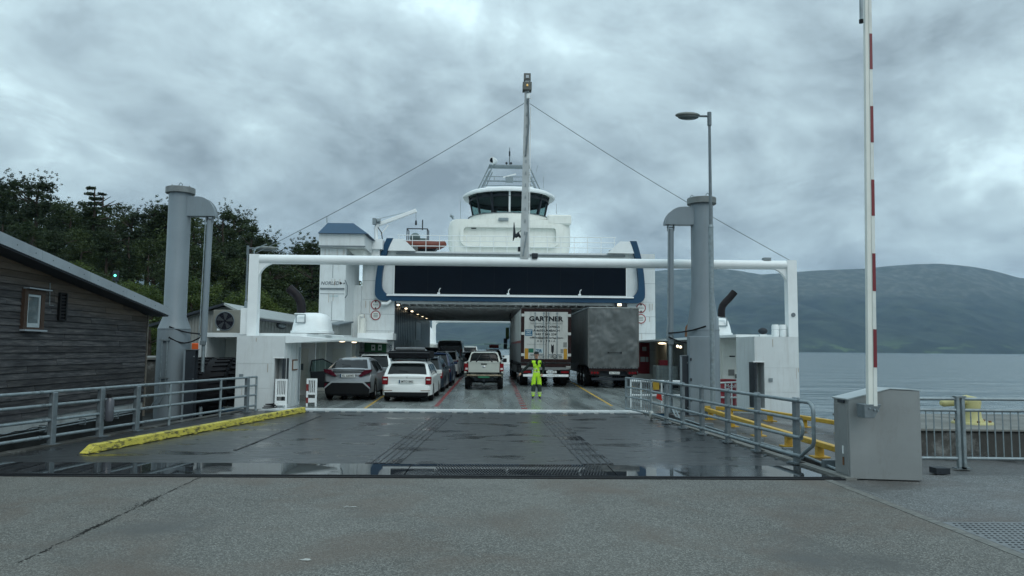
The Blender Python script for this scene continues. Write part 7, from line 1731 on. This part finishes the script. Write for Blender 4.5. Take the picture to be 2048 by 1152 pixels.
tx('+43 7 245 234', 236, 540, 418, 450, bold=.02); tx('office@gartnerkg.com', 155, 636, 470, 505, bold=.016); tx('AUSTRIA', 262, 522, 517, 546, spacing=1.9, bold=.015); tx('www.gartnerkg.com', 116, 384, 572, 590, m=INKG)
def st_(x0, x1, y0, y1, m, nm, d=.034, par=None): return T(B(xx_(x0), xx_(x1), -d - .004, -d, zy(y1), zy(y0)), nm, m, par)
bs_ = st_(90, 195, 368, 460, mat('blue_sticker', (.02, .11, .19), .5), 'blue_sticker'); tx('PMT', 112, 174, 398, 430, m=PLATE)
st_(100, 185, 378, 384, PLATE, 'sticker_line', .039, bs_); st_(100, 185, 442, 448, PLATE, 'sticker_line', .039, bs_)
st_(138, 212, 640, 700, mat('green_sticker', (.01, .12, .07), .5), 'green_sticker'); tq = st_(236, 346, 642, 706, mat('pale_blue_sign', (.36, .46, .48), .5), 'pale_sign')
text('TIR', 90 / 284, 44 / 284, (xx_(291), -.045, zy(674)), (1, 0, 0), (0, 0, 1), BLUE, t1, world=False, bold=.03)
for x0 in (86, 645): a_ = st_(x0, x0 + 50, 640, 790, mat('amber_reflector%d' % x0, (.42, .22, .02), .35), 'amber_reflector')
st_(600, 640, 645, 705, INKG, 'small_label'); st_(640, 692, 548, 620, INKG, 'grey_label')
T(MB().prism([(xx_(466), zy(575)), (xx_(485), zy(600)), (xx_(504), zy(575)), (xx_(504), zy(680)), (xx_(485), zy(722)), (xx_(466), zy(680))], -.042, -.035, 'XZ'), 'arrow_emblem', INK)
for x0 in (152, 295, 455, 500, 575): T(MB().prism([(xx_(x0), zy(778)), (xx_(x0 + 48), zy(778)), (xx_(x0 + 48), zy(748)), (xx_(x0 + 34), zy(738)), (xx_(x0), zy(745))], -.040, -.035, 'XZ'), 'pictogram', INKG)
for (xa_, xb_, ya_, yb_) in ((156, 175, 750, 772), (180, 196, 750, 772), (300, 318, 750, 772), (323, 340, 750, 772)): st_(xa_, xb_, ya_, yb_, TW, 'pictogram_gap', .041)
T(MB().lathe([(.085, -.044), (.11, -.044)], (xx_(517), 0, zy(752)), 20, axis='Y'), 'round_pictogram', INK)
# rear underrun, lamps
T(B(-1.25, 1.25, .0, .2, 1.02, 1.18), 'rear_sill', FRM); T(B(-1.2, 1.2, .0, .12, .86, 1.0), 'lamp_carrier', TG)
for s_ in (-1, 1):
    c_ = T(B(min(s_ * .70, s_ * 1.20), max(s_ * .70, s_ * 1.20), -.03, .0, .68, .88, .01), 'tail_lamp_cluster', PLASTIC); T(B(min(s_ * .76, s_ * 1.15), max(s_ * .76, s_ * 1.15), -.04, -.03, .71, .81), 'red_lens', TAILR, c_)
    for zz_ in (.95, 1.02): T(B(min(s_ * 1.02, s_ * 1.25), max(s_ * 1.02, s_ * 1.25), -.035, -.0, zz_, zz_ + .04), 'rubber_buffer', TW)
T(B(-1.15, 1.15, -.02, .06, .52, .64, .01), 'underrun_bar', WHITE2); text('SCHMITZ', .6, .06, (.35, -.025, .58), (1, 0, 0), (0, 0, 1), INKG, t1, world=False)
np_ = T(B(.02, .54, -.03, -.01, .70, .82), 'number_plate', PLATE); text('WL 487 LK', .4, .07, (.28, -.035, .76), (1, 0, 0), (0, 0, 1), INK, np_, world=False)
T(B(-1.1, 1.1, .2, 13.2, .95, 1.19), 'chassis', DARK); wheels(t1, (1.9, 3.2, 4.5), 1.24, .5); T(B(-1.24, 1.24, 1.2, 5.2, .98, 1.04), 'mudguard', BLACK)
# tractor
Ct = 13.7
TRK = mat('tractor_dark', (.04, .045, .05), .4, coat=.4)
T(MB().prism([(Ct + .4, .9), (Ct + 2.7, .9), (Ct + 2.6, 3.5), (Ct + 2.2, 3.75), (Ct + .4, 3.65)], -1.24, 1.24, 'YZ'), 'cab', TRK, bevel=.06); T(B(-1.22, -.9, 8.5, 12.5, .5, .95), 'side_guard', TG)
wheels(t1, (Ct - .4, Ct + 2.0), 1.22, .5)
for zz_ in (2.3, 1.9): T(B(-1.68, -1.42, Ct + 2.3, Ct + 2.45, zz_, zz_ + .36, .04), 'cab_mirror', DARK)
T(MB().tube([(-1.24, Ct + 2.4, 2.75), (-1.5, Ct + 2.4, 2.75), (-1.5, Ct + 2.4, 1.9), (-1.24, Ct + 2.4, 1.95)], .03, 6), 'mirror_arm', DARK)
T(B(-1.52, -1.28, Ct + 2.8, Ct + 2.9, 2.6, 3.45), 'lime_cover', mat('lime_panel', (.16, .26, .07), .6))
T(MB().tube([(-1.2, Ct + 1.4, 3.7), (-1.28, Ct + 1.2, 4.2), (-1.2, Ct + .9, 4.5)], .03, 6), 'cab_antenna', DARK)
# curtain trailer
t2 = thing('tarpaulin_trailer_truck', 'articulated lorry with a creased plain grey tarpaulin over its rear, beside the lettered one', 'truck', (P(1227, 700, 37.3).x, 37.3, 0), rz=-R(-.3), group='lorries on the ferry deck')
def U(b, nm, m, par=None, **k): return b.build(nm, m, par or t2, world=False, **k)
TARP = mat('creased_grey_tarpaulin', (.10, .112, .112), .36, var=.2, vs=1.1, dirt=(.21, .225, .225), damt=.35, ds=1.3, dstretch=(1.5, 1, .5), bump=.8, bs=2.2)
nz_, nx2 = 40, 34; vs = []; fs = []
for i in range(nz_ + 1):
    for k in range(nx2 + 1):
        x = -1.24 + 2.48 * k / nx2; z = 1.02 + 2.98 * i / nz_
        d_ = .06 * noise.noise(Vector((x * 1.6 + z * .8, z * 1.2, 3))) + .06 * abs(noise.noise(Vector((x * 3 - z * 1.3, z * 2.5 + x, 8)))) + .02 * abs(noise.noise(Vector((x * 7, z * 3, 2)))) * (1.6 if abs(x) > .9 else .5)
        if abs(x) > 1.22: d_ = 0
        vs.append((x + .02 * noise.noise(Vector((0, z * 3, 4))) * (1 if abs(x) > 1.2 else 0), .0 - d_, z + (.02 * sin(x * 22) if i == 0 else 0)))
for i in range(nz_):
    for k in range(nx2): a_ = i * (nx2 + 1) + k; fs.append((a_, a_ + 1, a_ + nx2 + 2, a_ + nx2 + 1))
U(MB().add(vs, fs), 'rear_tarpaulin', TARP, smooth=50)
SIDE = mat('side_curtain', (.055, .06, .062), .45, var=.15, vs=1, dirt=(.10, .10, .10), damt=.5, ds=1)
U(B(-1.255, 1.255, .03, 13.5, 1.15, 3.96), 'curtain_box', SIDE); 
for s_ in (-1, 1):
    U(B(min(s_ * 1.20, s_ * 1.275), max(s_ * 1.20, s_ * 1.275), -.01, .10, 1.05, 4.0), 'corner_post', mat('corner_post_grey%d' % s_, (.10, .105, .10), .4)); 
    for k in range(18): U(B(min(s_ * 1.256, s_ * 1.268), max(s_ * 1.256, s_ * 1.268), .5 + k * .72, .56 + k * .72, 1.1, 3.9), 'curtain_strap', mat('strap_grey', (.13, .14, .14), .5) if k == 0 and s_ < 0 else bpy.data.materials['strap_grey'])
U(B(-1.27, 1.27, -.03, .12, 3.97, 4.03), 'roof_edge', mat('roof_edge_grey', (.26, .28, .27), .4)); U(MB().tube([(-1.255, -.03, 4.0), (-1.255, 13.4, 4.0)], .035, 6), 'roof_gutter', GALV)
for k in range(30): U(B(-1.2 + k * .082, -1.17 + k * .082, -.05, -.01, .985, 1.02), 'eyelet', GALV)
U(B(-.30, -.25, -.07, -.04, 1.73, 1.80), 'buckle', INK); U(B(-.28, .38, -.065, -.045, 1.75, 1.775), 'strap_pull', INK); U(B(.34, .40, -.07, -.04, 1.72, 1.81), 'buckle', INK)
U(B(-1.22, 1.22, .0, .15, .85, 1.0), 'rear_sill', FRM)
for s_ in (-1, 1):
    c_ = U(B(min(s_ * .68, s_ * 1.18), max(s_ * .68, s_ * 1.18), -.03, .02, .66, .86, .01), 'tail_lamp_cluster', FRM)
    for k in range(3): U(MB().lathe([(0, -.04), (.055, -.036), (.06, -.03)], (s_ * (.80 + k * .14), 0, .76), 12, axis='Y'), 'round_lens', TAILR, c_)
np_ = U(B(-.22, .30, -.03, .0, .70, .82), 'number_plate', PLATE); text('EL 7203', .4, .07, (.04, -.035, .76), (1, 0, 0), (0, 0, 1), INK, np_, world=False)
U(B(-1.1, 1.1, .0, .08, .40, .52), 'underrun_bar', DARK); U(B(-1.0, 1.0, .2, 13.0, .6, 1.14), 'chassis', DARK); wheels(t2, (2.2, 3.5, 4.8), 1.22, .52); U(B(-.86, -.80, .02, .05, .30, .6), 'mud_flap', BLACK)
U(MB().prism([(13.9, .9), (16.1, .9), (16.0, 3.3), (13.9, 3.5)], -1.2, 1.2, 'YZ'), 'cab', TRK, bevel=.06); wheels(t2, (13.4, 15.6), 1.2, .5)

# ================================================================ PERSON
HV = mat('hi_vis_yellow_fabric', (.46, .80, .03), .7, var=.12, vs=9, bump=.3, bs=20, emit=None)
JK = mat('dark_green_black_jacket', (.012, .018, .016), .75, var=.3, vs=8)
KN = mat('dark_knee_panel', (.035, .05, .045), .7); BT = mat('boot_leather', (.02, .02, .03), .5); SK = mat('skin', (.42, .25, .18), .5, var=.08); RF = mat('reflective_band', (.50, .62, .30), .3); HR_ = mat('dark_hair', (.02, .015, .012), .8)
def skinmesh(joints, edges, root_i, sub=2):
    me = bpy.data.meshes.new('sk'); me.from_pydata([j[0] for j in joints], edges, []); ob = bpy.data.objects.new('sk', me); col.objects.link(ob)
    md = ob.modifiers.new('s', 'SKIN'); md.use_smooth_shade = True; md.branch_smoothing = .6
    for i, j in enumerate(joints):
        sv_ = me.skin_vertices[0].data[i]; sv_.radius = (j[1], j[2] if len(j) > 2 else j[1]); sv_.use_root = (i == root_i)
    m2 = ob.modifiers.new('u', 'SUBSURF'); m2.levels = sub; m2.render_levels = sub
    bpy.context.view_layer.update(); out_ = bpy.data.meshes.new_from_object(ob.evaluated_get(bpy.context.evaluated_depsgraph_get())); bpy.data.objects.remove(ob); return out_
def person(root, mats, colf, pose):
    J, Ed = pose
    me = skinmesh(J, Ed, 0); me.name = 'body'
    for m in mats: me.materials.append(m)
    for p_ in me.polygons: p_.use_smooth = True; c = p_.center; p_.material_index = colf(c)
    o = bpy.data.objects.new('body', me); col.objects.link(o); o.parent = root; return o
# facing the camera (-Y); image-left arm (x<0) held out and down, other hand in the pocket
J = [((0, 0, .96), .155, .115), ((0, 0, 1.12), .150, .11), ((0, .0, 1.30), .180, .12), ((0, .01, 1.44), .165, .095), ((0, .01, 1.52), .062, .062), ((-.01, -.01, 1.60), .075, .085), ((-.01, -.015, 1.69), .088, .10), ((-.01, -.01, 1.76), .06, .07),
     ((-.19, .01, 1.42), .068, .068), ((-.37, -.03, 1.22), .062, .062), ((-.57, -.10, 1.02), .050, .050), ((-.62, -.12, .96), .034, .034),
     ((.20, .01, 1.42), .068, .068), ((.285, .03, 1.16), .058, .058), ((.235, -.10, .98), .046, .046), ((.205, -.14, .93), .036, .036),
     ((-.095, 0, .88), .115, .11), ((-.12, -.01, .50), .092, .092), ((-.125, .01, .15), .082, .082), ((-.125, -.03, .055), .045, .04), ((-.16, -.16, .04), .045, .032),
     ((.105, 0, .88), .115, .11), ((.11, -.02, .50), .092, .092), ((.125, .01, .15), .082, .082), ((.12, -.03, .055), .045, .04), ((.13, -.17, .04), .045, .032)]
Ed = [(0, 1), (1, 2), (2, 3), (3, 4), (4, 5), (5, 6), (6, 7), (3, 8), (8, 9), (9, 10), (10, 11), (3, 12), (12, 13), (13, 14), (14, 15), (0, 16), (16, 17), (17, 18), (18, 19), (19, 20), (0, 21), (21, 22), (22, 23), (23, 24), (24, 25)]
def colf(c):
    if c.z > 1.53: return 4
    if c.z < .09: return 3
    if abs(c.x) > .185 and c.z > .90: return 1 if not (c.x < -.60 and c.z < .985) else 4
    if c.z > 1.46 or (abs(c.x - .0) < .010 + max(0, (c.z - 1.20)) * .17 and c.y < 0 and c.z > 1.0): return 1
    if 1.0 < c.z < 1.045 or 1.10 < c.z < 1.14: return 5
    if .27 < c.z < .53 and c.y < .02: return 2
    if .14 < c.z < .18 or .22 < c.z < .255: return 5
    return 0
xp = P(1073, 750, 29.3).x
pe = thing('person', 'ferry worker in bright yellow vest and trousers with dark sleeves, standing on deck', 'person', (xp, 29.3, 0)); pe.scale = (1, 1, 1)
person(pe, [HV, JK, KN, BT, SK, RF], colf, (J, Ed))
# head details
mb = MB(); mb.sphere((-.01, .0, 1.755), 1, 18, 10, (.098, .112, .062)); mb.sphere((-.012, -.10, 1.735), 1, 14, 6, (.07, .075, .012)); mb.build('cap', JK, pe, world=False, smooth=80)
mb = MB(); mb.sphere((-.01, -.112, 1.665), 1, 8, 6, (.014, .022, .022)); mb.sphere((-.105, .0, 1.675), 1, 8, 6, (.014, .02, .032)); mb.sphere((.085, 0, 1.675), 1, 8, 6, (.014, .02, .032)); mb.build('face_features', SK, pe, world=False, smooth=80)
mb = MB()
for s_ in (-.035, .035): mb.sphere((-.01 + s_, -.098, 1.695), .010, 8, 6)
mb.build('eyes', INK, pe, world=False); MB().sphere((-.01, -.104, 1.632), 1, 8, 5, (.024, .008, .006)).build('mouth', REDD, pe, world=False)
MB().sphere((-.01, .035, 1.70), 1, 14, 8, (.098, .085, .075)).build('hair', HR_, pe, world=False, smooth=80)
def hand(o, dirv, side_, curl, name):
    o = Vector(o); d = Vector(dirv).normalized(); s_ = Vector(side_); s_ = (s_ - d * s_.dot(d)).normalized(); n_ = d.cross(s_); mb = MB()
    mb.tube([o, o + d * .04, o + d * .085], [.028, .040, .036], 10)
    for k, ln_ in enumerate((.070, .080, .075, .058)):
        b_ = o + d * .075 + s_ * (-.030 + .020 * k); p1_ = b_ + (d * cos(curl * .4) + n_ * sin(curl * .4)) * ln_ * .45; p2_ = p1_ + (d * cos(curl) + n_ * sin(curl)) * ln_ * .32; p3_ = p2_ + (d * cos(curl * 1.6) + n_ * sin(curl * 1.6)) * ln_ * .26
        mb.tube([b_, p1_, p2_, p3_], [.010, .0095, .009, .007], 6)
    b_ = o + d * .03 - s_ * .034; mb.tube([b_, b_ - s_ * .022 + d * .03, b_ - s_ * .02 + d * .06 + n_ * .01], [.012, .011, .008], 6)
    return mb.build(name, SK, pe, world=False, smooth=60)
hand((-.625, -.125, .965), (-.45, -.25, -.85), (0, -1, 0), .5, 'hand')
hand((.21, -.135, .94), (-.35, -.25, -.9), (0, -1, .0), .9, 'hand')
mb = MB().box(-.14, -.03, -.125, -.115, 1.24, 1.33); mb.box(.06, .15, -.125, -.115, 1.22, 1.32); mb.build('vest_pocket', HV, pe, world=False)
# ================================================================ HAZE
hz = bpy.data.materials.new('haze'); hz.use_nodes = True; t = hz.node_tree; t.nodes.clear()
oo = t.nodes.new('ShaderNodeOutputMaterial'); pv = t.nodes.new('ShaderNodeVolumePrincipled')
pv.inputs['Color'].default_value = (.52, .74, 1.0, 1); pv.inputs['Density'].default_value = .000055; pv.inputs['Anisotropy'].default_value = .0
t.links.new(pv.outputs[0], oo.inputs['Volume'])
B(-9200, 9200, -2100, 9100, -6.5, 900).build('haze', hz, kind='stuff')
